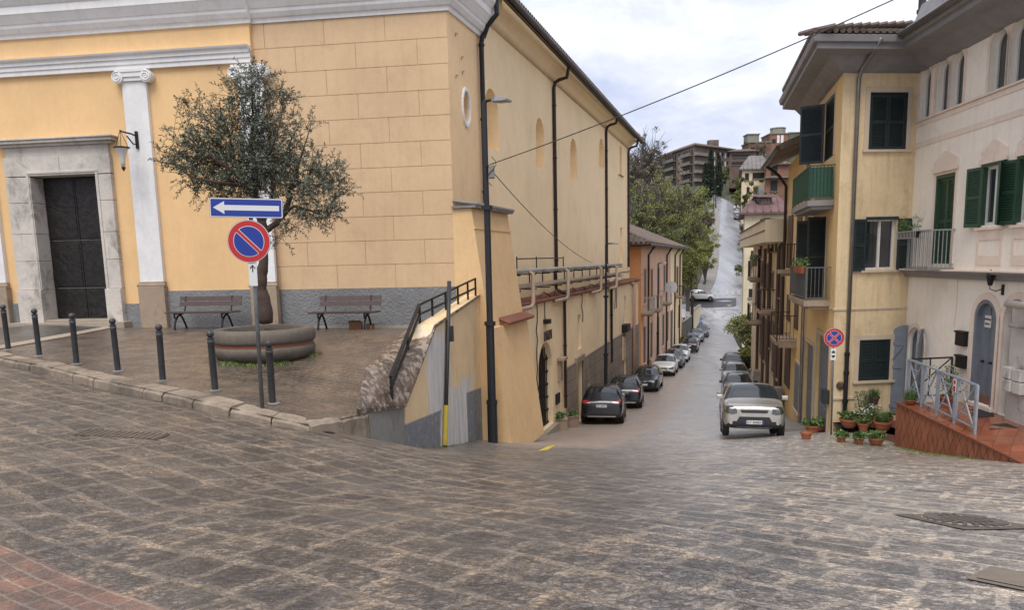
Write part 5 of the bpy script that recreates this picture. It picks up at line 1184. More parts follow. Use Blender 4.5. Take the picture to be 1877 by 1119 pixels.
# ------------------------------------------------------------------ red tiled terrace and ramp
ter = thing('tiled_terrace', 'red tiled entrance ramp with diamond patterned side in front of the pink house', 'ramp', tuple(atY(1643, 818, 19.2)))
def tile_mat(name, diamond=False):
    m, nt, b = newmat(name); g = nt.nodes.new('ShaderNodeNewGeometry').outputs['Position']; L = nt.links
    sp = nt.nodes.new('ShaderNodeSeparateXYZ'); L.new(g, sp.inputs[0]); cc = nt.nodes.new('ShaderNodeCombineXYZ')
    if diamond: L.new(sp.outputs[1], cc.inputs[0]); L.new(math_(nt, 'MULTIPLY', sp.outputs[2], .48), cc.inputs[1])
    else: L.new(sp.outputs[0], cc.inputs[0]); L.new(sp.outputs[1], cc.inputs[1])
    mp = nt.nodes.new('ShaderNodeMapping'); mp.inputs['Rotation'].default_value = (0, 0, R_(45 if diamond else 38)); L.new(cc.outputs[0], mp.inputs[0])
    br = nt.nodes.new('ShaderNodeTexBrick'); br.offset = 0 if diamond else .0; br.inputs['Scale'].default_value = 1; w_ = .17 if diamond else .33; br.inputs['Brick Width'].default_value = w_; br.inputs['Row Height'].default_value = w_; br.inputs['Mortar Size'].default_value = .011 if diamond else .006
    br.inputs['Color1'].default_value = (.21, .062, .028, 1); br.inputs['Color2'].default_value = (.29, .092, .04, 1); br.inputs['Mortar'].default_value = (.07, .03, .02, 1); L.new(mp.outputs[0], br.inputs[0])
    c = mixc(nt, ramp(nt, noise_(nt, pos(nt, (6, 6, .8)) if diamond else g, 2.2, 6, .7), [(.45, g3(0)), (.72, g3(.6))]), br.outputs[0], (.42, .17, .09) if diamond else (.12, .045, .025)); L.new(c, b.inputs['Base Color'])
    b.inputs['Roughness'].default_value = .6 if diamond else .16; bump(nt, b, noise_(nt, g, 9, 5), .08 if not diamond else .25, .01); return m
M_rt = tile_mat('red_floor_tile'); M_rd = tile_mat('diamond_tile', True); M_redge = plaster('red_edge', (.20, .06, .03), .2, .4)
T0 = atY(1643, 738, 19.2)
dl_ = Vector((.0, -1, 0)); T1 = atY(1877, 851, 14.2)
T1b = T0+(T1-T0)*1.5; T1b.z = T1.z-.32
wk = [T0, T0.lerp(T1, .35), T0.lerp(T1, .7), T1, T1b]
zside = [T0.z, atY(1716, 774, (T0.lerp(T1, .35)).y).z if False else T0.z+(T1.z-T0.z)*.30, T0.z+(T1.z-T0.z)*.66, T1.z, T1b.z]
for p, z in zip(wk, zside): p.z = z
wk[1].z = T0.z+(T1.z-T0.z)*.35; 
mb = MB(); inner = [PK.P((p-PK.o).dot(PK.d), p.z+(dz_0-.05-p.z)*(.9 if i < 3 else .55), .0) for i, p in enumerate(wk)]
inner[0].z = dz_0-.12; inner[1].z = dz_0-.10; inner[2].z = dz_0-.12; inner[3].z = (T1.z+dz_0)/2+.1; inner[4].z = T1b.z+.25
mb.loft([[a, b_] for a, b_ in zip(wk, inner)], close=False, caps=False); under(mb.build('floor', M_rt), ter)
mb = MB(); mb.loft([[(p.x, p.y, H(p.x, p.y)-.3), (p.x, p.y, p.z-.03)] for p in resample(wk, 16)], close=False, caps=False)
e_ = inner[0]; mb.add([(T0.x, T0.y, T0.z-2), (T0.x, T0.y, T0.z-.03), (e_.x, e_.y, e_.z-.03), (e_.x, e_.y, e_.z-2)], [(0, 1, 2, 3)]); under(mb.build('side', M_rd), ter)
mb = MB()
for a, b_ in zip(wk, wk[1:]): mb.bar(a+Vector((-.02, 0, -.0)), b_+Vector((-.02, 0, -.0)), .05, .035)
under(mb.build('edge_strip', M_redge), ter)
# lower landing under the pots
mb = MB(); lp = [gnd(1585, 760, .0), gnd(1643, 815, 0), Vector((T0.x+1.6, T0.y+.2, 0)), YF.P(1.9, 0, .0), YF.P(-.2, 0, .0), gnd(1470, 795, 0)]
lz = gnd(1643, 815).z+.10
lp = [gnd(1535, 790), gnd(1600, 800), gnd(1640, 812), Vector((T0.x+1.2, T0.y+.1, 0)), YF.P(2.0, 0), YF.P(.1, 0)]
n = len(lp); lz = max(H(p.x, p.y) for p in lp[:3])+.02
mb.add([(p.x, p.y, lz-.9) for p in lp]+[(p.x, p.y, lz) for p in lp], [tuple(range(n)), tuple(range(n, 2*n))]+[(i, (i+1) % n, n+(i+1) % n, n+i) for i in range(n)])
tag(mb.build('pavement', plaster('red_landing', (.15, .055, .035), .3, .45, stain=.5, stain_col=(.07, .04, .03)), bevel=.01), kind='structure')
LZ = lz
# mat and drain on terrace
mb = MB(); tq = T0.lerp(T1, .55)
def onter(px, py):
    """point on the terrace floor"""
    d = ray(px, py); best = None
    for Y in np.arange(12, 22, .01):
        p = CAMP+d*(Y/d.y); t = (p-PK.o).dot(PK.d)
        # interpolate floor height
        ys = [w_.y for w_ in wk][::-1]; zo_ = lerp(p.y, ys, [w_.z for w_ in wk][::-1]); xo = lerp(p.y, ys, [w_.x for w_ in wk][::-1]); yi = [w_.y for w_ in inner][::-1]; zi = lerp(p.y, yi, [w_.z for w_ in inner][::-1]); xi = lerp(p.y, yi, [w_.x for w_ in inner][::-1])
        u = min(1, max(0, (p.x-xo)/(xi-xo))); zf_ = zo_+(zi-zo_)*u
        if p.z <= zf_: return Vector((p.x, p.y, zf_))
    return Vector((p.x, p.y, zf_))
dm = [onter(*q) for q in ((1775, 752), (1812, 750), (1822, 764), (1785, 768))]
def pad(name, q, mat, h=.015):
    mb = MB(); n = len(q); mb.add([p+Vector((0, 0, .002)) for p in q]+[p+Vector((0, 0, h)) for p in q], [tuple(range(n)), tuple(range(n, 2*n))]+[(i, (i+1) % n, n+(i+1) % n, n+i) for i in range(n)]); return mb.build(name, mat)
M_mat = simple('dark_rubber_mat', (.02, .017, .015), .8)
o = pad('doormat', dm, M_mat, .02); tag(o, 'dark doormat on the red tiles in front of the arched door', 'doormat')
o = pad('drain_cover', [onter(*q) for q in ((1800, 780), (1846, 778), (1868, 787), (1815, 790))], M_mat); tag(o, 'dark metal cover plate let into the red terrace tiles', 'drain cover')
# terrace railing
tr = thing('terrace_railing', 'galvanised steel railing with crossed bars along the red tiled ramp', 'railing', tuple(wk[0]))
M_galv = simple('galvanised_steel', (.34, .39, .45), .4, .35, .15, 8)
b0_ = onter(1661, 737); b1_ = onter(1783, 796)
bots = []
for px, py in ((1661, 735), (1688, 748), (1716, 762), (1748, 778), (1786, 798)):
    bots.append(onter(px, py))
tops = []
for (px, py), b_ in zip(((1658, 658), (1685, 671), (1715, 682), (1748, 692), (1789, 706)), bots): tops.append(atY(px, py, b_.y))
hgt = sum(t.z-b_.z for t, b_ in zip(tops, bots))/5
tops = [b_+Vector((0, 0, hgt)) for b_ in bots]
mb = MB(); [mb.bar(a, b_, .045, .04) for a, b_ in zip(tops, tops[1:])]; under(mb.build('handrail', M_galv), tr)
for b_, t in zip(bots, tops): mb = MB(); mb.bar(b_, t, .045); under(mb.build('post', M_galv), tr)
for i in range(4):
    A, B, C, D = bots[i]+Vector((0, 0, .14)), bots[i+1]+Vector((0, 0, .14)), tops[i+1], tops[i]; mb = MB(); u = .09
    def q_(s, t_): return (A.lerp(B, s)).lerp(D.lerp(C, s), t_)
    mb.bar(q_(0, 0), q_(1, 0), .028); mb.bar(q_(u, 0), q_(u, 1), .022); mb.bar(q_(1-u, 0), q_(1-u, 1), .022)
    mb.bar(q_(u, 0), q_(1-u, 1), .026); mb.bar(q_(1-u, 0), q_(u, 1), .026); mb.bar(q_(.3, .23), q_(.7, .23), .022); mb.bar(q_(.3, .77), q_(.7, .77), .022); under(mb.build('crossed_panel', M_galv), tr)
e_ = PK.P((tops[0]-PK.o).dot(PK.d)-.0, tops[0].z+.02, .3); e_ = tops[0]+Vector((PK.P(0, 0).x-.35-tops[0].x+1.6-1.6, 0.0, .0)); e_ = Vector((PK.P(1.2, 0, .15).x, tops[0].y+.2, tops[0].z))
mb = MB(); mb.bar(tops[0], e_, .045, .04); mb.bar(e_, e_-Vector((0, 0, hgt)), .035); mb.bar(e_-Vector((0, 0, hgt-.1)), tops[0]-Vector((0, 0, hgt-.1)), .025); mb.bar(tops[0]-Vector((0, 0, hgt-.1)), e_, .025); mb.bar(tops[0].lerp(e_, .5), tops[0].lerp(e_, .5)-Vector((0, 0, hgt-.1)), .025); under(mb.build('return_rail', M_steel), tr)
# little notice on the railing
sg = thing('railing_sign', 'small red and white private parking notice fixed on the steel railing', 'sign', tuple(tops[3]))
W_s = Wall(tops[2].xy, (tops[3].xy-tops[2].xy)); W_s.n = -W_s.n if W_s.n.x > 0 else W_s.n; s8 = (tops[3].xy-tops[2].xy).length; zz = tops[3].z
mb = MB(); wbox(mb, W_s, s8-.065, s8+.055, zz-.34, zz-.04, .03, .04); under(mb.build('board', M_plate), sg)
M_red = flat('sign_red', (.45, .02, .02), .4); M_blue = flat('sign_blue', (.012, .035, .25), .4); M_signwhite = flat('sign_white', (.62, .62, .62), .4)
mb = MB(); cx = s8; prism(mb, W_s, [(cx+.04*math.cos(t*math.pi/8), zz-.11+.05*math.sin(t*math.pi/8)) for t in range(16)], .041, .044); wbox(mb, W_s, s8-.05, s8+.04, zz-.32, zz-.20, .041, .044); under(mb.build('symbol', M_red), sg)
# ================================================================== rows of houses down the street
M_peach = plaster('peach_render', (.70, .44, .30), .12, .92, stain=.25, streak=.4, stain_col=(.35, .22, .15))
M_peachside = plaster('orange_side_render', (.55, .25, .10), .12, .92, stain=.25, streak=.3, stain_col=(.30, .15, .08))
M_cream = plaster('cream_wall', (.66, .58, .41), .12, .92, stain=.3, streak=.3, stain_col=(.28, .23, .17))
M_beige = plaster('beige_wall', (.76, .62, .43), .14, .92, stain=.35, streak=.4, stain_col=(.28, .21, .16))
M_brown = simple('brown_shutter', (.09, .055, .04), .6)
M_browniron = simple('brown_iron', (.035, .02, .017), .55, .3)
M_whiteiron = simple('white_iron', (.36, .34, .32), .5, .2)
M_redroof = plaster('red_roof_tile', (.16, .088, .085), .3, .8, stain=.6, bs=.5, stain_col=(.14, .11, .11))
M_darkvoid = flat('dark_interior', (.012, .011, .012), .7)
def pbox(W, r, mb, o0, o1): wbox(mb, W, r[0], r[1], r[2], r[3], o0, o1)
def opening(W, x0, y0, x1, y1, house, mat, proud=.02, name='window', trim=None, off=0):
    r = W.rect(x0, y0, x1, y1, off); mb = MB(); wbox(mb, W, r[0], r[1], r[2], r[3], off+.004, off+proud)
    k = r[2]+.08
    while k < r[3]-.1: wbox(mb, W, r[0]+.06, r[1]-.06, k, k+.04, off+proud, off+proud+.012); k += .12
    o = hb(mb, house, name, mat)
    if trim:
        mb = MB(); wbox(mb, W, r[0]-.10, r[0], r[2], r[3], off+.003, off+.04); wbox(mb, W, r[1], r[1]+.10, r[2], r[3], off+.003, off+.04); wbox(mb, W, r[0]-.10, r[1]+.10, r[3], r[3]+.10, off+.003, off+.05); wbox(mb, W, r[0]-.14, r[1]+.14, r[2]-.08, r[2], off+.003, off+.10); hb(mb, house, 'frame', trim, o)
    return r
# ---- peach house, left
pc0 = atY(1175, 474, 53.5); WPe = Wall(pc0.xy, U_SIDE)
if WPe.n.x < 0: WPe.n = -WPe.n
pe = thing('peach_house', 'peach two storey house with satellite dish and small iron balconies beyond the church', 'house', tuple(WPe.P(0, -7)))
ze = WPe.hit(1175, 449)[1]; sP = WPe.sx(1250, 470); s2p = WPe.sx(1229, 470)
mb = MB(); mb.add([WPe.P(0, -9), WPe.P(s2p, -9.5), WPe.P(s2p, ze), WPe.P(0, ze)], [(0, 1, 2, 3)]); hb(mb, pe, 'front_wall', M_peach)
mb = MB(); mb.add([WPe.P(s2p, -10), WPe.P(sP, -10), WPe.P(sP, ze), WPe.P(s2p, ze)], [(0, 1, 2, 3)]); mb.add([WPe.P(sP, -10), WPe.P(sP, ze), WPe.P(sP, ze, -12), WPe.P(sP, -10, -12)], [(0, 1, 2, 3)]); hb(mb, pe, 'front_wall', M_side)
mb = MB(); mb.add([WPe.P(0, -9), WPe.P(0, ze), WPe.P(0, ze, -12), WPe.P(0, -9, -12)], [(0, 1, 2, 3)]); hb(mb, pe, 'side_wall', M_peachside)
mb = MB(); o = .6; rz = ze+2.9
a, b_, c_, d_ = WPe.P(-.5, ze-.02, o), WPe.P(sP+.5, ze-.02, o), WPe.P(sP+.5, ze-.02, -12.5), WPe.P(-.5, ze-.02, -12.5); r1, r2 = WPe.P(4.5, rz, -6), WPe.P(sP-4.5, rz, -6)
u = Vector((0, 0, .14)); mb.add([a, b_, c_, d_, a+u, b_+u, c_+u, d_+u, r1+u, r2+u], [(0, 1, 2, 3), (0, 1, 5, 4), (1, 2, 6, 5), (2, 3, 7, 6), (3, 0, 4, 7), (4, 5, 9, 8), (5, 6, 9), (6, 7, 8, 9), (7, 4, 8)])
s = -.4
while s < sP+.4:
    t = min(1, (s+.5)/5.0, (sP+.5-s)/5.0); p = WPe.P(s, ze+.16, o+.04); q = WPe.P(s, ze+.16+t*2.9, o-(o+6)*t); mb.tube([p, q], .09, 5); s += .34
s = -12.2
while s < .4:
    t = min(1, (s+12.5)/6.3, (o-s)/6.6); p = WPe.P(-.54, ze+.16, s); q = WPe.P(-.5+5*t, ze+.16+t*2.9, s); mb.tube([p, q], .09, 5); s += .34
hb(mb, pe, 'roof', M_roofold)
mb = MB(); mb.tube([WPe.P(-.6, ze, o+.05), WPe.P(sP+.6, ze, o+.05)], .1, 8); mb.tube([WPe.P(-.58, ze, o), WPe.P(-.58, ze, -12)], .1, 8); hb(mb, pe, 'gutter', M_metal_br)
for px in (1188.5, 1222, 1237, 1246):
    s_ = WPe.sx(px, 500, .1); mb = MB(); mb.tube([WPe.P(s_, -8.6, .1), WPe.P(s_, ze-.7, .1), WPe.P(s_+.2, ze-.2, .4), WPe.P(s_+.3, ze, o)], .075, 6); hb(mb, pe, 'downpipe', M_metal_br)
for r_ in ((1179.5, 494, 1183, 556), (1191.8, 494, 1195.2, 545), (1205, 491, 1207.5, 540), (1215.5, 487, 1218, 536), (1239.2, 490, 1242, 536)): opening(WPe, *r_, pe, M_brown, .03, 'shuttered_window', M_peach)
for r_ in ((1178, 601, 1182, 664), (1191, 593, 1194.5, 654), (1203.5, 583, 1207, 650), (1213, 578, 1216.3, 632), (1221, 573, 1224, 625), (1228, 571, 1231.5, 640), (1242.5, 560, 1245, 600)): opening(WPe, *r_, pe, M_brown, .03, 'shuttered_window', M_beigetrim)
for x0, x1, y in ((1177.5, 1191, 576), (1194, 1207, 570), (1214, 1221, 558), (1239, 1248, 545)):
    a, z = WPe.hit(x0, y, .1); b_ = WPe.sx(x1, y, .8); balcony(WPe, a, max(b_, a+1.4), z+.1, .8, pe, M_stonetan, M_whiteiron if x0 < 1230 else M_black, 1.0, .16)
ds = WPe.hit(1229.5, 527, 1.0); mb = MB(); c_ = WPe.P(ds[0], ds[1], 1.0); ax = Vector((-.25, -.95, .25)).normalized(); e1_ = ax.cross(Vector((0, 0, 1))).normalized(); e2_ = e1_.cross(ax)
mb.loft([[c_+ax*(-.12*(1-r*r))+(e1_*math.cos(t*math.pi/8)+e2_*math.sin(t*math.pi/8))*r*.52 for t in range(16)] for r in (.02, .5, 1.0)]); mb.bar(c_-ax*.1, WPe.P(ds[0], ds[1]-.4, 0), .05); mb.bar(c_, c_+ax*.4, .03)
hb(mb, pe, 'satellite_dish', simple('grey_dish', (.30, .30, .30), .5))
# ---- grey block wall and boundary walls beyond
M_blockw = plaster('grey_block_wall', (.17, .16, .14), .3, .9, stain=.6)
a, b_ = gnd(1249, 628, 0, 60), gnd(1266, 606, 0, 60)
def fwall(name, label, cat, p, q, h, mat, th=.25, cap=True, group=None):
    t = thing(name, label, cat, tuple(p), group=group); W = Wall(p.xy, (q-p).xy); L_ = (q-p).xy.length; mb = MB()
    mb.hexa([W.P(0, p.z-1, -th), W.P(L_, q.z-1, -th), W.P(L_, q.z-1, 0), W.P(0, p.z-1, 0)], [W.P(0, p.z+h, -th), W.P(L_, q.z+h, -th), W.P(L_, q.z+h, 0), W.P(0, p.z+h, 0)]); under(mb.build('wall_body', mat), t)
    if cap: mb = MB(); mb.bar(W.P(0, p.z+h+.04, -th/2), W.P(L_, q.z+h+.04, -th/2), th+.1, .08); under(mb.build('coping', M_concg), t)
    return t
a = WPe.P(sP+.3, 0, .1); b_ = WPe.P(sP+13, 0, .3); a.z = PF(a.y); b_.z = PF(b_.y)
fwall('garden_wall', 'low grey block wall after the peach house', 'wall', a, b_, 2.6, M_blockw)
a = WPe.P(sP+13.5, 0, .2); b_ = WPe.P(sP+22, 0, .9); a.z = PF(a.y); b_.z = PF(b_.y); fwall('garden_wall', 'pale rendered garden wall by the side street', 'wall', a, b_, 3.0, M_cream)
mb = MB(); ga = WPe.P(sP+13.0, 0, .3); bar_ = thing('garden_gate', 'dark iron gate with rusty sheets between the two garden walls', 'gate', (ga.x, ga.y, PF(ga.y)))
for k in range(5): mb.box(ga.x-2+k*.4, ga.x-1.7+k*.4, ga.y-.03, ga.y+.03, PF(ga.y), PF(ga.y)+2.4+.1*(k % 2))
under(mb.build('gate_leaf', M_rust), bar_); mb = MB(); mb.box(ga.x-.15, ga.x+.15, ga.y-.2, ga.y+.2, PF(ga.y)-.2, PF(ga.y)+5.2); under(mb.build('gate_post', M_metal_br), bar_)
# ---- second yellow house on the right
e2 = YS.sx(1441, 500)
yh2 = thing('ochre_house', 'ochre yellow house with brown timber balcony and long overhanging eaves, second on the right', 'house', tuple(YS.P(e1, -4.6)))
W2 = Wall(YS.P(0, 0, .03).xy, YS.d.xy); W2.n = YS.n
ZE2 = W2.hit(1441, 308)[1]
mb = MB(); mb.add([W2.P(e1, -7), W2.P(e2, -7.5), W2.P(e2, ZE2), W2.P(e1, ZE2)], [(0, 1, 2, 3)]); mb.add([W2.P(e2, -7.5), W2.P(e2, ZE2), W2.P(e2, ZE2+2.5, -5), W2.P(e2, -7, -5)], [(0, 1, 2, 3)]); hb(mb, yh2, 'front_wall', M_yelside)
mb = MB(); mb.loft([[W2.P(s, z, o) for o, z in ((-5, ZE2+2.3), (.85, ZE2-.02), (.95, ZE2-.02), (.97, ZE2+.18), (-5, ZE2+2.5))] for s in (e1+.02, e2+.9)])
hb(mb, yh2, 'roof', M_roofold)
mb = MB(); mb.tube([W2.P(e1, ZE2+.05, 1.02), W2.P(e2+.95, ZE2+.05, 1.02)], .09, 8); mb.tube([W2.P(e2-.1, ZE2, .95), W2.P(e2-.1, ZE2-.45, .4), W2.P(e2-.1, ZE2-.9, .1), W2.P(e2-.1, -6, .1)], .07, 6); hb(mb, yh2, 'gutter', M_metal_br)
for r_ in ((1446, 397, 1451.5, 492), (1463, 388, 1468, 492), (1443.5, 540, 1447.5, 590), (1457.5, 552, 1462.5, 606), (1440.5, 612, 1447, 715)): opening(W2, *r_, yh2, M_brown, .04, 'shutter', None)
r_ = opening(W2, 1459, 663, 1464, 758, yh2, M_greydoor, .05, 'door', M_beigetrim)
a, z = W2.hit(1461, 494, 0); b_ = W2.sx(1424, 489, .74); balcony(W2, a, b_, z+.0, .74, yh2, M_stonetan, M_browniron, 1.0, .13, M_brown, 3)
a, z = W2.hit(1447, 615, 0); b_ = W2.sx(1421, 617, .8); balcony(W2, a, b_, z, .8, yh2, M_stonetan, M_browniron, 1.0, .13)
# ---- third, beige house with roof terrace
e3 = YS.sx(1379, 520)
bh = thing('terrace_house', 'beige house with roof terrace parapet, dark shutters and black balconies, third on the right', 'house', tuple(YS.P(e2, -5.5)))
W3 = Wall(YS.P(0, 0, .0).xy, YS.d.xy); W3.n = YS.n
ZT3 = W3.hit(1441, 443)[1]
mb = MB(); mb.add([W3.P(e2, -8), W3.P(e3, -9.5), W3.P(e3, ZT3), W3.P(e2, ZT3)], [(0, 1, 2, 3)]); mb.add([W3.P(e3, -9.5), W3.P(e3, ZT3), W3.P(e3, ZT3, -9), W3.P(e3, -9.5, -9)], [(0, 1, 2, 3)]); hb(mb, bh, 'front_wall', M_beige)
mb = MB(); ov = .95; zt3 = ZT3+1.0
mb.loft([[W3.P(s, ZT3, -9), W3.P(s, ZT3, ov), W3.P(s, zt3, ov), W3.P(s, zt3, ov-.15), W3.P(s, ZT3+.15, ov-.15), W3.P(s, ZT3+.15, -9)] for s in (e2+.05, e3+.2)]); wbox(mb, W3, e2+.05, e2+.2, ZT3+.15, zt3, -1.5, ov-.15)
hb(mb, bh, 'terrace_parapet', M_cream)
mb = MB(); s = e2+.05; wbox(mb, W3, s, e3+.2, ZT3+.50, ZT3+.55, ov+.001, ov+.02); wbox(mb, W3, s, e3+.2, zt3+.001, zt3+.06, ov-.2, ov+.05)
hb(mb, bh, 'parapet_coping', M_brown)
rw = [(1431.8, 442, 1436, 461), (1423.5, 443, 1427, 462), (1417, 445, 1420, 463), (1408, 448, 1411, 464), (1394.5, 455, 1396.8, 472), (1387, 455, 1389.5, 482)]
for r_ in ((1432, 435, 1437, 455), (1422, 441, 1425, 461), (1415, 443, 1418, 461), (1408, 446, 1410, 462), (1393.5, 450, 1396, 470)): opening(W3, *r_, bh, M_darkvoid, .03, 'window', M_stonetan)
for px in (1434, 1426, 1410.5, 1401, 1390.5):
    s_ = W3.sx(px, 500, .1); mb = MB(); mb.tube([W3.P(s_, -9, .1), W3.P(s_, ZT3-.2, .1)], .09, 6); hb(mb, bh, 'downpipe', M_brown)
for r_ in ((1427, 496, 1433, 547), (1414, 500, 1418, 530), (1404, 484, 1408, 530), (1397, 482, 1400.5, 525), (1427.5, 600, 1432, 705), (1417, 592, 1421, 690), (1409, 585, 1413, 640), (1402, 582, 1405, 668), (1394, 580, 1397, 655), (1385.5, 520, 1389, 560)): opening(W3, *r_, bh, M_brown, .04, 'shutter', M_stonetan)
for x0, x1, y, dep, nm in ((1397.5, 1376, 510, .8, M_browniron), (1421, 1392, 570, .8, M_black), (1396, 1376, 590, .8, M_black)):
    a, z = W3.hit(x0, y, 0); b_ = W3.sx(x1, y-5, dep); balcony(W3, a, max(b_, a+1.8), z, dep, bh, M_stonetan, nm, 1.05, .14, M_brown if y == 510 else None, 2 if y == 510 else 0)
mb = MB(); q = gnd(1395, 690, 0, 30); 
# ---- cream house with red roof, further on
def gable_house(name, label, cx0, cx1, y_eave, y_base, Y, depth, walls, roofm, y_ridge, wins=(), group=None, ridge_par=True, over=.6, tilt=0.0):
    p, q = atY(cx0, y_eave, Y), atY(cx1, y_eave, Y+tilt*(cx1-cx0)/1400*Y); z = p.z; base = atY(cx0, y_base, Y).z; W = Wall(p.xy, (q-p).xy); L_ = (q-p).xy.length
    if W.n.y > 0: W.n = -W.n
    t = thing(name, label, 'house', (p.x, p.y, base), group=group); zr = z+max(.4, (y_eave-y_ridge)/1400*(Y+depth/2)); mb = MB()
    DV = Vector((.29, 1, 0)).normalized()
    def G(s_, z_, o_): return W.P(s_, z_, 0)-DV*o_
    mb.hexa([G(0, base-4, 0), G(L_, base-4, 0), G(L_, base-4, -depth), G(0, base-4, -depth)], [G(0, z, 0), G(L_, z, 0), G(L_, z, -depth), G(0, z, -depth)])
    under(mb.build('walls', walls), t); mb = MB(); e = over; hip = min(L_*.25, depth/2)
    A = [G(-e, z-.1, e), G(L_+e, z-.1, e), G(L_+e, z-.1, -depth-e), G(-e, z-.1, -depth-e)]; B = [x+Vector((0, 0, .2)) for x in A]; R1, R2 = G(hip, zr, -depth/2), G(L_-hip, zr, -depth/2)
    mb.add(A+B+[R1, R2], [(0, 1, 2, 3), (0, 1, 5, 4), (1, 2, 6, 5), (2, 3, 7, 6), (3, 0, 4, 7), (4, 5, 9, 8), (5, 6, 9), (6, 7, 8, 9), (7, 4, 8)])
    n = int(L_*1.5)
    for k in range(n+1):
        s = -e+(L_+2*e)*k/n; tt = min(1, (s+e)/(hip+e), (L_+e-s)/(hip+e)); mb.tube([G(s, z+.14, e+.03), G(s, z+.14+(zr-z-.1)*tt, e-(e+depth/2)*tt)], .09, 4)
    under(mb.build('roof', roofm), t)
    for (a, b2, c, d, m_) in wins:
        r = W.rect(a, b2, c, d); mb = MB(); wbox(mb, W, r[0], r[1], r[2], r[3], .01, .06); under(mb.build('window', m_), t); 
        mb = MB(); wbox(mb, W, r[0]-.12, r[1]+.12, r[2]-.16, r[2]-.04, .005, .2); under(mb.build('window_sill', M_concg), t)
    return t, W, L_, z, zr
t, W, L_, z, zr = gable_house('villa', 'cream house with purplish red tiled roof and small dormer beyond the terrace house', 1365, 1446, 392, 600, 84, 11, M_cream, M_redroof, 355, [(1393, 402, 1420, 418, M_brown), (1376, 460, 1383, 472, M_darkvoid), (1372, 530, 1380, 545, M_darkvoid)])
mb = MB(); r = W.rect(1388, 381, 1414, 370, .5); o = -2.2; zz = z+1.05
a = W.sx(1390, 375, -2); b_ = W.sx(1413, 375, -2); wbox(mb, W, a, b_, zz-.2, zz+.75, -4.5, -1.8); d = under(mb.build('dormer', M_brown), t)
mb = MB(); mb.hexa([W.P(a-.3, zz+.75, -1.4), W.P(b_+.3, zz+.75, -1.4), W.P(b_+.3, zz+1.1, -4.6), W.P(a-.3, zz+1.1, -4.6)], [W.P(a-.3, zz+.85, -1.4), W.P(b_+.3, zz+.85, -1.4), W.P(b_+.3, zz+1.2, -4.6), W.P(a-.3, zz+1.2, -4.6)]); q = mb.build('dormer_roof', M_redroof); q.parent = d; 
for k in range(3): mb = MB(); u = a+.2+k*(b_-a-.4)/3; wbox(mb, W, u+.05, u+(b_-a-.4)/3-.05, zz+.1, zz+.62, -1.8, -1.77); q = mb.build('pane', M_curt); q.parent = d
mb = MB(); c_ = W.sx(1388, 365, -4); wbox(mb, W, c_, c_+.5, z+1, zr+.9, -4, -3.5); under(mb.build('chimney', M_concg), t)
mb = MB(); a, z_ = W.hit(1376, 482, 0); wbox(mb, W, a, a+1.6, z_-.2, z_+.9, .0, 1.0); wbox(mb, W, a-.1, a+1.7, z_-.4, z_-.2, 0, 1.1); under(mb.build('balcony', M_cream), t)
# ---- houses up the hill
gable_house('hillside_house', 'grey roofed house with brick balconies above the hill road', 1360, 1412, 311, 372, 150, 14, M_beige, plaster('grey_roof_tile', (.19, .175, .17), .3, .9, stain=.5), 281, [(1365, 318, 1372, 330, M_darkvoid), (1379, 317, 1400, 327, M_darkvoid), (1368, 343, 1373, 354, M_darkvoid), (1380, 343, 1392, 352, M_brown)])
M_brick = plaster('raw_brick', (.25, .125, .08), .25, .9, stain=.5, stain_col=(.2, .17, .15))
t, W, L_, z, zr = gable_house('hillside_house', 'unfinished brick house with two dark doorways behind the red roof', 1404, 1446, 302, 362, 146, 8, M_brick, M_roofold, 291, [(1413, 304, 1424, 322, M_darkvoid), (1412, 331, 1424, 350, M_darkvoid)])
mb = MB(); zz = W.hit(1420, 325)[1]; wbox(mb, W, -.3, L_, zz-.2, zz, 0, 1.0); under(mb.build('balcony', M_concg), t)
gable_house('hillside_house', 'dark low brick house high on the hill between tower block and grey roof', 1337, 1386, 278, 320, 235, 12, plaster('dark_brick', (.13, .085, .07), .3, .9, stain=.5), M_roofold, 270, [(1341, 283, 1375, 288, M_darkvoid), (1341, 297, 1372, 302, M_darkvoid)])
M_bt = plaster('hill_concrete', (.25, .235, .19), .2, .9, stain=.5)
def block(name, label, x0, x1, y0, y1, Y, dep, mat, extra=()):
    p, q = atY(x0, y0, Y), atY(x1, y1, Y); t = thing(name, label, 'building', (p.x, p.y, q.z)); W = Wall(p.xy, (1, 0)); W.n = Vector((0, -1, 0)); mb = MB(); L_ = q.x-p.x; wbox(mb, W, 0, L_, q.z-6, p.z, -dep, 0); under(mb.build('walls', mat), t)
    mb = MB(); wbox(mb, W, -.3, L_+.3, p.z, p.z+.35, -dep-.3, .3); under(mb.build('roof', M_concg), t)
    for (a, b2, c, d, m_) in extra: r = W.rect(a, b2, c, d); mb = MB(); wbox(mb, W, r[0], r[1], r[2], r[3], .01, .12); under(mb.build('window', m_), t)
    return t
block('concrete_block', 'pale concrete water tank block on the hilltop', 1370, 1390, 247, 300, 300, 5, M_bt)
block('hill_building', 'brick building with round concrete top on the hilltop', 1411, 1443, 246, 300, 300, 10, M_brick, [(1424, 248, 1428, 262, M_white), (1431, 248, 1435, 270, M_white), (1415, 255, 1421, 262, M_darkvoid)])
t = thing('hill_tower', 'round concrete turret crowning the hilltop brick building', 'tower', tuple(atY(1425, 246, 303))); c_ = atY(1425, 246, 305); mb = MB(); mb.lathe([(4.2, -2), (3.0, .1), (2.9, 1.9), (3.1, 1.9), (3.1, 2.2), (.1, 2.5)], 10, tuple(c_)); under(mb.build('drum', M_bt), t)
block('hill_building', 'greenish flat roofed building at the hilltop above the eaves', 1446, 1478, 244, 300, 310, 8, plaster('greenish_wall', (.13, .14, .09), .2, .9))
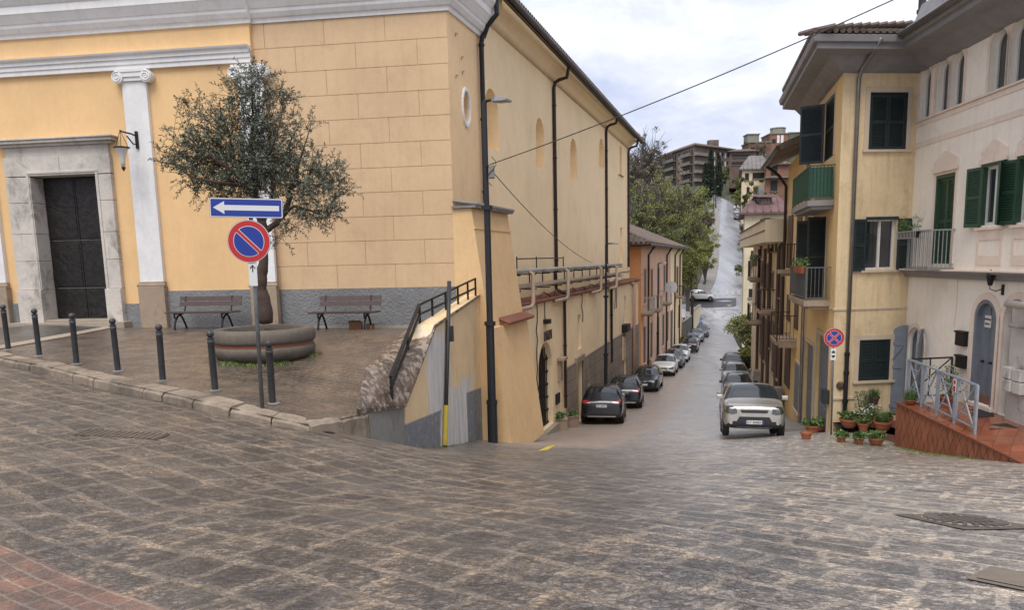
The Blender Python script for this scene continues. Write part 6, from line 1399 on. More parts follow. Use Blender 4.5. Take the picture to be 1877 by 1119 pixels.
block('hill_building', 'dark brick terrace house below the hilltop tank', 1372, 1412, 262, 300, 280, 8, plaster('rust_wall', (.17, .09, .065), .35, .9, stain=.6), [(1376, 270, 1400, 275, M_darkvoid), (1394, 283, 1403, 290, M_white)])
# ---- apartment block
ap = thing('apartment_block', 'long six storey brown apartment block with balconies on the hill behind the trees', 'apartment block', tuple(atY(1275, 345, 290)))
M_apt = plaster('brown_brick_wall', (.20, .15, .12), .25, .9, stain=.5, stain_col=(.12, .10, .09)); M_aptl = plaster('tan_brick_wall', (.34, .22, .13), .15, .9, stain=.3); M_slab = plaster('concrete_slab', (.21, .195, .18), .15, .9)
P0, P1, P2 = atY(1272, 262, 285), atY(1208, 274, 318), atY(1340, 262, 300)
WA = Wall(P0.xy, (P1-P0).xy); WA.n = -WA.n if WA.n.y > 0 else WA.n; WB = Wall(P0.xy, (P2-P0).xy); WB.n = -WB.n if WB.n.y > 0 else WB.n
zt_ = P0.z-1.0; LA, LB = (P1-P0).xy.length, (P2-P0).xy.length; zb3 = zt_-24
mb = MB(); back = P2+(P1-P0); base = [P0, P1, back, P2]; mb.hexa([Vector((p.x, p.y, zb3-6)) for p in base], [Vector((p.x, p.y, zt_)) for p in base]); under(mb.build('walls', M_apt), ap)
mb = MB(); oo = [P0+Vector((0, -1.5, 0)), P1+Vector((-1.5, -1, 0)), back+Vector((0, 1, 0)), P2+Vector((1.5, -1, 0))]; ce = sum((Vector(p) for p in base), Vector())/4; 
mb.loft([[Vector((p.x, p.y, zt_)) for p in oo], [Vector((p.x, p.y, zt_+.4)) for p in oo], [Vector((p.x*.35+ce.x*.65, p.y*.35+ce.y*.65, zt_+3.2)) for p in oo]]); mb.box(P2.x-8, P2.x-4.2, P2.y+2, P2.y+5, zt_, zt_+4.4); under(mb.build('roof', M_roofold), ap)
rk = random.Random(2)
for f in range(6):
    z = zt_-3.3-f*3.1
    for a, b_ in ((.8, LA*.30), (LA*.48, LA*.88)):
        mb = MB(); wbox(mb, WA, a, b_, z-.1, z+.15, 0, 1.5); wbox(mb, WA, a, b_, z+.15, z+1.05, 1.35, 1.5); under(mb.build('balcony', M_slab), ap)
        mb = MB(); u = a+.4
        while u < b_-1.2: wbox(mb, WA, u, u+1.1, z+.2, z+2.2, .02, .08); u += 2.3
        under(mb.build('window_row', M_darkvoid), ap)
    for fr_ in (.385, .93):
        mb = MB(); s = LA*fr_; wbox(mb, WA, s, s+.9, z+.9, z+2.2, .03, .08); under(mb.build('window', M_darkvoid), ap); mb = MB(); wbox(mb, WA, s+.05, s+.75, z+.25, z+.8, .04, .1); under(mb.build('window_panel', M_white), ap)
    mb = MB(); wbox(mb, WB, 0, LB*.35, z-.1, z+1.0, .0, 1.3); under(mb.build('balcony', M_slab), ap)
    for s in (LB*.45, LB*.6, LB*.74, LB*.88): mb = MB(); wbox(mb, WB, s, s+.9, z+.8, z+2.2, .02, .08); under(mb.build('window', M_darkvoid), ap)
    for s in (LB*.52, LB*.68, LB*.82): mb = MB(); wbox(mb, WB, s, s+.8, z+.2, z+2.0, .02, .06); under(mb.build('window_panel', M_white), ap)
for fr_ in (.35, .90): mb = MB(); wbox(mb, WA, LA*fr_, LA*fr_+2.2, zt_-20, zt_-2.5, .005, .02); under(mb.build('brick_strip', M_aptl), ap)
# ================================================================== plaza furniture
M_bol = simple('bollard_grey_paint', (.055, .058, .062), .42, .35, .25, 6)
b0 = None
bp = [((15, 641), 81), ((72, 653), 85), ((140, 667), 92), ((216, 681), 96), ((298, 698), 102), ((394, 716), 109), ((499, 737), 116)]
bl_lab = ['grey iron bollard with ball top, furthest left of the row on the plaza edge', 'grey iron bollard, second from the left, on the dark paving', 'grey iron bollard, third from the left, in line with the door jamb', 'grey iron bollard, fourth from the left, below the white pilaster', 'grey iron bollard in front of the left bench', 'grey iron bollard between the left bench and the tree planter', 'grey iron bollard with a red tag, right beside the sign pole, last of the row']
for i, ((px, py), h_) in enumerate(bp):
    p = atY(px, py, (16.4, 15.6, 14.5, 13.9, 13.0, 12.2, 11.5)[i]); p.z = HP(p.x, p.y)
    if i == 0:
        b0 = thing('bollard', bl_lab[0], 'bollard', tuple(p), group='bollards along the plaza edge')
        mb = MB(); mb.lathe([(.052, -.02), (.052, .77), (.056, .775), (.056, .80), (.052, .805), (.052, .83), (.060, .835), (.060, .85), (.03, .86)], 16); o = mb.build('post', M_bol, parent=b0); smooth_by_angle(o)
        mb = MB(); mb.lathe([(.03, .86), (.045, .875), (.058, .90), (.058, .93), (.045, .955), (.02, .968), (.002, .97)], 16); o = mb.build('ball', M_bol, parent=b0, smooth=True)
        mb = MB(); mb.lathe([(.11, -.03), (.11, .004), (.075, .012), (.055, .012)], 14); mb.build('foot', M_concg, parent=b0)
        b = b0
    else: b = copy_tree(b0); b.location = p; b['label'] = bl_lab[i]
    b.rotation_euler = (R_(random.uniform(-1, 1)), R_(random.uniform(-1, 1)), random.uniform(0, 3)); b.scale = (1, 1, 1.0)
# ---- benches
M_slat = simple('bench_plank', (.060, .033, .028), .5, 0, .25, 9)
def bench(px0, px1, py, label):
    W = Wall(WF.P(0, 0, 1.0).xy, WF.d.xy); W.n = WF.n
    s0_, _ = W.hit(px1, py); s1_, _ = W.hit(px0, py); L_ = s1_-s0_; c = W.P((s0_+s1_)/2, 0); z = HP(c.x, c.y)
    t = thing('bench', label, 'bench', (c.x, c.y, z), math.atan2(-WF.d.y, -WF.d.x), 'benches against the church wall')
    hL = L_/2
    for nm, y, zz, w_, hgt, tl in (('seat', 0, .43, .11, .035, 0),):
        mb = MB()
        for k in range(4): mb.box(-hL, hL, -.22+k*.125, -.22+k*.125+.11, .43, .465)
        mb.build('seat', M_slat, parent=t, bevel=.005)
    mb = MB()
    for k in range(2):
        z0 = .60+k*.135; y0 = .30+k*.05; mb.hexa([(-hL+.12, y0, z0), (hL+.0, y0, z0), (hL+.0, y0+.03, z0), (-hL+.12, y0+.03, z0)], [(-hL+.12, y0+.04, z0+.115), (hL, y0+.04, z0+.115), (hL, y0+.07, z0+.115), (-hL+.12, y0+.07, z0+.115)])
    mb.build('backrest', M_slat, parent=t, bevel=.004)
    for sx in (-hL+.28, hL-.28):
        mb = MB(); mb.tube([(sx, -.26, .0), (sx, -.25, .10), (sx, -.20, .24), (sx, -.06, .36), (sx, .02, .38), (sx, .12, .33), (sx, .24, .15), (sx, .32, 0)], .026, 6); mb.tube([(sx, -.24, .42), (sx, .26, .42), (sx, .34, .62), (sx, .40, .86)], .022, 6); mb.tube([(sx, -.24, .42), (sx, -.21, .30)], .022, 6); mb.tube([(sx, .02, .38), (sx, .20, .42)], .022, 6); mb.build('leg', M_black, parent=t)
    return t
bench(312, 434, 600, 'brown slatted bench with black iron legs, left of the tree planter')
bench(571, 693, 602, 'brown slatted bench with black iron legs, right of the tree planter')
p = WF.P(WF.sx(652, 603, .75), 0, .75); p.z = HP(p.x, p.y); t = thing('cardboard_box', 'small brown cardboard box on the ground under the right bench', 'box', tuple(p))
M_card = simple('cardboard', (.22, .11, .055), .9, 0, .2); mb = MB(); mb.box(-.16, .16, -.1, .1, 0, .19); mb.build('box_body', M_card, parent=t); mb = MB(); mb.hexa([(-.16, -.1, .19), (.16, -.1, .19), (.17, -.19, .24), (-.15, -.19, .24)], [(-.16, -.1, .193), (.16, -.1, .193), (.17, -.19, .243), (-.15, -.19, .243)]); mb.build('flap', M_card, parent=t)
p = p+Vector((.38, .02, 0)); t = thing('cardboard_box', 'small tan cardboard box beside the bench leg, right of the brown box', 'box', tuple(p), .3); mb = MB(); mb.box(-.10, .10, -.08, .08, 0, .14); mb.build('box_body', M_card, parent=t); mb = MB(); mb.box(-.012, .012, -.082, .082, .001, .143); mb.build('tape', M_beigetrim, parent=t)
# ---- planter
pl0 = atY(484, 612, 15.6); pz = HP(pl0.x, pl0.y)-.02
plant = thing('tree_planter', 'large round concrete planter with a rusty red band round its middle', 'planter', (pl0.x, pl0.y, pz))
M_plc = plaster('mossy_concrete', (.155, .128, .10), .3, .85, stain=.7, streak=.5, bs=.6, stain_col=(.06, .055, .045)); M_band = plaster('rusty_band', (.26, .085, .045), .25, .7)
R = 1.02; mb = MB(); mb.lathe([(R*.80, -.05), (R*.90, .02), (R*.97, .10), (R*.985, .19), (R*.965, .245), (R*.93, .25)], 48); mb.lathe([(R*.93, .31), (R*.97, .315), (R*1.0, .37), (R*1.0, .50), (R*.975, .56), (R*.93, .585), (R*.80, .585), (R*.77, .56), (R*.77, .40)], 48, caps=False); o = mb.build('bowl', M_plc, parent=plant, smooth=True)
mb = MB(); mb.lathe([(R*.94, .24), (R*.945, .26), (R*.945, .30), (R*.94, .32)], 48, caps=False); mb.build('band', M_band, parent=plant, smooth=True)
M_soil = plaster('soil', (.10, .08, .05), .4, 1, stain=.7, bs=1, stain_col=(.06, .08, .03)); mb = MB(); rings = [[(r*R*.78*math.cos(t*math.pi/16), r*R*.78*math.sin(t*math.pi/16), .47+.08*(1-r)+random.uniform(-.01, .02)) for t in range(32)] for r in (1, .7, .4, .05)]; mb.loft(rings); mb.build('soil', M_soil, parent=plant, smooth=True)
# ---- leaves and trees
def leafmat(name, c0, c1, rough=.55, trans=.15):
    m, nt, b = newmat(name); g = nt.nodes.new('ShaderNodeNewGeometry'); ri = g.outputs['Random Per Island']
    c = ramp(nt, ri, [(0, c0), (.6, c1), (1, tuple(min(1, x*1.5) for x in c1))]); nt.links.new(c, b.inputs['Base Color']); b.inputs['Roughness'].default_value = rough; b.inputs['Specular IOR Level'].default_value = .3
    if trans: b.inputs['Transmission Weight'].default_value = 0; b.inputs['Subsurface Weight'].default_value = 0
    return m
def leaves(mb, rnd, c, rad, n, ls, lw, up=.2, shell=.0, mi=0):
    for _ in range(n):
        while True:
            d = Vector((rnd.uniform(-1, 1), rnd.uniform(-1, 1), rnd.uniform(-1, 1)))
            if shell < d.length < 1: break
        p = Vector(c)+Vector((d.x*rad[0], d.y*rad[1], d.z*rad[2])); a = Vector((rnd.gauss(0, 1), rnd.gauss(0, 1), rnd.gauss(up, 1))).normalized(); b = a.cross(Vector((rnd.gauss(0, 1), rnd.gauss(0, 1), rnd.gauss(0, 1)))).normalized(); l = ls*rnd.uniform(.6, 1.3); w = lw*rnd.uniform(.7, 1.3)
        i = len(mb.v); mb.v += [tuple(p), tuple(p+a*l*.5+b*w*.5), tuple(p+a*l), tuple(p+a*l*.5-b*w*.5)]; mb.f.append((i, i+1, i+2, i+3)); mb.mi.append(mi)
M_bark = plaster('olive_bark', (.075, .048, .038), .35, .95, stain=.6, bs=1.2, stain_col=(.03, .02, .018))
M_olive = leafmat('olive_leaf', (.045, .057, .038), (.13, .15, .105))
oy = 15.6
def op(px, py, dy=0): return atY(px, py, oy+dy)
ol = thing('olive_tree', 'olive tree with twisted brown trunk growing from the round planter', 'tree', tuple(op(486, 590)))
limbs = [([(486, 592, 0), (484, 560, 0), (478, 530, .02), (476, 505, 0), (484, 480, 0), (480, 455, .02), (484, 425, 0), (478, 405, 0)], [.16, .135, .12, .13, .10, .10, .09, .085]),
         ([(480, 412, 0), (466, 375, -.1), (448, 340, -.15), (436, 318, -.2), (405, 300, -.3), (365, 270, -.3), (335, 245, -.3)], [.085, .075, .065, .05, .035, .02, .01]),
         ([(468, 378, 0), (466, 330, .1), (466, 270, .15), (462, 205, .1), (460, 140, .1), (458, 118, .1)], [.06, .05, .042, .03, .015, .006]),
         ([(484, 425, 0), (503, 412, .05), (520, 392, .1), (530, 370, .1), (530, 345, .15), (545, 338, .2), (580, 342, .3), (610, 330, .3)], [.07, .06, .055, .05, .045, .03, .02, .01]),
         ([(520, 392, .1), (540, 378, 0), (565, 385, -.1), (590, 395, -.1)], [.035, .03, .02, .01]),
         ([(448, 340, -.1), (400, 335, -.5), (350, 325, -.6), (320, 300, -.6), (290, 296, -.6)], [.04, .03, .02, .012, .005]),
         ([(530, 345, .1), (548, 300, .4), (560, 260, .5), (572, 225, .5)], [.035, .025, .015, .006]),
         ([(466, 330, 0), (500, 270, -.5), (515, 215, -.5), (520, 170, -.4)], [.035, .025, .015, .005]),
         ([(436, 318, 0), (420, 250, .5), (405, 200, .6), (390, 180, .6)], [.035, .025, .012, .005]),
         ([(484, 405, 0), (500, 350, .9), (520, 290, 1.2), (540, 240, 1.2)], [.04, .03, .02, .01]), ([(470, 370, 0), (440, 320, .9), (400, 270, 1.2), (370, 230, 1.2)], [.04, .03, .02, .01])]
mb = MB()
for pts, rr in limbs:
    P_ = resample([op(*q) for q in pts], len(pts)*3-3); rs = [lerp(k, list(np.linspace(0, len(P_)-1, len(rr))), rr) for k in range(len(P_))]
    mb.tube([p+Vector((random.gauss(0, .008), random.gauss(0, .01), 0)) for p in P_], [r*random.uniform(.88, 1.15) for r in rs], 8)
under(mb.build('trunk', M_bark, smooth=True), ol)
rt = random.Random(11); mb = MB(); tw = MB()
cl = [(460, 300, 60, 45, 1.0), (430, 260, 55, 45, 1.0), (490, 275, 50, 45, 1.0), (465, 205, 42, 40, .9), (455, 155, 28, 30, .7), (482, 140, 16, 25, .35), (505, 210, 34, 38, .75), (525, 175, 16, 16, .4), (400, 228, 30, 32, .6), (365, 205, 26, 18, .55), (345, 200, 14, 14, .3), (385, 280, 42, 40, .9), (350, 275, 34, 30, .75), (370, 325, 40, 28, .8), (345, 305, 26, 22, .6), (312, 285, 22, 14, .5), (292, 295, 14, 8, .4), (430, 330, 50, 32, 1), (390, 352, 32, 18, .5), (420, 350, 30, 14, .6), (480, 335, 50, 36, 1), (520, 310, 34, 40, .9), (546, 275, 16, 34, .45), (565, 235, 10, 22, .35), (578, 292, 18, 24, .4), (600, 320, 26, 34, .9), (615, 345, 18, 26, .7), (585, 360, 34, 32, .95), (600, 385, 22, 18, .6), (560, 395, 30, 16, .5), (530, 405, 22, 18, .4), (518, 432, 18, 18, .55), (585, 405, 8, 22, .4), (545, 350, 30, 22, .6), (330, 230, 14, 14, .25), (440, 175, 30, 28, .6), (560, 325, 22, 16, .35)]
for (x, y, rx, ry, dn) in cl:
    px = 1400/oy; c = op(x, y, rt.uniform(-.4, .5)); rX, rZ = rx/px, ry/px; rY = min(1.1, max(.25, (rX+rZ)*.62)); n = int(dn*(rX*rZ*rY)**.62*6600)+60
    # twigs that carry the leaves in sprays
    for _ in range(max(8, n//15)):
        while True:
            d = Vector((rt.uniform(-1, 1), rt.uniform(-1, 1), rt.uniform(-1, 1)))
            if d.length < 1: break
        p = c+Vector((d.x*rX, d.y*rY, d.z*rZ)); dr = (Vector((d.x, d.y, d.z+.45))+Vector((rt.gauss(0, .4), rt.gauss(0, .4), rt.gauss(0, .4)))).normalized(); L_ = rt.uniform(.18, .42); k = rt.randint(11, 18)
        sag = Vector((0, 0, -rt.uniform(0, .12))); tw.tube([p-dr*.15, p+dr*L_*.5, p+dr*L_+sag], .004, 3)
        for j in range(k):
            t = j/k; q = p+dr*L_*t+sag*t*t; sd_ = dr.cross(Vector((rt.gauss(0, 1), rt.gauss(0, 1), rt.gauss(0, 1)))).normalized(); a = (dr*.6+sd_).normalized(); b = a.cross(Vector((rt.gauss(0, 1), rt.gauss(0, 1), rt.gauss(0, 1)))).normalized(); l = rt.uniform(.05, .09); w_ = .022
            i = len(mb.v); mb.v += [tuple(q), tuple(q+a*l*.5+b*w_*.5), tuple(q+a*l), tuple(q+a*l*.5-b*w_*.5)]; mb.f.append((i, i+1, i+2, i+3)); mb.mi.append(0)
crown_n = len(mb.f)
under(mb.build('crown', M_olive), ol); under(tw.build('twigs', M_bark), ol)
# ---- road sign on the plaza
sp0 = atY(479, 731, 11.05); sp0.z = HP(sp0.x, sp0.y); rs = thing('road_sign', 'sign post with blue one way arrow plate over a round no parking sign', 'road sign', tuple(sp0))
top = atY(457, 362, 11.05); M_zinc = simple('galvanised_post', (.16, .17, .175), .4, .6, .2, 6)
mb = MB(); mb.tube([sp0-Vector((0, 0, .1)), top], .030, 12); under(mb.build('post', M_zinc, smooth=True), rs)
ax = (top-sp0).normalized(); xr = Vector((1, .05, 0)).normalized(); nrm = xr.cross(ax).normalized(); xr = ax.cross(nrm).normalized()
if nrm.y > 0: nrm = -nrm
def SM(c, roll=0, x=None): 
    X = (x or xr); Z = nrm; Yv = Z.cross(X).normalized()
    return Matrix.Translation(c) @ Matrix(((X.x, Yv.x, Z.x, 0), (X.y, Yv.y, Z.y, 0), (X.z, Yv.z, Z.z, 0), (0, 0, 0, 1))) @ Matrix.Rotation(roll, 4, 'Z')
def plate(M, pts, z0, z1, mb): mb.hexa([M @ Vector((p[0], p[1], z0)) for p in pts], [M @ Vector((p[0], p[1], z1)) for p in pts])
def rrect(w, h, r, n=5): 
    out = []
    for cx, cy, a0 in ((w-r, h-r, 0), (-w+r, h-r, 90), (-w+r, -h+r, 180), (w-r, -h+r, 270)):
        for k in range(n+1): a = R_(a0+90*k/n); out.append((cx+r*math.cos(a), cy+r*math.sin(a)))
    return out
def circ_(r, n=40, a0=0, a1=360): return [(r*math.cos(R_(a0+(a1-a0)*k/n)), r*math.sin(R_(a0+(a1-a0)*k/n))) for k in range(n if a1-a0 == 360 else n+1)]
cA = atY(453, 382, 11.0)+nrm*.06; MA = SM(cA, R_(-1.5))
mb = MB(); plate(MA, rrect(.505, .135, .02), -.012, 0, mb); pa = under(mb.build('arrow_plate', M_zinc), rs)
def sub(mb, name, mat, p): o = mb.build(name, mat); o.parent = p; return o
mb = MB(); plate(MA, rrect(.50, .13, .02), 0, .002, mb); sub(mb, 'plate_border', M_signwhite, pa)
mb = MB(); plate(MA, rrect(.487, .117, .015), .002, .004, mb); sub(mb, 'plate_field', M_blue, pa)
mb = MB(); plate(MA, [(-.455, 0), (-.30, .088), (-.30, .036), (.455, .036), (.455, -.036), (-.30, -.036), (-.30, -.088)], .004, .006, mb); sub(mb, 'arrow', M_signwhite, pa)
cR = atY(458, 443, 11.0)+nrm*.06; MR = SM(cR)
def noparking(MR, r, par_, cross=False):
    mb = MB(); plate(MR, circ_(r), -.012, 0, mb); d = under(mb.build('disc', M_zinc), par_)
    mb = MB(); plate(MR, circ_(r*.985), 0, .0015, mb); sub(mb, 'disc_edge', M_signwhite, d)
    mb = MB(); plate(MR, circ_(r*.96), .0015, .003, mb); sub(mb, 'red_ring', M_red, d)
    mb = MB(); plate(MR, circ_(r*.715), .003, .0045, mb); sub(mb, 'white_ring', M_signwhite, d)
    mb = MB(); plate(MR, circ_(r*.69), .0045, .006, mb); sub(mb, 'blue_field', M_blue, d)
    Ms = MR @ Matrix.Rotation(R_(-45), 4, 'Z')
    for k, q in enumerate([0, 90] if cross else [0]):
        M2 = Ms @ Matrix.Rotation(R_(q), 4, 'Z'); e = k*.0004
        mb = MB(); plate(M2, [(-r*.70, -r*.095), (r*.70, -r*.095), (r*.70, r*.095), (-r*.70, r*.095)], .006+e, .0075+e, mb); sub(mb, 'white_edge', M_signwhite, d)
    for k, q in enumerate([0, 90] if cross else [0]):
        M2 = Ms @ Matrix.Rotation(R_(q), 4, 'Z'); e = k*.0004
        mb = MB(); plate(M2, [(-r*.75, -r*.068), (r*.75, -r*.068), (r*.75, r*.068), (-r*.75, r*.068)], .008+e, .0095+e, mb); sub(mb, 'red_bar', M_red, d)
noparking(MR, .30, rs)
cS = atY(465, 503, 11.0)+nrm*.05; MS_ = SM(cS)
mb = MB(); plate(MS_, rrect(.058, .165, .01), -.01, 0, mb); pa = under(mb.build('small_plate', M_signwhite), rs)
mb = MB(); plate(MS_, [(-.007, .03), (.007, .03), (.007, .125), (-.007, .125)], .001, .003, mb); plate(MS_, [(0, .135), (.042, .085), (.032, .078), (0, .118), (-.032, .078), (-.042, .085)], .0035, .005, mb); sub(mb, 'up_arrow', M_ink, pa)
# ---- no stopping sign on the right
n0 = atY(1523, 791, 20.0); ns = thing('road_sign', 'round red and blue no stopping sign on a thin post by the flower pots', 'road sign', tuple(n0))
tp = atY(1528, 602, n0.y); mb = MB(); mb.tube([n0-Vector((0, 0, .1)), tp], .026, 10); under(mb.build('post', M_zinc, smooth=True), ns)
sc_ = n0.y/1400; nrm = Vector((-.25, -1, 0)).normalized(); xr = Vector((1, -.25, 0)).normalized(); xr = Vector((-nrm.y, nrm.x, 0)).normalized()
if xr.x < 0: xr = -xr
cN = atY(1528, 619.5, n0.y)+nrm*.05; noparking(SM(cN), 18.0*sc_, ns, True)
cM = atY(1526.5, 649.5, n0.y)+nrm*.045; MM = SM(cM); mb = MB(); plate(MM, rrect(4.6*sc_, 11*sc_, .01), -.01, 0, mb); pa = under(mb.build('small_plate', M_signwhite), ns)
mb = MB()
for sg in (1, -1): plate(MM, [(-3*sc_, sg*2*sc_), (3*sc_, sg*2*sc_), (3*sc_, sg*4*sc_), (0, sg*7.5*sc_), (-3*sc_, sg*4*sc_)], .001, .003, mb)
sub(mb, 'arrows', M_ink, pa)
# ---- street lamps
def street_lamp(label, base, top, arm_to, r=.07, Y=None, head=True):
    t = thing('street_lamp', label, 'street lamp', tuple(base), group='street lamps along the street')
    mid = base.lerp(top, .36); mb = MB(); mb.tube([base-Vector((0, 0, .2)), base.lerp(top, .12)], r*1.35, 12); mb.tube([base.lerp(top, .119), mid], r*1.1, 12); mb.tube([mid, base.lerp(top, .7)], r*.85, 12); mb.tube([base.lerp(top, .699), top], r*.65, 12)
    for f in (.12, .36, .7): mb.lathe([(r*1.5, -.05), (r*1.5, .05)], 12, tuple(base.lerp(top, f)))
    under(mb.build('pole', M_lamppole, smooth=False), t)
    mb = MB(); mb.tube([top, top.lerp(arm_to, .3)+Vector((0, 0, .03)), top.lerp(arm_to, .6)], r*.4, 8); under(mb.build('arm', M_lamppole), t)
    d = (arm_to-top).normalized(); s_ = d.cross(Vector((0, 0, 1))).normalized()*(r*1.9); a = top.lerp(arm_to, .35); b_ = arm_to; u = Vector((0, 0, r*.9))
    mb = MB(); mb.loft([[a-s_*.5-u*.3, a+s_*.5-u*.3, a+s_*.5+u*.5, a-s_*.5+u*.5], [a.lerp(b_, .3)-s_-u*.4, a.lerp(b_, .3)+s_-u*.4, a.lerp(b_, .3)+s_*.8+u, a.lerp(b_, .3)-s_*.8+u], [b_-s_-u*.3, b_+s_-u*.3, b_+s_*.9+u*.2, b_-s_*.9+u*.2]]); under(mb.build('lamp_head', simple('lamp_grey', (.22, .23, .24), .4, .4) if 'lamp_grey' not in bpy.data.materials else bpy.data.materials['lamp_grey']), t)
    return t
M_lamppole = simple('dark_lamp_pole', (.022, .024, .028), .45, .3)
lb = atY(903, 808, 19.3); lt = atY(887, 186, lb.y); arm = atY(932, 183, lb.y-.3)
street_lamp('tall dark street lamp standing against the church buttress', lb, lt, arm, .095)
lj = atY(893, 315, lb.y-.12); jb = thing('junction_box', 'grey cable junction box strapped to the tall lamp pole', 'junction box', tuple(lj)); mb = MB(); mb.box(lj.x+.03, lj.x+.17, lj.y-.08, lj.y+.08, lj.z-.16, lj.z+.16); under(mb.build('box_body', M_concg, bevel=.02), jb)
mb = MB(); mb.tube([lj+Vector((.1+.12*math.sin(k*.9), -.09, .35-.1*k+0)) for k in range(8)], .008, 5); under(mb.build('cable_loop', M_black), jb)
l2 = gnd(1109, 700, 0, 24); l2 = WS.P(WS.sx(1109, 600, LO+.5), 0, LO+.5); l2.z = H(l2.x, l2.y); t2 = atY(1110.5, 448, l2.y); street_lamp('street lamp with thin bracket arm standing by the church wall behind the dark cars', l2, t2, atY(1132, 447, l2.y-.2), .08)
l3 = WPe.P(WPe.sx(1205.5, 560, .5), 0, .5); l3.z = PF(l3.y); t3 = atY(1206, 483, l3.y); street_lamp('street lamp in front of the peach house', l3, t3, atY(1222, 482, l3.y-.2), .08)
l4 = gnd(1268, 575, 0, 100); t4 = atY(1267, 490, l4.y); street_lamp('street lamp at the junction with the side street', l4, t4, atY(1253, 490, l4.y), .10)
for px, pyb, pyt, xa, lab in ((1308, 398, 352, 1303, 'street lamp low on the left pavement of the hill road'), (1311.5, 382, 342, 1317, 'street lamp near the top of the hill road')):
    l5 = gnd(px, pyb, 0, 120); street_lamp(lab, l5, atY(px, pyt, l5.y), atY(xa, pyt, l5.y), .13)
# ---- overhead cables
wa = lj+Vector((0, 0, .15)); we = atY(1562, -2, 15.5); we = wa+(we-wa)*1.95; mb = MB(); N_ = 40; mb.tube([wa.lerp(we, k/N_)+Vector((0, 0, -.35*4*(k/N_)*(1-k/N_))) for k in range(N_+1)], .012, 6); tag(mb.build('overhead_cable', M_steel), 'long overhead cable rising from the lamp pole across the street', 'cable')
we2 = WS.P(WS.sx(1084, 482, .5), 0, .5); we2.z = atY(1084, 482, we2.y).z; mb = MB(); mb.tube([wa.lerp(we2, k/N_)+Vector((0, 0, -.3*4*(k/N_)*(1-k/N_))) for k in range(N_+1)], .012, 5); tag(mb.build('overhead_cable', M_steel), 'thin cable sagging from the lamp pole to the pipes on the church wall', 'cable')
we3 = WPe.P(1, 0, .1); we3.z = atY(1180, 500, we3.y).z; a3_ = WS.P(WS.sx(1130, 505, .5), 0, .5); a3_.z = atY(1130, 505, a3_.y).z; mb = MB(); mb.tube([a3_.lerp(we3, k/12)+Vector((0, 0, -.35*4*(k/12)*(1-k/12))) for k in range(13)], .014, 5); tag(mb.build('overhead_cable', M_steel), 'short cable between the church pipes and the peach house', 'cable')
# ---- manholes and drains
M_iron = simple('cast_iron', (.17, .14, .115), .45, .5, .3, 10)
def cover(name, label, cat, q, mat, rnd=False):
    c = sum(q, Vector())/len(q); t = thing(name, label, cat, tuple(c)); mb = MB(); up = Vector((0, 0, .007)); n = len(q)
    mb.add([p+Vector((0, 0, .003)) for p in q]+[p+up for p in q], [tuple(range(n)), tuple(range(n, 2*n))]+[(i, (i+1) % n, n+(i+1) % n, n+i) for i in range(n)]); under(mb.build('frame', mat), t); mb = MB()
    if rnd is None: mb.add([c.lerp(p, .8)+Vector((0, 0, .012)) for p in q], [tuple(range(n))])
    elif rnd:
        X_ = (q[1]-q[0])/2; Y_ = (q[3]-q[0])/2; mb.add([c+X_*.86*math.cos(2*math.pi*k/28)+Y_*.86*math.sin(2*math.pi*k/28)+Vector((0, 0, .012)) for k in range(28)], [tuple(range(28))]); under(mb.build('lid', plaster('pale_lid', (.30, .27, .23), .2, .5, stain=.4)), t); mb = MB()
        for k in range(24):
            a = 2*math.pi*k/24; p1 = c.lerp(q[0], 0); X_ = (q[1]-q[0])/2; Y_ = (q[3]-q[0])/2; f = lambda r: c+X_*r*math.cos(a)+Y_*r*math.sin(a)+Vector((0, 0, .018)); mb.bar(f(.55), f(.82), .03, .02)
        for k in range(5): u = -.4+k*.2; mb.bar(c+(q[1]-q[0])/2*u-(q[3]-q[0])*.2+Vector((0, 0, .018)), c+(q[1]-q[0])/2*u+(q[3]-q[0])*.2+Vector((0, 0, .018)), .03, .02)
    else:
        for k in range(14): u = (k+.5)/14; mb.bar(q[0].lerp(q[1], u)+Vector((0, 0, .009)), q[3].lerp(q[2], u)+Vector((0, 0, .009)), .018, .008)
    under(mb.build('ribs', simple('worn_iron', (.12, .10, .085), .5, .2) if rnd else mat), t); return t
def rectg(px, py, w, h, rot):
    c = gnd(px, py); out = []
    for sx, sy in ((-1, -1), (1, -1), (1, 1), (-1, 1)):
        x = c.x+(sx*w/2*math.cos(rot)-sy*h/2*math.sin(rot)); y = c.y+(sx*w/2*math.sin(rot)+sy*h/2*math.cos(rot)); out.append(Vector((x, y, H(x, y)+.004)))
    return out
cover('manhole_cover', 'round ribbed manhole cover in a square frame on the right of the street', 'manhole cover', rectg(1768, 958, .82, .82, .25), M_iron, True)
cover('drain_grate', 'slatted iron drain grate in the paving below the kerb', 'drain grate', rectg(224, 797, .95, .38, .05), M_iron)
cover('drain_grate', 'small rusty drain grate at the foot of the kerb end', 'drain grate', rectg(582, 790, .45, .22, -.1), M_rust)
cover('manhole_cover', 'rectangular stone framed cover in the lower right corner of the street', 'manhole cover', rectg(1866, 1066, .5, .42, .75), plaster('worn_cover', (.19, .155, .12), .3, .5, stain=.6), None)
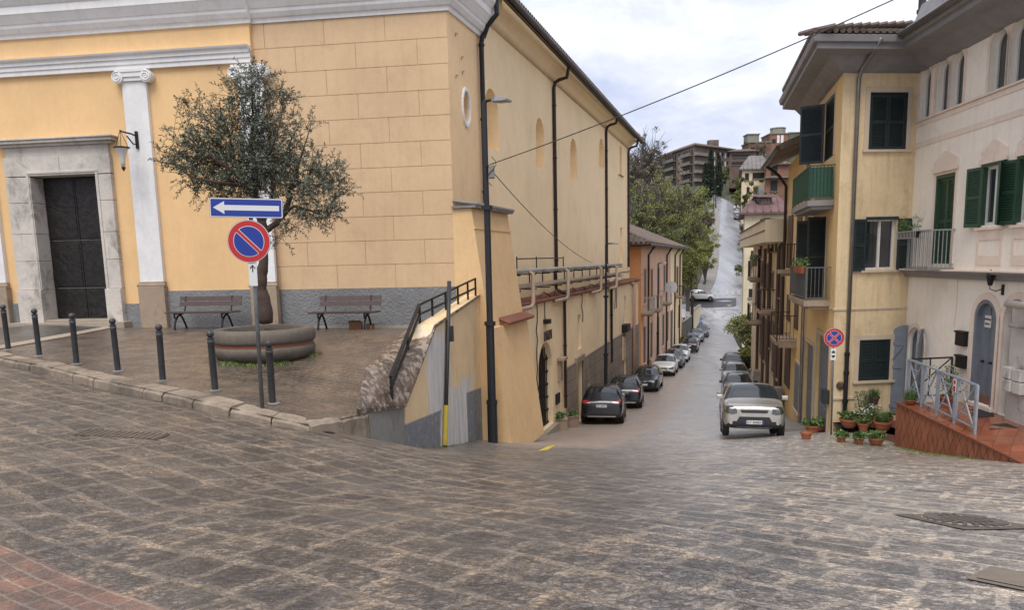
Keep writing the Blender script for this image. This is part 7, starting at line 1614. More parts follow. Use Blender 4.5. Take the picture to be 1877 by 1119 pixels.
# ---- flower pots
M_pleaf = leafmat('pot_leaf', (.030, .060, .018), (.10, .17, .05)); M_pleaf2 = leafmat('grey_pot_leaf', (.05, .06, .035), (.13, .15, .085)); M_flw = flat('white_petal', (.7, .7, .68), .6); M_flr = flat('red_petal', (.5, .06, .06), .6)
def potp(name, label, px, py, r, h, kind='leafy', lean=None, z=None, group='flower pots by the house corner', mat=None, prof='taper', Y=None):
    p = gnd(px, py) if Y is None else atY(px, py, Y)
    if z is not None: p.z = z
    t = thing('potted_plant', label, 'potted plant', tuple(p), random.uniform(0, 6), group); mb = MB(); m_ = mat or M_terra
    if prof == 'bowl': pf = [(r*.5, 0), (r*.8, h*.35), (r*.97, h*.75), (r*1.04, h*.8), (r*1.05, h), (r*.95, h), (r*.9, h*.8)]
    elif prof == 'box': pf = None; mb.box(-r, r, -r*.8, r*.8, 0, h*.9); mb.box(-r*1.08, r*1.08, -r*.88, r*.88, h*.9, h)
    else: pf = [(r*.68, 0), (r*.92, h*.78), (r*1.03, h*.78), (r*1.05, h), (r*.93, h), (r*.88, h*.85)]
    if pf: mb.lathe(pf, 18, caps=True)
    mb.build('pot', m_, parent=t, smooth=False); rnd = random.Random(int(px*7+py)); mb = MB(); fl = MB()
    if kind == 'leafy':
        for _ in range(26): 
            a = rnd.uniform(0, 6.28); rr = rnd.uniform(.1, 1.15)*r; leaves(mb, rnd, (rr*math.cos(a), rr*math.sin(a), h+rnd.uniform(.0, .6)*r), (r*.3, r*.3, r*.2), 9, .085, .07, .3)
    elif kind == 'grass':
        for _ in range(220): a = rnd.uniform(0, 6.28); rr = rnd.uniform(0, .8)*r; b = Vector((rr*math.cos(a), rr*math.sin(a), h*.9)); tip = b+Vector((math.cos(a)*rnd.uniform(.02, .16), math.sin(a)*rnd.uniform(.02, .16), rnd.uniform(.15, .34))); i = len(mb.v); sd_ = Vector((-math.sin(a), math.cos(a), 0))*.008; mb.v += [tuple(b-sd_), tuple(b+sd_), tuple(tip)]; mb.f.append((i, i+1, i+2)); mb.mi.append(0)
    elif kind == 'shrub':
        for _ in range(60): leaves(mb, rnd, (rnd.gauss(0, r*.7), rnd.gauss(0, r*.7), h+rnd.uniform(.05, .75)), (.07, .07, .07), 9, .06, .03, .2)
        for _ in range(14): a = rnd.uniform(0, 6.28); mb.tube([(0, 0, h), (.5*r*math.cos(a), .5*r*math.sin(a), h+.3), (r*math.cos(a), r*math.sin(a), h+.65)], .005, 3)
    elif kind == 'flower':
        for _ in range(50): leaves(mb, rnd, (rnd.gauss(0, r*.6), rnd.gauss(0, r*.6), h+rnd.uniform(.0, .35)), (.07, .07, .06), 10, .055, .03, .3)
        for _ in range(26): fl.lathe([(.005, 0), (.028, .012), (.005, .02)], 6, (rnd.gauss(0, r*.6), rnd.gauss(0, r*.6), h+rnd.uniform(.2, .42)))
    mb.build('foliage', M_pleaf2 if kind in ('shrub',) else M_pleaf, parent=t)
    if fl.v: fl.build('flowers', M_flw, parent=t)
    return t
PZ = None
def zl(px, py): return None
pots = [(1477, 806, .15, .20, 'none', 'taper', 'small terracotta pot without leaves at the street edge, leftmost of the pots'),
        (1488, 795, .20, .25, 'leafy', 'taper', 'tall clay pot of green plants next to the big bowl, furthest left behind'),
        (1500, 793, .40, .22, 'leafy', 'bowl', 'wide dark bowl heaped with green leaves left of the sign post'),
        (1541, 811, .13, .17, 'leafy', 'taper', 'small orange clay pot with pale green leaves, left of the front three'),
        (1573, 815, .14, .19, 'leafy', 'taper', 'small orange clay pot with trailing green leaves, middle of the front three'),
        (1605, 817, .19, .21, 'leafy', 'bowl', 'low clay bowl of green plants, right of the front three')]
for i, (px, py, r, h, k, pf, lab) in enumerate(pots): potp('p', lab, px, py, r, h, k, prof=pf)
back = [(1556, 784, .27, .26, 'leafy', 'bowl', 'wide ribbed terracotta pot with low leaves in front of the black drainpipe'),
        (1617, 792, .24, .30, 'grass', 'bowl', 'ribbed pale terracotta bowl with spiky green plant near the terrace'),
        (1600, 784, .15, .22, 'flower', 'taper', 'clay pot of small white flowers in the middle of the group'),
        (1578, 782, .16, .26, 'shrub', 'taper', 'pot with a tall thin leafy shrub under the shuttered window'),
        (1582, 790, .16, .22, 'flower', 'taper', 'clay pot with white blossoms and grey leaves beside the shrub'),
        (1626, 775, .16, .20, 'leafy', 'taper', 'terracotta pot against the grey shutter behind the spiky plant'),
        (1592, 768, .14, .20, 'shrub', 'taper', 'small dark pot with straggly plant against the yellow wall')]
for (px, py, r, h, k, pf, lab) in back:
    p = None; d = ray(px, py); Y = (LZ-EYE)/d.z*d.y; q = CAMP+d*(Y/d.y)
    if q.y > 22.0: q = atY(px, py, 21.9)
    potp('p', lab, px, py, r, h, k, prof=pf, z=LZ+.001, Y=q.y)
hg = YF.rect(1592, 739, 1608, 725, .15); t = potp('p', 'brown wall pot with upright plant hanging below the shuttered window', 1600, 742, .17, .24, 'grass', z=atY(1600, 742, 21.9).z, Y=21.9, mat=M_brown)
t = potp('p', 'green bushy plant at the corner of the red tiled terrace', 1668, 740, .16, .10, 'grass', z=T0.z+.02, Y=18.9); potp('p', 'leafy plant behind the terrace railing under the letter boxes', 1735, 742, .2, .2, 'shrub', z=onter(1735, 742).z, Y=onter(1735, 742).y)
for px, py, lab in ((1026, 790, 'square brown planter with red flowers beside the dark car'), (1044, 784, 'square brown planter with yellow green leaves behind the first one')):
    t = potp('p', lab, px, py, .27, .50, 'leafy', prof='box', group='square planters by the iron gate', mat=M_stonetan)
# balcony basket on pink house
bk = thing('flower_basket', 'white wire basket of black pots and green plants hung on the pink house balcony rail', 'planter basket', tuple(PK.P(fd[0]-.1, zL1+hr, .7)))
mb = MB(); s0b, s1b = fd[0]-.15, fd[0]+.85; zq = zL1+hr-.02
for o_ in (.66, .86):
    for dz in (-.16, .02): mb.bar(PK.P(s0b-.15, zq+dz, o_), PK.P(s1b, zq+dz, o_), .02)
for k in range(14): s = s0b-.15+k*(s1b-s0b+.15)/13; mb.bar(PK.P(s, zq-.16, .865), PK.P(s, zq+.02, .865), .012)
under(mb.build('wire_frame', M_whiteiron), bk)
for k in range(5): mb = MB(); mb.lathe([(.06, 0), (.085, .15)], 10, tuple(PK.P(s0b+k*.21, zq-.15, .76))); under(mb.build('pot', M_black), bk)
mb = MB(); rnd = random.Random(4)
for k in range(40): u = rnd.random(); p = PK.P(s0b-.2+u*(s1b-s0b+.2), zq+.05+rnd.uniform(0, .22+.12*math.sin(u*9)), .76); leaves(mb, rnd, tuple(p), (.09, .09, .07), 16, .06, .02, .5)
under(mb.build('foliage', M_pleaf), bk)
for W_b, a, z, lab in ((YS, YS.sx(1475, 490, .74), zfl2+1.0, 'terracotta pots of flowers on the grey balcony rail of the corner house'),):
    bt_ = thing('flower_pots', lab, 'flower pots', tuple(W_b.P(a, z, .74)))
    for k in range(4): c = W_b.P(a+.4+k*.55, z+.0, .72); mb = MB(); mb.lathe([(.10, -.18), (.15, .04)], 10, tuple(c)); under(mb.build('pot', M_terra), bt_); mb = MB(); leaves(mb, random.Random(k), tuple(c+Vector((0, 0, .15))), (.2, .2, .14), 90, .07, .04); under(mb.build('foliage', M_pleaf), bt_)
for W_b, px, py, off, lab in ((W3, 1385, 478, .8, 'flower trough on the brown balcony of the terrace house'),):
    s_, z_ = W_b.hit(px, py, off); c = W_b.P(s_, z_, off); bt_ = thing('flower_trough', lab, 'flower trough', tuple(c)); mb = MB(); wbox(mb, W_b, s_-1, s_+1, z_-.3, z_, off, off+.25); under(mb.build('trough', M_brown), bt_); mb = MB(); rnd = random.Random(9)
    for k in range(12): leaves(mb, rnd, tuple(W_b.P(s_-1+k*.18, z_+.15, off+.1)), (.2, .2, .18), 22, .11, .07)
    under(mb.build('foliage', M_pleaf2), bt_)
# grass tufts round the planter, along the ramp foot and kerb
mb = MB(); rg = random.Random(21)
def tuft(p, h=.08, n=10, sp=.06):
    for _ in range(n):
        b = Vector(p)+Vector((rg.gauss(0, sp), rg.gauss(0, sp), -.01)); a = rg.uniform(0, 6.28); tip = b+Vector((math.cos(a)*h*.5, math.sin(a)*h*.5, h*rg.uniform(.5, 1.3))); i = len(mb.v); s_ = Vector((-math.sin(a), math.cos(a), 0))*.006; mb.v += [tuple(b-s_), tuple(b+s_), tuple(tip)]; mb.f.append((i, i+1, i+2)); mb.mi.append(0)
for k in range(150):
    a = rg.uniform(math.pi*1.0, math.pi*2.05); r = R*.93+abs(rg.gauss(0, .07)); x, y = pl0.x+r*math.cos(a), pl0.y+r*math.sin(a)
    if math.sin(a*3)+rg.random() > .2: tuft((x, y, HP(x, y)), .07, 12, .05)
for k in range(170): u = rg.random(); p = wk[0].lerp(wk[3], u*.75); x, y = p.x-abs(rg.gauss(0, .10))-.02, p.y+rg.uniform(-.1, .1); tuft((x, y, H(x, y)), .035, 14, .06)
for k in range(40): p = gnd(rg.uniform(1500, 1640), rg.uniform(808, 822)); tuft(tuple(p), .03, 10, .05)
for k in range(60): s = rg.uniform(.3, LPp-.1); p = WPp.P(s, 0, .06); tuft((p.x, p.y, H(p.x, p.y)), .05, 6, .04)
M_grass = leafmat('grass_blade', (.06, .09, .02), (.15, .20, .05)); tag(mb.build('grass', M_grass), 'short green grass in the joints round the planter and along the ramp foot', 'grass', kind='stuff')
# ================================================================== cars
def paintmat(name, col, rough=.28, metal=.4):
    m, nt, b = newmat(name); p = pos(nt, obj=True)
    c = ramp(nt, noise_(nt, p, 3, 4), [(.3, tuple(x*.88 for x in col)), (.7, tuple(x*1.08 for x in col))]); nt.links.new(c, b.inputs['Base Color']); b.inputs['Metallic'].default_value = metal; b.inputs['Roughness'].default_value = rough; b.inputs['Coat Weight'].default_value = .6; b.inputs['Coat Roughness'].default_value = .08
    bump(nt, b, noise_(nt, p, 60, 3), .04, .002); return m
M_cplast = simple('black_car_plastic', (.014, .014, .015), .55, 0, .2); M_cglass = glass('car_glass', (.018, .022, .024), .04); M_tyre = simple('tyre_rubber', (.012, .012, .012), .8); M_rim = simple('alloy_rim', (.30, .30, .31), .35, .8)
M_headl = glass('headlight_glass', (.03, .028, .022), .12); M_taill = glass('tail_light_red', (.28, .012, .012), .12); M_chrome = simple('chrome_trim', (.5, .5, .5), .2, 1, .05)
PAINT = {k: paintmat(k+'_car_paint', c, r, m) for k, c, r, m in (('beige', (.36, .34, .305), .3, .5), ('black', (.010, .011, .016), .22, .2), ('white', (.55, .55, .53), .35, .0), ('silver', (.30, .31, .32), .3, .6), ('grey', (.07, .075, .085), .3, .5), ('blue', (.03, .10, .32), .3, .3), ('dark', (.02, .022, .028), .25, .4), ('pale_blue', (.20, .24, .28), .3, .5))}
def car_proto(kind):
    """kinds: suv, boxy, hatch. local frame: x forward (front at +x), y left, z up; origin under the middle"""
    if kind == 'suv': L, W, Hh, hood, belt, cowl, wst, rfr, rre = 4.4, 1.84, 1.64, 1.02, 1.00, .275, .40, .86, .965
    elif kind == 'boxy': L, W, Hh, hood, belt, cowl, wst, rfr, rre = 4.10, 1.80, 1.66, 1.06, 1.06, .255, .375, .90, .975
    else: L, W, Hh, hood, belt, cowl, wst, rfr, rre = 4.05, 1.70, 1.47, .92, .92, .26, .41, .84, .96
    w = W/2; zb = .24 if kind != 'hatch' else .18
    # stations: (fraction from the front, z_low, half width, belt z, roof z, roof half width, kind)
    st = [(.0, zb+.14, w*.72, hood*.62, hood*.66, w*.55), (.012, zb+.04, w*.84, hood*.74, hood*.80, w*.66), (.05, zb, w*.95, hood*.82, hood*.90, w*.74), (.13, zb, w*.99, hood*.88, hood*.96, w*.76), (.21, zb, w, belt*.95, hood*1.0, w*.78), (cowl, zb, w, belt*.99, hood*1.05, w*.80)]
    n_h = len(st)-1
    st += [((cowl+wst)/2, zb, w, belt, (hood*1.05+Hh)/2+.06, w*.765), (wst, zb, w, belt*1.01, Hh*.975, w*.70), (wst+.10, zb, w, belt*1.015, Hh*.995, w*.70), (.585, zb, w, belt*1.02, Hh, w*.70), (.60, zb, w, belt*1.02, Hh, w*.70), (.74, zb, w, belt*1.035, Hh*.995, w*.69), (rfr-.03, zb, w*.99, belt*1.05, Hh*.98, w*.67), (rfr, zb, w*.985, belt*1.06, Hh*.965, w*.66)]
    n_r = len(st)-1
    st += [((rfr+rre)/2, zb, w*.965, belt*1.04, (Hh*.965+belt*1.08)/2, w*.70), (rre, zb+.02, w*.94, belt*1.0, belt*1.06, w*.74), (.99, zb+.05, w*.90, belt*.93, belt*.97, w*.74), (1.0, zb+.12, w*.80, belt*.80, belt*.84, w*.66)]
    if kind == 'boxy':
        fx = {0: (.86, .95, 1.0), 1: (.95, 1.04, 1.03), 2: (1.0, 1.06, 1.05)}
        st = [(f, z0, min(w, hw*(1.12, 1.07, 1.02)[i]) if i < 3 else hw, zs_*((1.16, 1.10, 1.05)[i] if i < 3 else 1), zr_*((1.16, 1.09, 1.04)[i] if i < 3 else 1), rw*(1.1 if i > n_h else 1.05)) for i, (f, z0, hw, zs_, zr_, rw) in enumerate(st)]
    bm = bmesh.new(); rings = []
    for i, (f, z0, hw, zs_, zr_, rw) in enumerate(st):
        x = L/2-f*L; green = n_h <= i <= n_r+1
        gw = hw*.93 if green else hw*.90; gz = zs_+.03 if green else zs_+(zr_-zs_)*.45
        mid = (z0+zs_)*.5
        half = [(0, z0), (hw*.80, z0), (hw*.965, z0+.07), (hw, mid-.02), (hw*.995, (mid+zs_)/2), (hw*.965, zs_), (gw, gz), (rw, zr_-.06 if green and i > n_h else zr_-.012), (rw*.72, zr_), (0, zr_+.015)]
        ring = [bm.verts.new((x, y, z)) for y, z in half]+[bm.verts.new((x, -y, z)) for y, z in half[-2:0:-1]]
        rings.append(ring)
    n = len(rings[0])
    for i in range(len(rings)-1):
        for j in range(n):
            f = bm.faces.new((rings[i][j], rings[i][(j+1) % n], rings[i+1][(j+1) % n], rings[i+1][j])); jj = j if j < 9 else n-1-j; mi = 0
            if n_h < i+1 and i <= n_r-1 and i >= n_h:
                if jj == 6: mi = 3 if not (st[i][0] in (.585, rfr-.03)) else 4
                if jj in (7, 8) and n_h <= i < n_h+2: mi = 1
            if i in (n_r, ) and jj in (7, 8): mi = 2
            if i == n_r and jj == 6: mi = 0
            if jj in (0, 1): mi = 4
            f.material_index = mi
    bm.faces.new(rings[0]); bm.faces.new(rings[-1][::-1]); bm.normal_update()
    bmesh.ops.recalc_face_normals(bm, faces=bm.faces)
    me = bpy.data.meshes.new('body'); bm.to_mesh(me); bm.free()
    for _ in range(5): me.materials.append(None)
    o = bpy.data.objects.new('tmp', me); COL.objects.link(o); sb = o.modifiers.new('s', 'SUBSURF'); sb.levels = 2
    ax = [L/2-L*.185, L/2-L*.80]; rw_ = .335 if kind != 'hatch' else .30
    cut = MB()
    for x in ax:
        for sy in (-1, 1): cut.loft([[(x+(rw_+.055)*math.cos(t*math.pi/12), y, rw_+(rw_+.055)*math.sin(t*math.pi/12)) for t in range(24)] for y in (sy*(w-.26), sy*(w+.2))], 4)
    co = cut.build('cut', [M_cplast]*5); bo = o.modifiers.new('b', 'BOOLEAN'); bo.operation = 'DIFFERENCE'; bo.object = co; bo.solver = 'EXACT'
    dg = bpy.context.evaluated_depsgraph_get(); me2 = bpy.data.meshes.new_from_object(o.evaluated_get(dg)); bpy.data.objects.remove(o); bpy.data.objects.remove(co)
    bm = bmesh.new(); bm.from_mesh(me2); bvh = BVHTree.FromBMesh(bm)
    root = empty('car'); mats = {0: ('body', None), 1: ('windscreen', M_cglass), 2: ('rear_window', M_cglass), 3: ('side_window', M_cglass), 4: ('underbody', M_cplast)}
    def extract(name, mat, test):
        b2 = bmesh.new(); vm = {}
        for f in bm.faces:
            if test(f):
                vs = []
                for v in f.verts:
                    if v.index not in vm: vm[v.index] = b2.verts.new(v.co)
                    vs.append(vm[v.index])
                try: nf = b2.faces.new(vs); nf.smooth = True
                except ValueError: pass
        m_ = bpy.data.meshes.new(name); b2.to_mesh(m_); b2.free(); m_.materials.append(mat); q = bpy.data.objects.new(name, m_); COL.objects.link(q); q.parent = root; return q
    body = extract('body', PAINT['black'], lambda f: f.material_index == 0)
    extract('windscreen', M_cglass, lambda f: f.material_index == 1); extract('rear_window', M_cglass, lambda f: f.material_index == 2)
    extract('side_window', M_cglass, lambda f: f.material_index == 3 and f.calc_center_median().y > 0); extract('side_window', M_cglass, lambda f: f.material_index == 3 and f.calc_center_median().y < 0)
    extract('underbody', M_cplast, lambda f: f.material_index == 4)
    def project(name, pts, front, mat, off=.006, thick=0, sub_=6, parent=None):
        """patch with outline (y, z) laid on the nose (front) or tail of the body"""
        c = (sum(p[0] for p in pts)/len(pts), sum(p[1] for p in pts)/len(pts)); P = []
        dens = []
        for a, b_ in zip(pts, pts[1:]+pts[:1]): dens += [(a[0]+(b_[0]-a[0])*k/sub_, a[1]+(b_[1]-a[1])*k/sub_) for k in range(sub_)]
        d = Vector((-1, 0, 0)) if front else Vector((1, 0, 0)); mb = MB()
        def hit(y, z):
            h = bvh.ray_cast(Vector((3.5 if front else -3.5, y, z)), d)
            return (h[0]-d*off) if h[0] else None
        rings_ = []
        for t in (1, .75, .5, .25, .04):
            r = [hit(c[0]+(p[0]-c[0])*t, c[1]+(p[1]-c[1])*t) for p in dens]
            last = next((x for x in r if x), None)
            if last is None: return None
            r2 = []
            for x in r: last = x or last; r2.append(last)
            rings_.append(r2)
        mb.loft(rings_, caps=False); q = mb.build(name, mat, smooth=True); q.parent = parent or root; return q
    m = lambda pts: [(-y, z) for y, z in pts]
    if kind == 'boxy':
        hl = [(.48, .70), (.60, .66), (.80, .70), (.85, .80), (.80, .92), (.62, .92), (.50, .82)]
        project('grille', [(-.40, .80), (.40, .80), (.36, .71), (-.36, .71)], True, M_cplast); project('lower_grille', [(-.42, .60), (.42, .60), (.62, .24), (-.62, .24)], True, M_cplast)
        project('badge', [(.08*math.cos(t*.785), .87+.045*math.sin(t*.785)) for t in range(8)], True, M_chrome, .012)
        project('bumper_strip', [(-.5, .30), (.5, .30), (.5, .25), (-.5, .25)], True, M_chrome, .012); pz_ = .44
        for sg in (1, -1): project('fog_light', [(sg*(.66+.05*math.cos(t*.785)), .42+.05*math.sin(t*.785)) for t in range(8)], True, M_chrome, .01)
    elif kind == 'suv':
        hl = [(.46, .74), (.60, .70), (.82, .76), (.84, .86), (.60, .82), (.46, .80)]
        project('grille', [(-.42, .80), (.42, .80), (.36, .56), (-.36, .56)], True, M_cplast); project('lower_grille', [(-.6, .46), (.6, .46), (.55, .30), (-.55, .30)], True, M_cplast); pz_ = .50
    else:
        hl = [(.40, .56), (.58, .53), (.74, .56), (.77, .66), (.60, .68), (.44, .64)]
        project('grille', [(-.32, .63), (.32, .63), (.28, .53), (-.28, .53)], True, M_cplast); project('lower_grille', [(-.5, .40), (.5, .40), (.46, .26), (-.46, .26)], True, M_cplast); pz_ = .48
    hc = (sum(p[0] for p in hl)/len(hl), sum(p[1] for p in hl)/len(hl))
    for sg in (1, -1):
        q = project('headlight', [(sg*a, b) for a, b in hl], True, M_headl, .010); project('reflector', [(sg*(hc[0]+.06*math.cos(t*.785)), hc[1]+.05*math.sin(t*.785)) for t in range(8)], True, M_greypanel, .016, parent=q)
    tl = {'suv': [(.44, .98), (.84, 1.04), (.86, .90), (.70, .86), (.44, .92)], 'boxy': [(.70, 1.3), (.78, 1.28), (.82, .9), (.70, .9)], 'hatch': [(.56, .96), (.74, .98), (.78, .76), (.60, .74)]}[kind]
    project('tail_light', tl, False, M_taill, .01); project('tail_light', m(tl), False, M_taill, .01)
    if kind == 'suv':
        project('rear_bumper', [(-.78, .46), (.78, .46), (.70, .27), (-.70, .27)], False, M_cplast, .008); project('bumper_strip', [(-.62, .36), (.62, .36), (.56, .31), (-.56, .31)], False, M_chrome, .014)
    rp = {'suv': .78, 'boxy': .75, 'hatch': .70}[kind]
    M_pl = M_plate; M_bl = M_blue
    for fr_, z in ((True, pz_), (False, rp)):
        q = project('number_plate', [(-.26, z-.055), (.26, z-.055), (.26, z+.055), (-.26, z+.055)], fr_, M_pl, .02)
        for sg in (-1, 1): project('plate_band', [(sg*.26, z-.055), (sg*.215, z-.055), (sg*.215, z+.055), (sg*.26, z+.055)], fr_, M_bl, .024, parent=q)
    if kind == 'suv':
        for sy in (-1, 1): mb = MB(); mb.tube([(L/2-L*.42, sy*w*.66, Hh-.03), (L/2-L*.46, sy*w*.665, Hh+.035), (L/2-L*.80, sy*w*.64, Hh+.03), (L/2-L*.86, sy*w*.63, Hh-.04)], .018, 6); mb.build('roof_rail', M_chrome, parent=root)
    for x in ax:
        for sy in (-1, 1):
            mb = MB(); r = rw_; yy = sy*(w-.11); q_ = []
            for rr, dy in ((r*.62, -.09), (r*.9, -.10), (r, -.07), (r, .07), (r*.9, .10), (r*.62, .085)): q_.append([(x+rr*math.cos(t*math.pi/12), yy+sy*dy, r+rr*math.sin(t*math.pi/12)) for t in range(24)])
            mb.loft(q_, caps=True); tyre = mb.build('wheel', M_tyre, parent=root, smooth=False)
            mb = MB(); ro = yy+sy*.075
            mb.loft([[(x+rr*math.cos(t*math.pi/12), ro+sy*dy, r+rr*math.sin(t*math.pi/12)) for t in range(24)] for rr, dy in ((r*.64, .02), (r*.62, .025), (r*.56, .005))], caps=False)
            for k in range(5): a = 2*math.pi*k/5; mb.bar((x, ro+sy*.012, r), (x+r*.58*math.cos(a), ro+sy*.012, r+r*.58*math.sin(a)), .05, .03)
            mb.loft([[(x+rr*math.cos(t*math.pi/6), ro+sy*dy, r+rr*math.sin(t*math.pi/6)) for t in range(12)] for rr, dy in ((.05, 0), (.05, .03))]); q = mb.build('rim', M_rim); q.parent = tyre
    for sy in (-1, 1):
        mb = MB(); x = L/2-L*(cowl+.055); mb.loft([[(x+dx*.6, sy*(w*.93+dy), belt+.06+dz) for dx, dz in ((-.07, 0), (.09, .0), (.10, .12), (-.04, .15), (-.07, .12))] for dy in (.03, .10, .22)]); mb.build('door_mirror', PAINT['black'] if kind != 'boxy' else PAINT['beige'], parent=root, bevel=.02)
    bm.free(); return root, L, body
PROTO = {k: car_proto(k) for k in ('suv', 'boxy', 'hatch')}
used = set()
def place_car(kind, colour, p, fwd_sign, label, ang=None, plate=None, group='cars parked along the street', off=0.0, pitch=None):
    """p: ground point under the middle of the face nearest to the viewer; fwd_sign=-1 nose towards the viewer"""
    root, L, body = PROTO[kind]
    if kind not in used: r = root; used.add(kind)
    else: r = copy_tree(root)
    if ang is None:
        d = Vector((.30 if p.x < .28*p.y-2 else .255, 1, 0)).normalized()
    else: d = Vector((math.cos(ang), math.sin(ang), 0))
    c = p+d*(L/2)
    z0, z1 = T(p.x, p.y), T(p.x+d.x*L, p.y+d.y*L); up = Vector((d.x*L, d.y*L, z1-z0)).normalized()
    X = up*fwd_sign; Yv = Vector((0, 0, 1)).cross(X).normalized(); Z = X.cross(Yv).normalized(); c = Vector((c.x, c.y, (z0+z1)/2+.02))
    r.matrix_world = Matrix(((X.x, Yv.x, Z.x, c.x), (X.y, Yv.y, Z.y, c.y), (X.z, Yv.z, Z.z, c.z), (0, 0, 0, 1)))
    r.name = 'parked_car'; tag(r, label, 'car', group)
    for ch in r.children:
        if ch.name.startswith('body') or ch.name.startswith('door_mirror'):
            ch.material_slots[0].link = 'OBJECT'; ch.material_slots[0].material = PAINT[colour]
    if plate:
        fr_ = fwd_sign < 0; np_ = [ch for ch in r.children if ch.name.startswith('number_plate')]; np_.sort(key=lambda o: o.data.vertices[0].co.x); q = np_[-1] if fr_ else np_[0]
        me = text_mesh(plate, .095, .002, 'plate'); vs = [v.co for v in q.data.vertices]; cx = max(v.x for v in vs) if fr_ else min(v.x for v in vs); cz = sum(v.z for v in vs)/len(vs); sg = 1 if fr_ else -1
        me.transform(Matrix(((0, 0, sg, cx+sg*.006), (sg, 0, 0, 0), (0, 1, 0, cz), (0, 0, 0, 1)))); me.materials.clear(); me.materials.append(M_ink); t = bpy.data.objects.new('plate_number', me); COL.objects.link(t); t.parent = q
    return r
def near(px, py, Y0=15): return gnd(px, py, 0, Y0)
def onrow(W, px, py, off, Y):  # ground point at a given distance off a wall plane
    s = (Y-W.o.y)/W.d.y; p = W.P(s, 0, off); return Vector((p.x, p.y, T(p.x, p.y)))
place_car('boxy', 'beige', near(1382, 804), -1, 'boxy beige car facing us with square headlights, nearest on the right', plate='DY 868EK')
def side_car(px, Y, *a, **k):
    p = atY(px, 600, Y); place_car(a[0], a[1], Vector((p.x, p.y, 0)), *a[2:], **k)
p = near(1101, 780); side_car(1101, p.y, 'suv', 'black', 1, 'black sport utility car seen from behind beside the square planters', plate='GR 606FY', ang=math.atan2(1, .18))
side_car(1143, 38.5, 'suv', 'black', 1, 'second black car from behind, in front of the first dark car and nearest the doorway', ang=math.atan2(1, .20))
side_car(1180, 46.5, 'hatch', 'dark', -1, 'dark car facing us behind the two black cars on the left')
side_car(1215, 55.5, 'hatch', 'white', -1, 'old white hatchback facing us on the left side of the street')
side_car(1231, 61.0, 'hatch', 'grey', -1, 'grey car parked right behind the white hatchback')
side_car(1243, 66.5, 'hatch', 'white', -1, 'small white car behind the grey one by the peach house')
side_car(1262.5, 77, 'hatch', 'dark', 1, 'dark blue black hatchback seen from behind, standing a little out from the wall')
side_car(1266, 84.5, 'hatch', 'silver', -1, 'silver white car parked just beyond the dark blue hatchback')
side_car(1275, 90.5, 'hatch', 'pale_blue', -1, 'pale bluish car, second beyond the dark blue hatchback')
side_car(1285, 96, 'hatch', 'grey', -1, 'dark grey car at the end of the left hand row by the puddle')
side_car(1273, 106, 'hatch', 'blue', -1, 'bright blue car alone at the garden wall before the junction')
side_car(1362, 30.0+2, 'hatch', 'silver', -1, 'silver car directly behind the beige boxy car')
side_car(1357, 40.0, 'hatch', 'dark', -1, 'black car third in the right hand row')
side_car(1351, 47.5, 'hatch', 'silver', -1, 'small silver car fourth in the right hand row')
side_car(1347, 55, 'hatch', 'dark', -1, 'dark car last in the right hand row')
p = gnd(1262, 551, 0, 100); pc = place_car('suv', 'white', Vector((p.x-.5, p.y-.3, 0)), 1, 'white car driving across the junction from the side street', ang=R_(-4), group=None)
for px, py, col, lab in ((1351, 404, 'dark', 'dark car lowest of three on the hill road'), (1350.5, 394, 'silver', 'silver car in the middle of three on the hill road'), (1350, 386, 'white', 'pale car highest of three on the hill road')):
    p = gnd(px, py, 0, 150); place_car('hatch', col, Vector((p.x, p.y, 0)), -1, lab, ang=math.pi/2-.27, group='cars parked on the hill road')
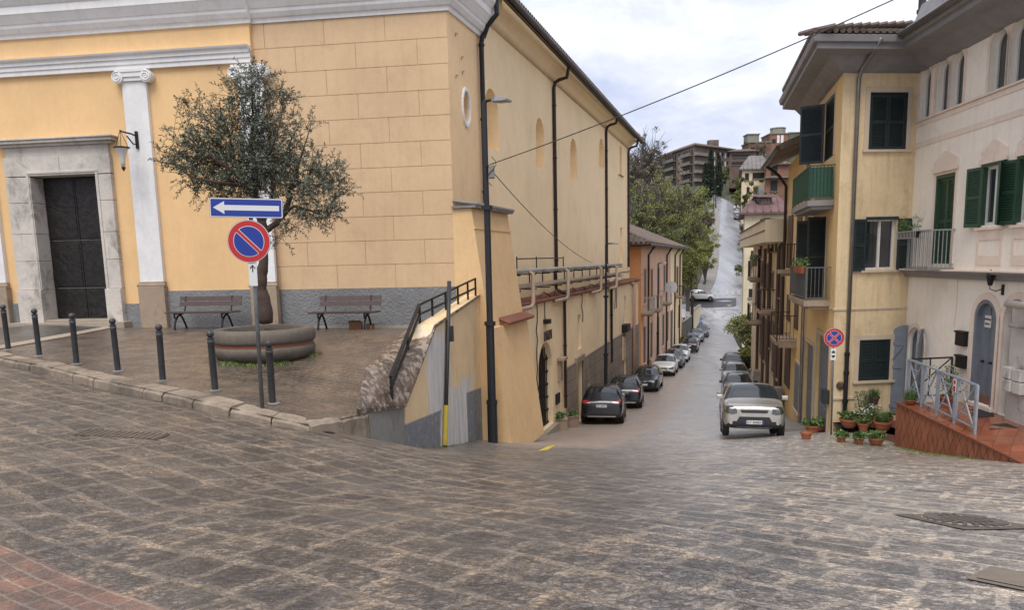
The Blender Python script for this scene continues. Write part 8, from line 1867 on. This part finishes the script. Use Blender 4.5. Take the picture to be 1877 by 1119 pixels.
# ================================================================== trees of the hillside
M_spring = leafmat('spring_leaf', (.105, .12, .03), (.22, .235, .065)); M_greenl = leafmat('green_leaf', (.065, .075, .028), (.15, .16, .055)); M_darkl = leafmat('cypress_leaf', (.012, .020, .014), (.03, .042, .025)); M_buds = leafmat('grey_bud', (.10, .085, .06), (.19, .165, .115)); M_bark2 = plaster('grey_bark', (.10, .085, .07), .3, .95)
def tree(name, label, base, h, cw, mat, n, ls=.35, rnd=None, group='trees on the hillside', clumps=26, kind='round', limbs=9, trunk_f=.3, spread=1.0, twig=0, bark=None):
    rnd = rnd or random.Random(int(base.x*31+base.y*17)); t = thing(name, label, 'tree', tuple(base), group=group); mb = MB(); tips = []
    r0 = h*.022+.05; tp = Vector((rnd.gauss(0, .3), rnd.gauss(0, .3), h*trunk_f)); mb.tube([(0, 0, -1), (tp.x*.4, tp.y*.4, tp.z*.5), tuple(tp)], [r0*1.3, r0, r0*.8], 7)
    for k in range(limbs):
        a = 2*math.pi*k/limbs+rnd.uniform(-.3, .3); rr = cw*rnd.uniform(.35, .95)*spread; top_ = Vector((rr*math.cos(a), rr*math.sin(a)*.8, h*rnd.uniform(.62, .98)-rr*.22)); m1 = tp.lerp(top_, .45)+Vector((0, 0, h*.06)); mb.tube([tuple(tp*.8), tuple(m1), tuple(top_)], [r0*.55, r0*.32, r0*.08], 5); tips += [m1, top_, m1.lerp(top_, .5)]
        for q in range(4 if not twig else twig):
            b0_ = m1.lerp(top_, rnd.uniform(0, .9)); d = Vector((rnd.gauss(0, 1), rnd.gauss(0, 1), rnd.uniform(.5, 2.2))).normalized(); e = b0_+d*h*rnd.uniform(.10, .26); mb.tube([tuple(b0_), tuple(b0_.lerp(e, .5)+Vector((rnd.gauss(0, .1), 0, 0))), tuple(e)], [r0*.16, r0*.10, r0*.03], 4); tips.append(e)
    mb.build('trunk', bark or M_bark2, parent=t); mb = MB()
    if kind == 'cypress':
        for k in range(clumps): z = h*(.06+.93*k/clumps); w_ = cw*math.sin(min(1, (1-z/h)*1.35+.05)*math.pi*.5)**.8*min(1, z/h*6+.4); leaves(mb, rnd, (rnd.gauss(0, w_*.15), rnd.gauss(0, w_*.15), z), (w_, w_, h/clumps*1.5), n//clumps, ls, ls*.5, 1.6)
    else:
        per = n//clumps
        for k in range(clumps):
            c = rnd.choice(tips) if k % 4 else Vector((rnd.gauss(0, cw*.35), rnd.gauss(0, cw*.3), h*rnd.uniform(.35, .85))); s_ = cw*rnd.uniform(.16, .38); leaves(mb, rnd, tuple(c), (s_, s_, s_*rnd.uniform(.6, .9)), per, ls, ls*.6, .3)
    mb.build('crown', mat, parent=t); return t
def gtree(px, py_top, Y, label, cw_px, mat, n, base_drop=0, **k):
    """tree whose top shows at a pixel, standing on the terrain at distance Y"""
    top_ = atY(px, py_top, Y); zb = T(top_.x, top_.y)-.3-base_drop; h = top_.z-zb; return tree(k.pop('name', 'leafy_tree'), label, Vector((top_.x, top_.y, zb)), h, cw_px/1400*Y, mat, n, **k)
gtree(1188, 335, 112, 'tall yellow green budding tree behind the peach house roof, left', 36, M_spring, 12000, clumps=110, ls=.19, limbs=20, trunk_f=.2, twig=14)
gtree(1235, 340, 118, 'broad yellow green budding tree in the middle behind the peach house', 44, M_spring, 14000, clumps=130, ls=.19, limbs=24, trunk_f=.18, twig=14)
gtree(1165, 355, 106, 'olive green tree partly hidden by the church corner', 28, M_greenl, 4000, clumps=40, ls=.34, limbs=12, twig=6)
gtree(1272, 378, 124, 'bushy green tree beside the hill road pavement', 26, M_spring, 9000, clumps=80, ls=.21, limbs=12, trunk_f=.15, twig=6)
gtree(1212, 390, 108, 'green tree rising just over the peach house roof', 34, M_greenl, 9000, clumps=80, ls=.22, limbs=12, trunk_f=.15, twig=6)
gtree(1262, 436, 116, 'round bright green tree at the corner of the side street', 32, M_spring, 12000, clumps=90, ls=.21, limbs=14, trunk_f=.2, twig=5)
gtree(1290, 440, 131, 'leafy green shrub tree leaning over the pavement of the hill road', 17, M_spring, 5000, clumps=40, ls=.28, limbs=10, trunk_f=.15, twig=5)
gtree(1283, 408, 140, 'yellowish shrub tree halfway up beside the hill road', 17, M_spring, 4000, clumps=36, ls=.3, limbs=10, trunk_f=.15, twig=5)
gtree(1296, 382, 165, 'brownish scrubby tree on the bank left of the hill road', 13, M_buds, 3000, clumps=30, ls=.35, limbs=10, twig=5)
for px, yt, Y, lab, cw in ((1170, 262, 195, 'tall bare tree on the hill next to the church corner', 17), (1187, 245, 190, 'highest bare tree on the hill left of the apartment block', 18), (1203, 268, 200, 'bare tree touching the left end of the apartment block', 14), (1158, 285, 180, 'bare grey tree lowest at the church corner', 15)):
    gtree(px, yt, Y, lab, cw, M_buds, 2600, name='bare_tree', clumps=46, ls=.34, limbs=16, trunk_f=.3, twig=12, base_drop=4)
gtree(1226, 322, 175, 'dark scrub tree below the apartment block, left', 22, M_buds, 3600, clumps=40, ls=.4, twig=6, base_drop=2); gtree(1256, 340, 180, 'green scrub tree below the middle of the apartment block', 22, M_greenl, 4200, clumps=44, ls=.42, twig=6, base_drop=2); gtree(1200, 318, 165, 'brown budding tree over the yellow green ones', 24, M_buds, 3600, clumps=40, ls=.4, twig=8)
gtree(1280, 350, 185, 'dull green tree over the hill road bank', 14, M_greenl, 3600, clumps=36, ls=.4)
gtree(1303, 274, 228, 'tall dark cypress in front of the apartment block', 8.5, M_darkl, 5200, name='cypress', kind='cypress', clumps=40, ls=.5, limbs=3); gtree(1317, 283, 232, 'second dark cypress right of the taller one', 7, M_darkl, 4200, name='cypress', kind='cypress', clumps=36, ls=.5, limbs=3); gtree(1293, 300, 226, 'short dark cypress left of the taller one', 7, M_darkl, 3200, name='cypress', kind='cypress', clumps=30, ls=.5, limbs=3)
for px, yt, Y, lab, cw, m_ in ((1303, 330, 238, 'dark tree at the bend of the hill road', 12, M_darkl), (1330, 305, 262, 'dark green tree above the top of the hill road', 14, M_greenl), (1343, 318, 255, 'green tree right of the road top', 13, M_greenl), (1318, 330, 258, 'dark shrub tree closing the top of the hill road', 12, M_darkl), (1355, 325, 210, 'green tree above the parked cars of the hill road', 9, M_greenl), (1352, 345, 205, 'small light green tree beside the parked cars', 7, M_spring), (1361, 360, 190, 'green tree left of the grey roofed house', 6, M_greenl), (1395, 252, 270, 'bare tree between the hilltop buildings', 11, M_buds), (1372, 268, 262, 'dark tree under the hilltop tank', 8, M_greenl), (1438, 262, 250, 'dark tree in front of the hilltop brick building', 12, M_greenl), (1412, 275, 240, 'scrubby tree over the grey roof', 12, M_buds), (1392, 337, 138, 'green shrub tree between the grey roof and the red roof', 13, M_greenl), (1371, 352, 142, 'low green tree beside the cream villa', 7, M_greenl)):
    gtree(px, yt, Y, lab, cw, m_, 3000, clumps=32, ls=.42, trunk_f=.15)
def bush(px, py, Y, cw, h, label, m_=None, n=2600, name='hedge_bush'):
    p = atY(px, py, Y); z = T(p.x, p.y)-.2; return tree(name, label, Vector((p.x, p.y, z)), h, cw, m_ or M_greenl, n, ls=.2, group='bushes along the street', clumps=36, limbs=8, trunk_f=.1)
bush(1374, 600, 62, 1.5, 4.6, 'dark green bush by the steps at the end of the right hand houses'); bush(1369, 580, 70, 1.7, 4.6, 'tall leafy bush overhanging the right edge of the street'); bush(1368, 560, 77, 1.9, 4.6, 'light green bush below the cream villa', M_spring); bush(1377, 640, 57, 1.0, 2.4, 'low green bush beside the stone steps', M_spring)
bush(1366, 470, 128, 1.3, 5, 'roadside bush right of the hill road, lowest'); bush(1364, 430, 150, 1.3, 5, 'roadside bush right of the hill road, middle'); bush(1362, 405, 172, 1.2, 5, 'roadside bush right of the hill road, upper')
p = WPe.P(sP-2.5, 0, .4); p.z = PF(p.y)-.1; tree('shrub', 'green weeds growing at the foot of the peach house', p, 1.6, .6, M_greenl, 900, ls=.16, group=None, clumps=14, limbs=6, trunk_f=.1)
# stone steps, cabinet and small things on the right pavement
st = thing('stone_steps', 'short flight of pale stone steps beside the bush on the right pavement', 'steps', tuple(W3.P(e3+.6, PF(55), .6)))
for k in range(4): s = e3+.5+k*.5; mb = MB(); z = PF(W3.P(s, 0).y); wbox(mb, W3, s, s+.5, z-.4, z+.22*(k+1), -1.2, 1.0); under(mb.build('step', M_concg), st)
for Yp, lab in ((46, 'tall grey utility cabinet against the beige terrace house'), (33.5, 'pale grey utility cabinet on the right pavement behind the beige car')):
    s = (Yp-YS.o.y)/YS.d.y; q = YS.P(s, 0, .25); q.z = H(q.x, q.y); t = thing('utility_cabinet', lab, 'cabinet', tuple(q)); mb = MB(); wbox(mb, YS, s, s+.7, q.z-.1, q.z+1.25, .12, .45); under(mb.build('cabinet_body', M_concg, bevel=.02), t); mb = MB(); wbox(mb, YS, s+.05, s+.65, q.z+.15, q.z+1.15, .45, .465); under(mb.build('cabinet_door', M_greypanel), t)
# narrow raised pavement at the foot of the right hand houses
mb = MB(); rings = []
for k in range(30):
    s = 3.0+k*1.0
    if s > e3+1: break
    a, b_ = YS.P(s, 0, -.02), YS.P(s, 0, .95); rings.append([(a.x, a.y, H(a.x, a.y)+.12), (b_.x, b_.y, H(b_.x, b_.y)+.12), (b_.x, b_.y, H(b_.x, b_.y)-.2)])
r0_ = rings[0]; mb.loft(rings, close=False, caps=False); mb.add([r0_[0], r0_[1], r0_[2], (r0_[0][0], r0_[0][1], r0_[0][2]-.3)], [(0, 1, 2, 3)]); tag(mb.build('pavement', M_pavement), kind='structure')
# retaining wall and fence left of the hill road
l_ = [(road_x(y)[0]-2.7, y) for y in fr(140, 228, 4)]
t = thing('road_fence', 'dark metal fence on a low wall along the left pavement of the hill road', 'fence', (l_[0][0], l_[0][1], PF(l_[0][1])))
mb = MB(); mb.loft([[(x-.2, y, PF(y)-1), (x, y, PF(y)-1), (x, y, PF(y)+.7), (x-.2, y, PF(y)+.7)] for x, y in l_]); under(mb.build('low_wall', M_concg), t)
mb = MB(); mb.loft([[(x-.12, y, PF(y)+1.75), (x-.06, y, PF(y)+1.75), (x-.06, y, PF(y)+1.82), (x-.12, y, PF(y)+1.82)] for x, y in l_]); under(mb.build('rail', M_steel), t)
for x, y in l_: mb = MB(); mb.bar((x-.09, y, PF(y)+.6), (x-.09, y, PF(y)+1.9), .08); under(mb.build('post', M_steel), t)
M_worn = plaster('worn_white_paint', (.42, .42, .42), .3, .4, stain=.9, stain_col=(.27, .26, .26))
# crosswalk stripes
for k in range(6):
    a = gnd(1296+k*11, 541, 0, 90); q = [(a.x, a.y), (a.x+.55, a.y+.05), (a.x+1.3, a.y+3.1), (a.x+.75, a.y+3.05)]; mb = MB(); mb.add([(x, y, PF(y)+.05) for x, y in q], [(0, 1, 2, 3)]); tag(mb.build('street_marking', M_worn), kind='structure')
# ================================================================== sky and light
w = bpy.data.worlds.new('World'); sc.world = w; w.use_nodes = True; nt = w.node_tree; L = nt.links
bg = nt.nodes['Background']; sky = nt.nodes.new('ShaderNodeTexSky'); sky.sky_type = 'NISHITA'; sky.sun_disc = False
SUN_EL, SUN_AZ = R_(60), R_(194)
sky.sun_elevation = SUN_EL; sky.sun_rotation = SUN_AZ; sky.dust_density = 3; sky.ozone_density = 1.5
tc = nt.nodes.new('ShaderNodeTexCoord').outputs['Generated']
mp = nt.nodes.new('ShaderNodeMapping'); mp.inputs['Scale'].default_value = (1, 1, 2.4); mp.inputs['Rotation'].default_value = (.3, .1, 1.1); L.new(tc, mp.inputs[0])
n1 = noise_(nt, mp.outputs[0], 3.0, 8, .58, .6); n2 = noise_(nt, mp.outputs[0], 6.5, 8, .6, .3)
cl = ramp(nt, n1, [(.34, (2.5, 2.75, 3.6)), (.47, (3.7, 3.9, 4.75)), (.60, (5.1, 5.2, 5.7))])
cl = mixc(nt, .35, cl, ramp(nt, n2, [(.38, (2.6, 2.9, 3.9)), (.58, (5.2, 5.25, 5.7))]))
fac = ramp(nt, n1, [(.25, g3(.80)), (.5, g3(.95))])
mixed = mixc(nt, fac, sky.outputs[0], cl)
L.new(mixed, bg.inputs[0]); bg.inputs[1].default_value = .115
sd = bpy.data.lights.new('sun', 'SUN'); so = bpy.data.objects.new('sun', sd); COL.objects.link(so); sd.energy = 1.5; sd.angle = R_(35); sd.color = (1, .96, .9)
dv = Vector((math.sin(SUN_AZ)*math.cos(SUN_EL), math.cos(SUN_AZ)*math.cos(SUN_EL), math.sin(SUN_EL))); so.rotation_euler = dv.to_track_quat('Z', 'Y').to_euler(); so.location = (0, -10, 30)
sc.view_settings.view_transform = 'Standard'; sc.view_settings.look = 'None'; sc.view_settings.exposure = .95; sc.view_settings.gamma = 1
sc.render.engine = 'CYCLES'; sc.cycles.use_denoising = True; sc.cycles.max_bounces = 7; sc.cycles.diffuse_bounces = 4; sc.cycles.glossy_bounces = 3
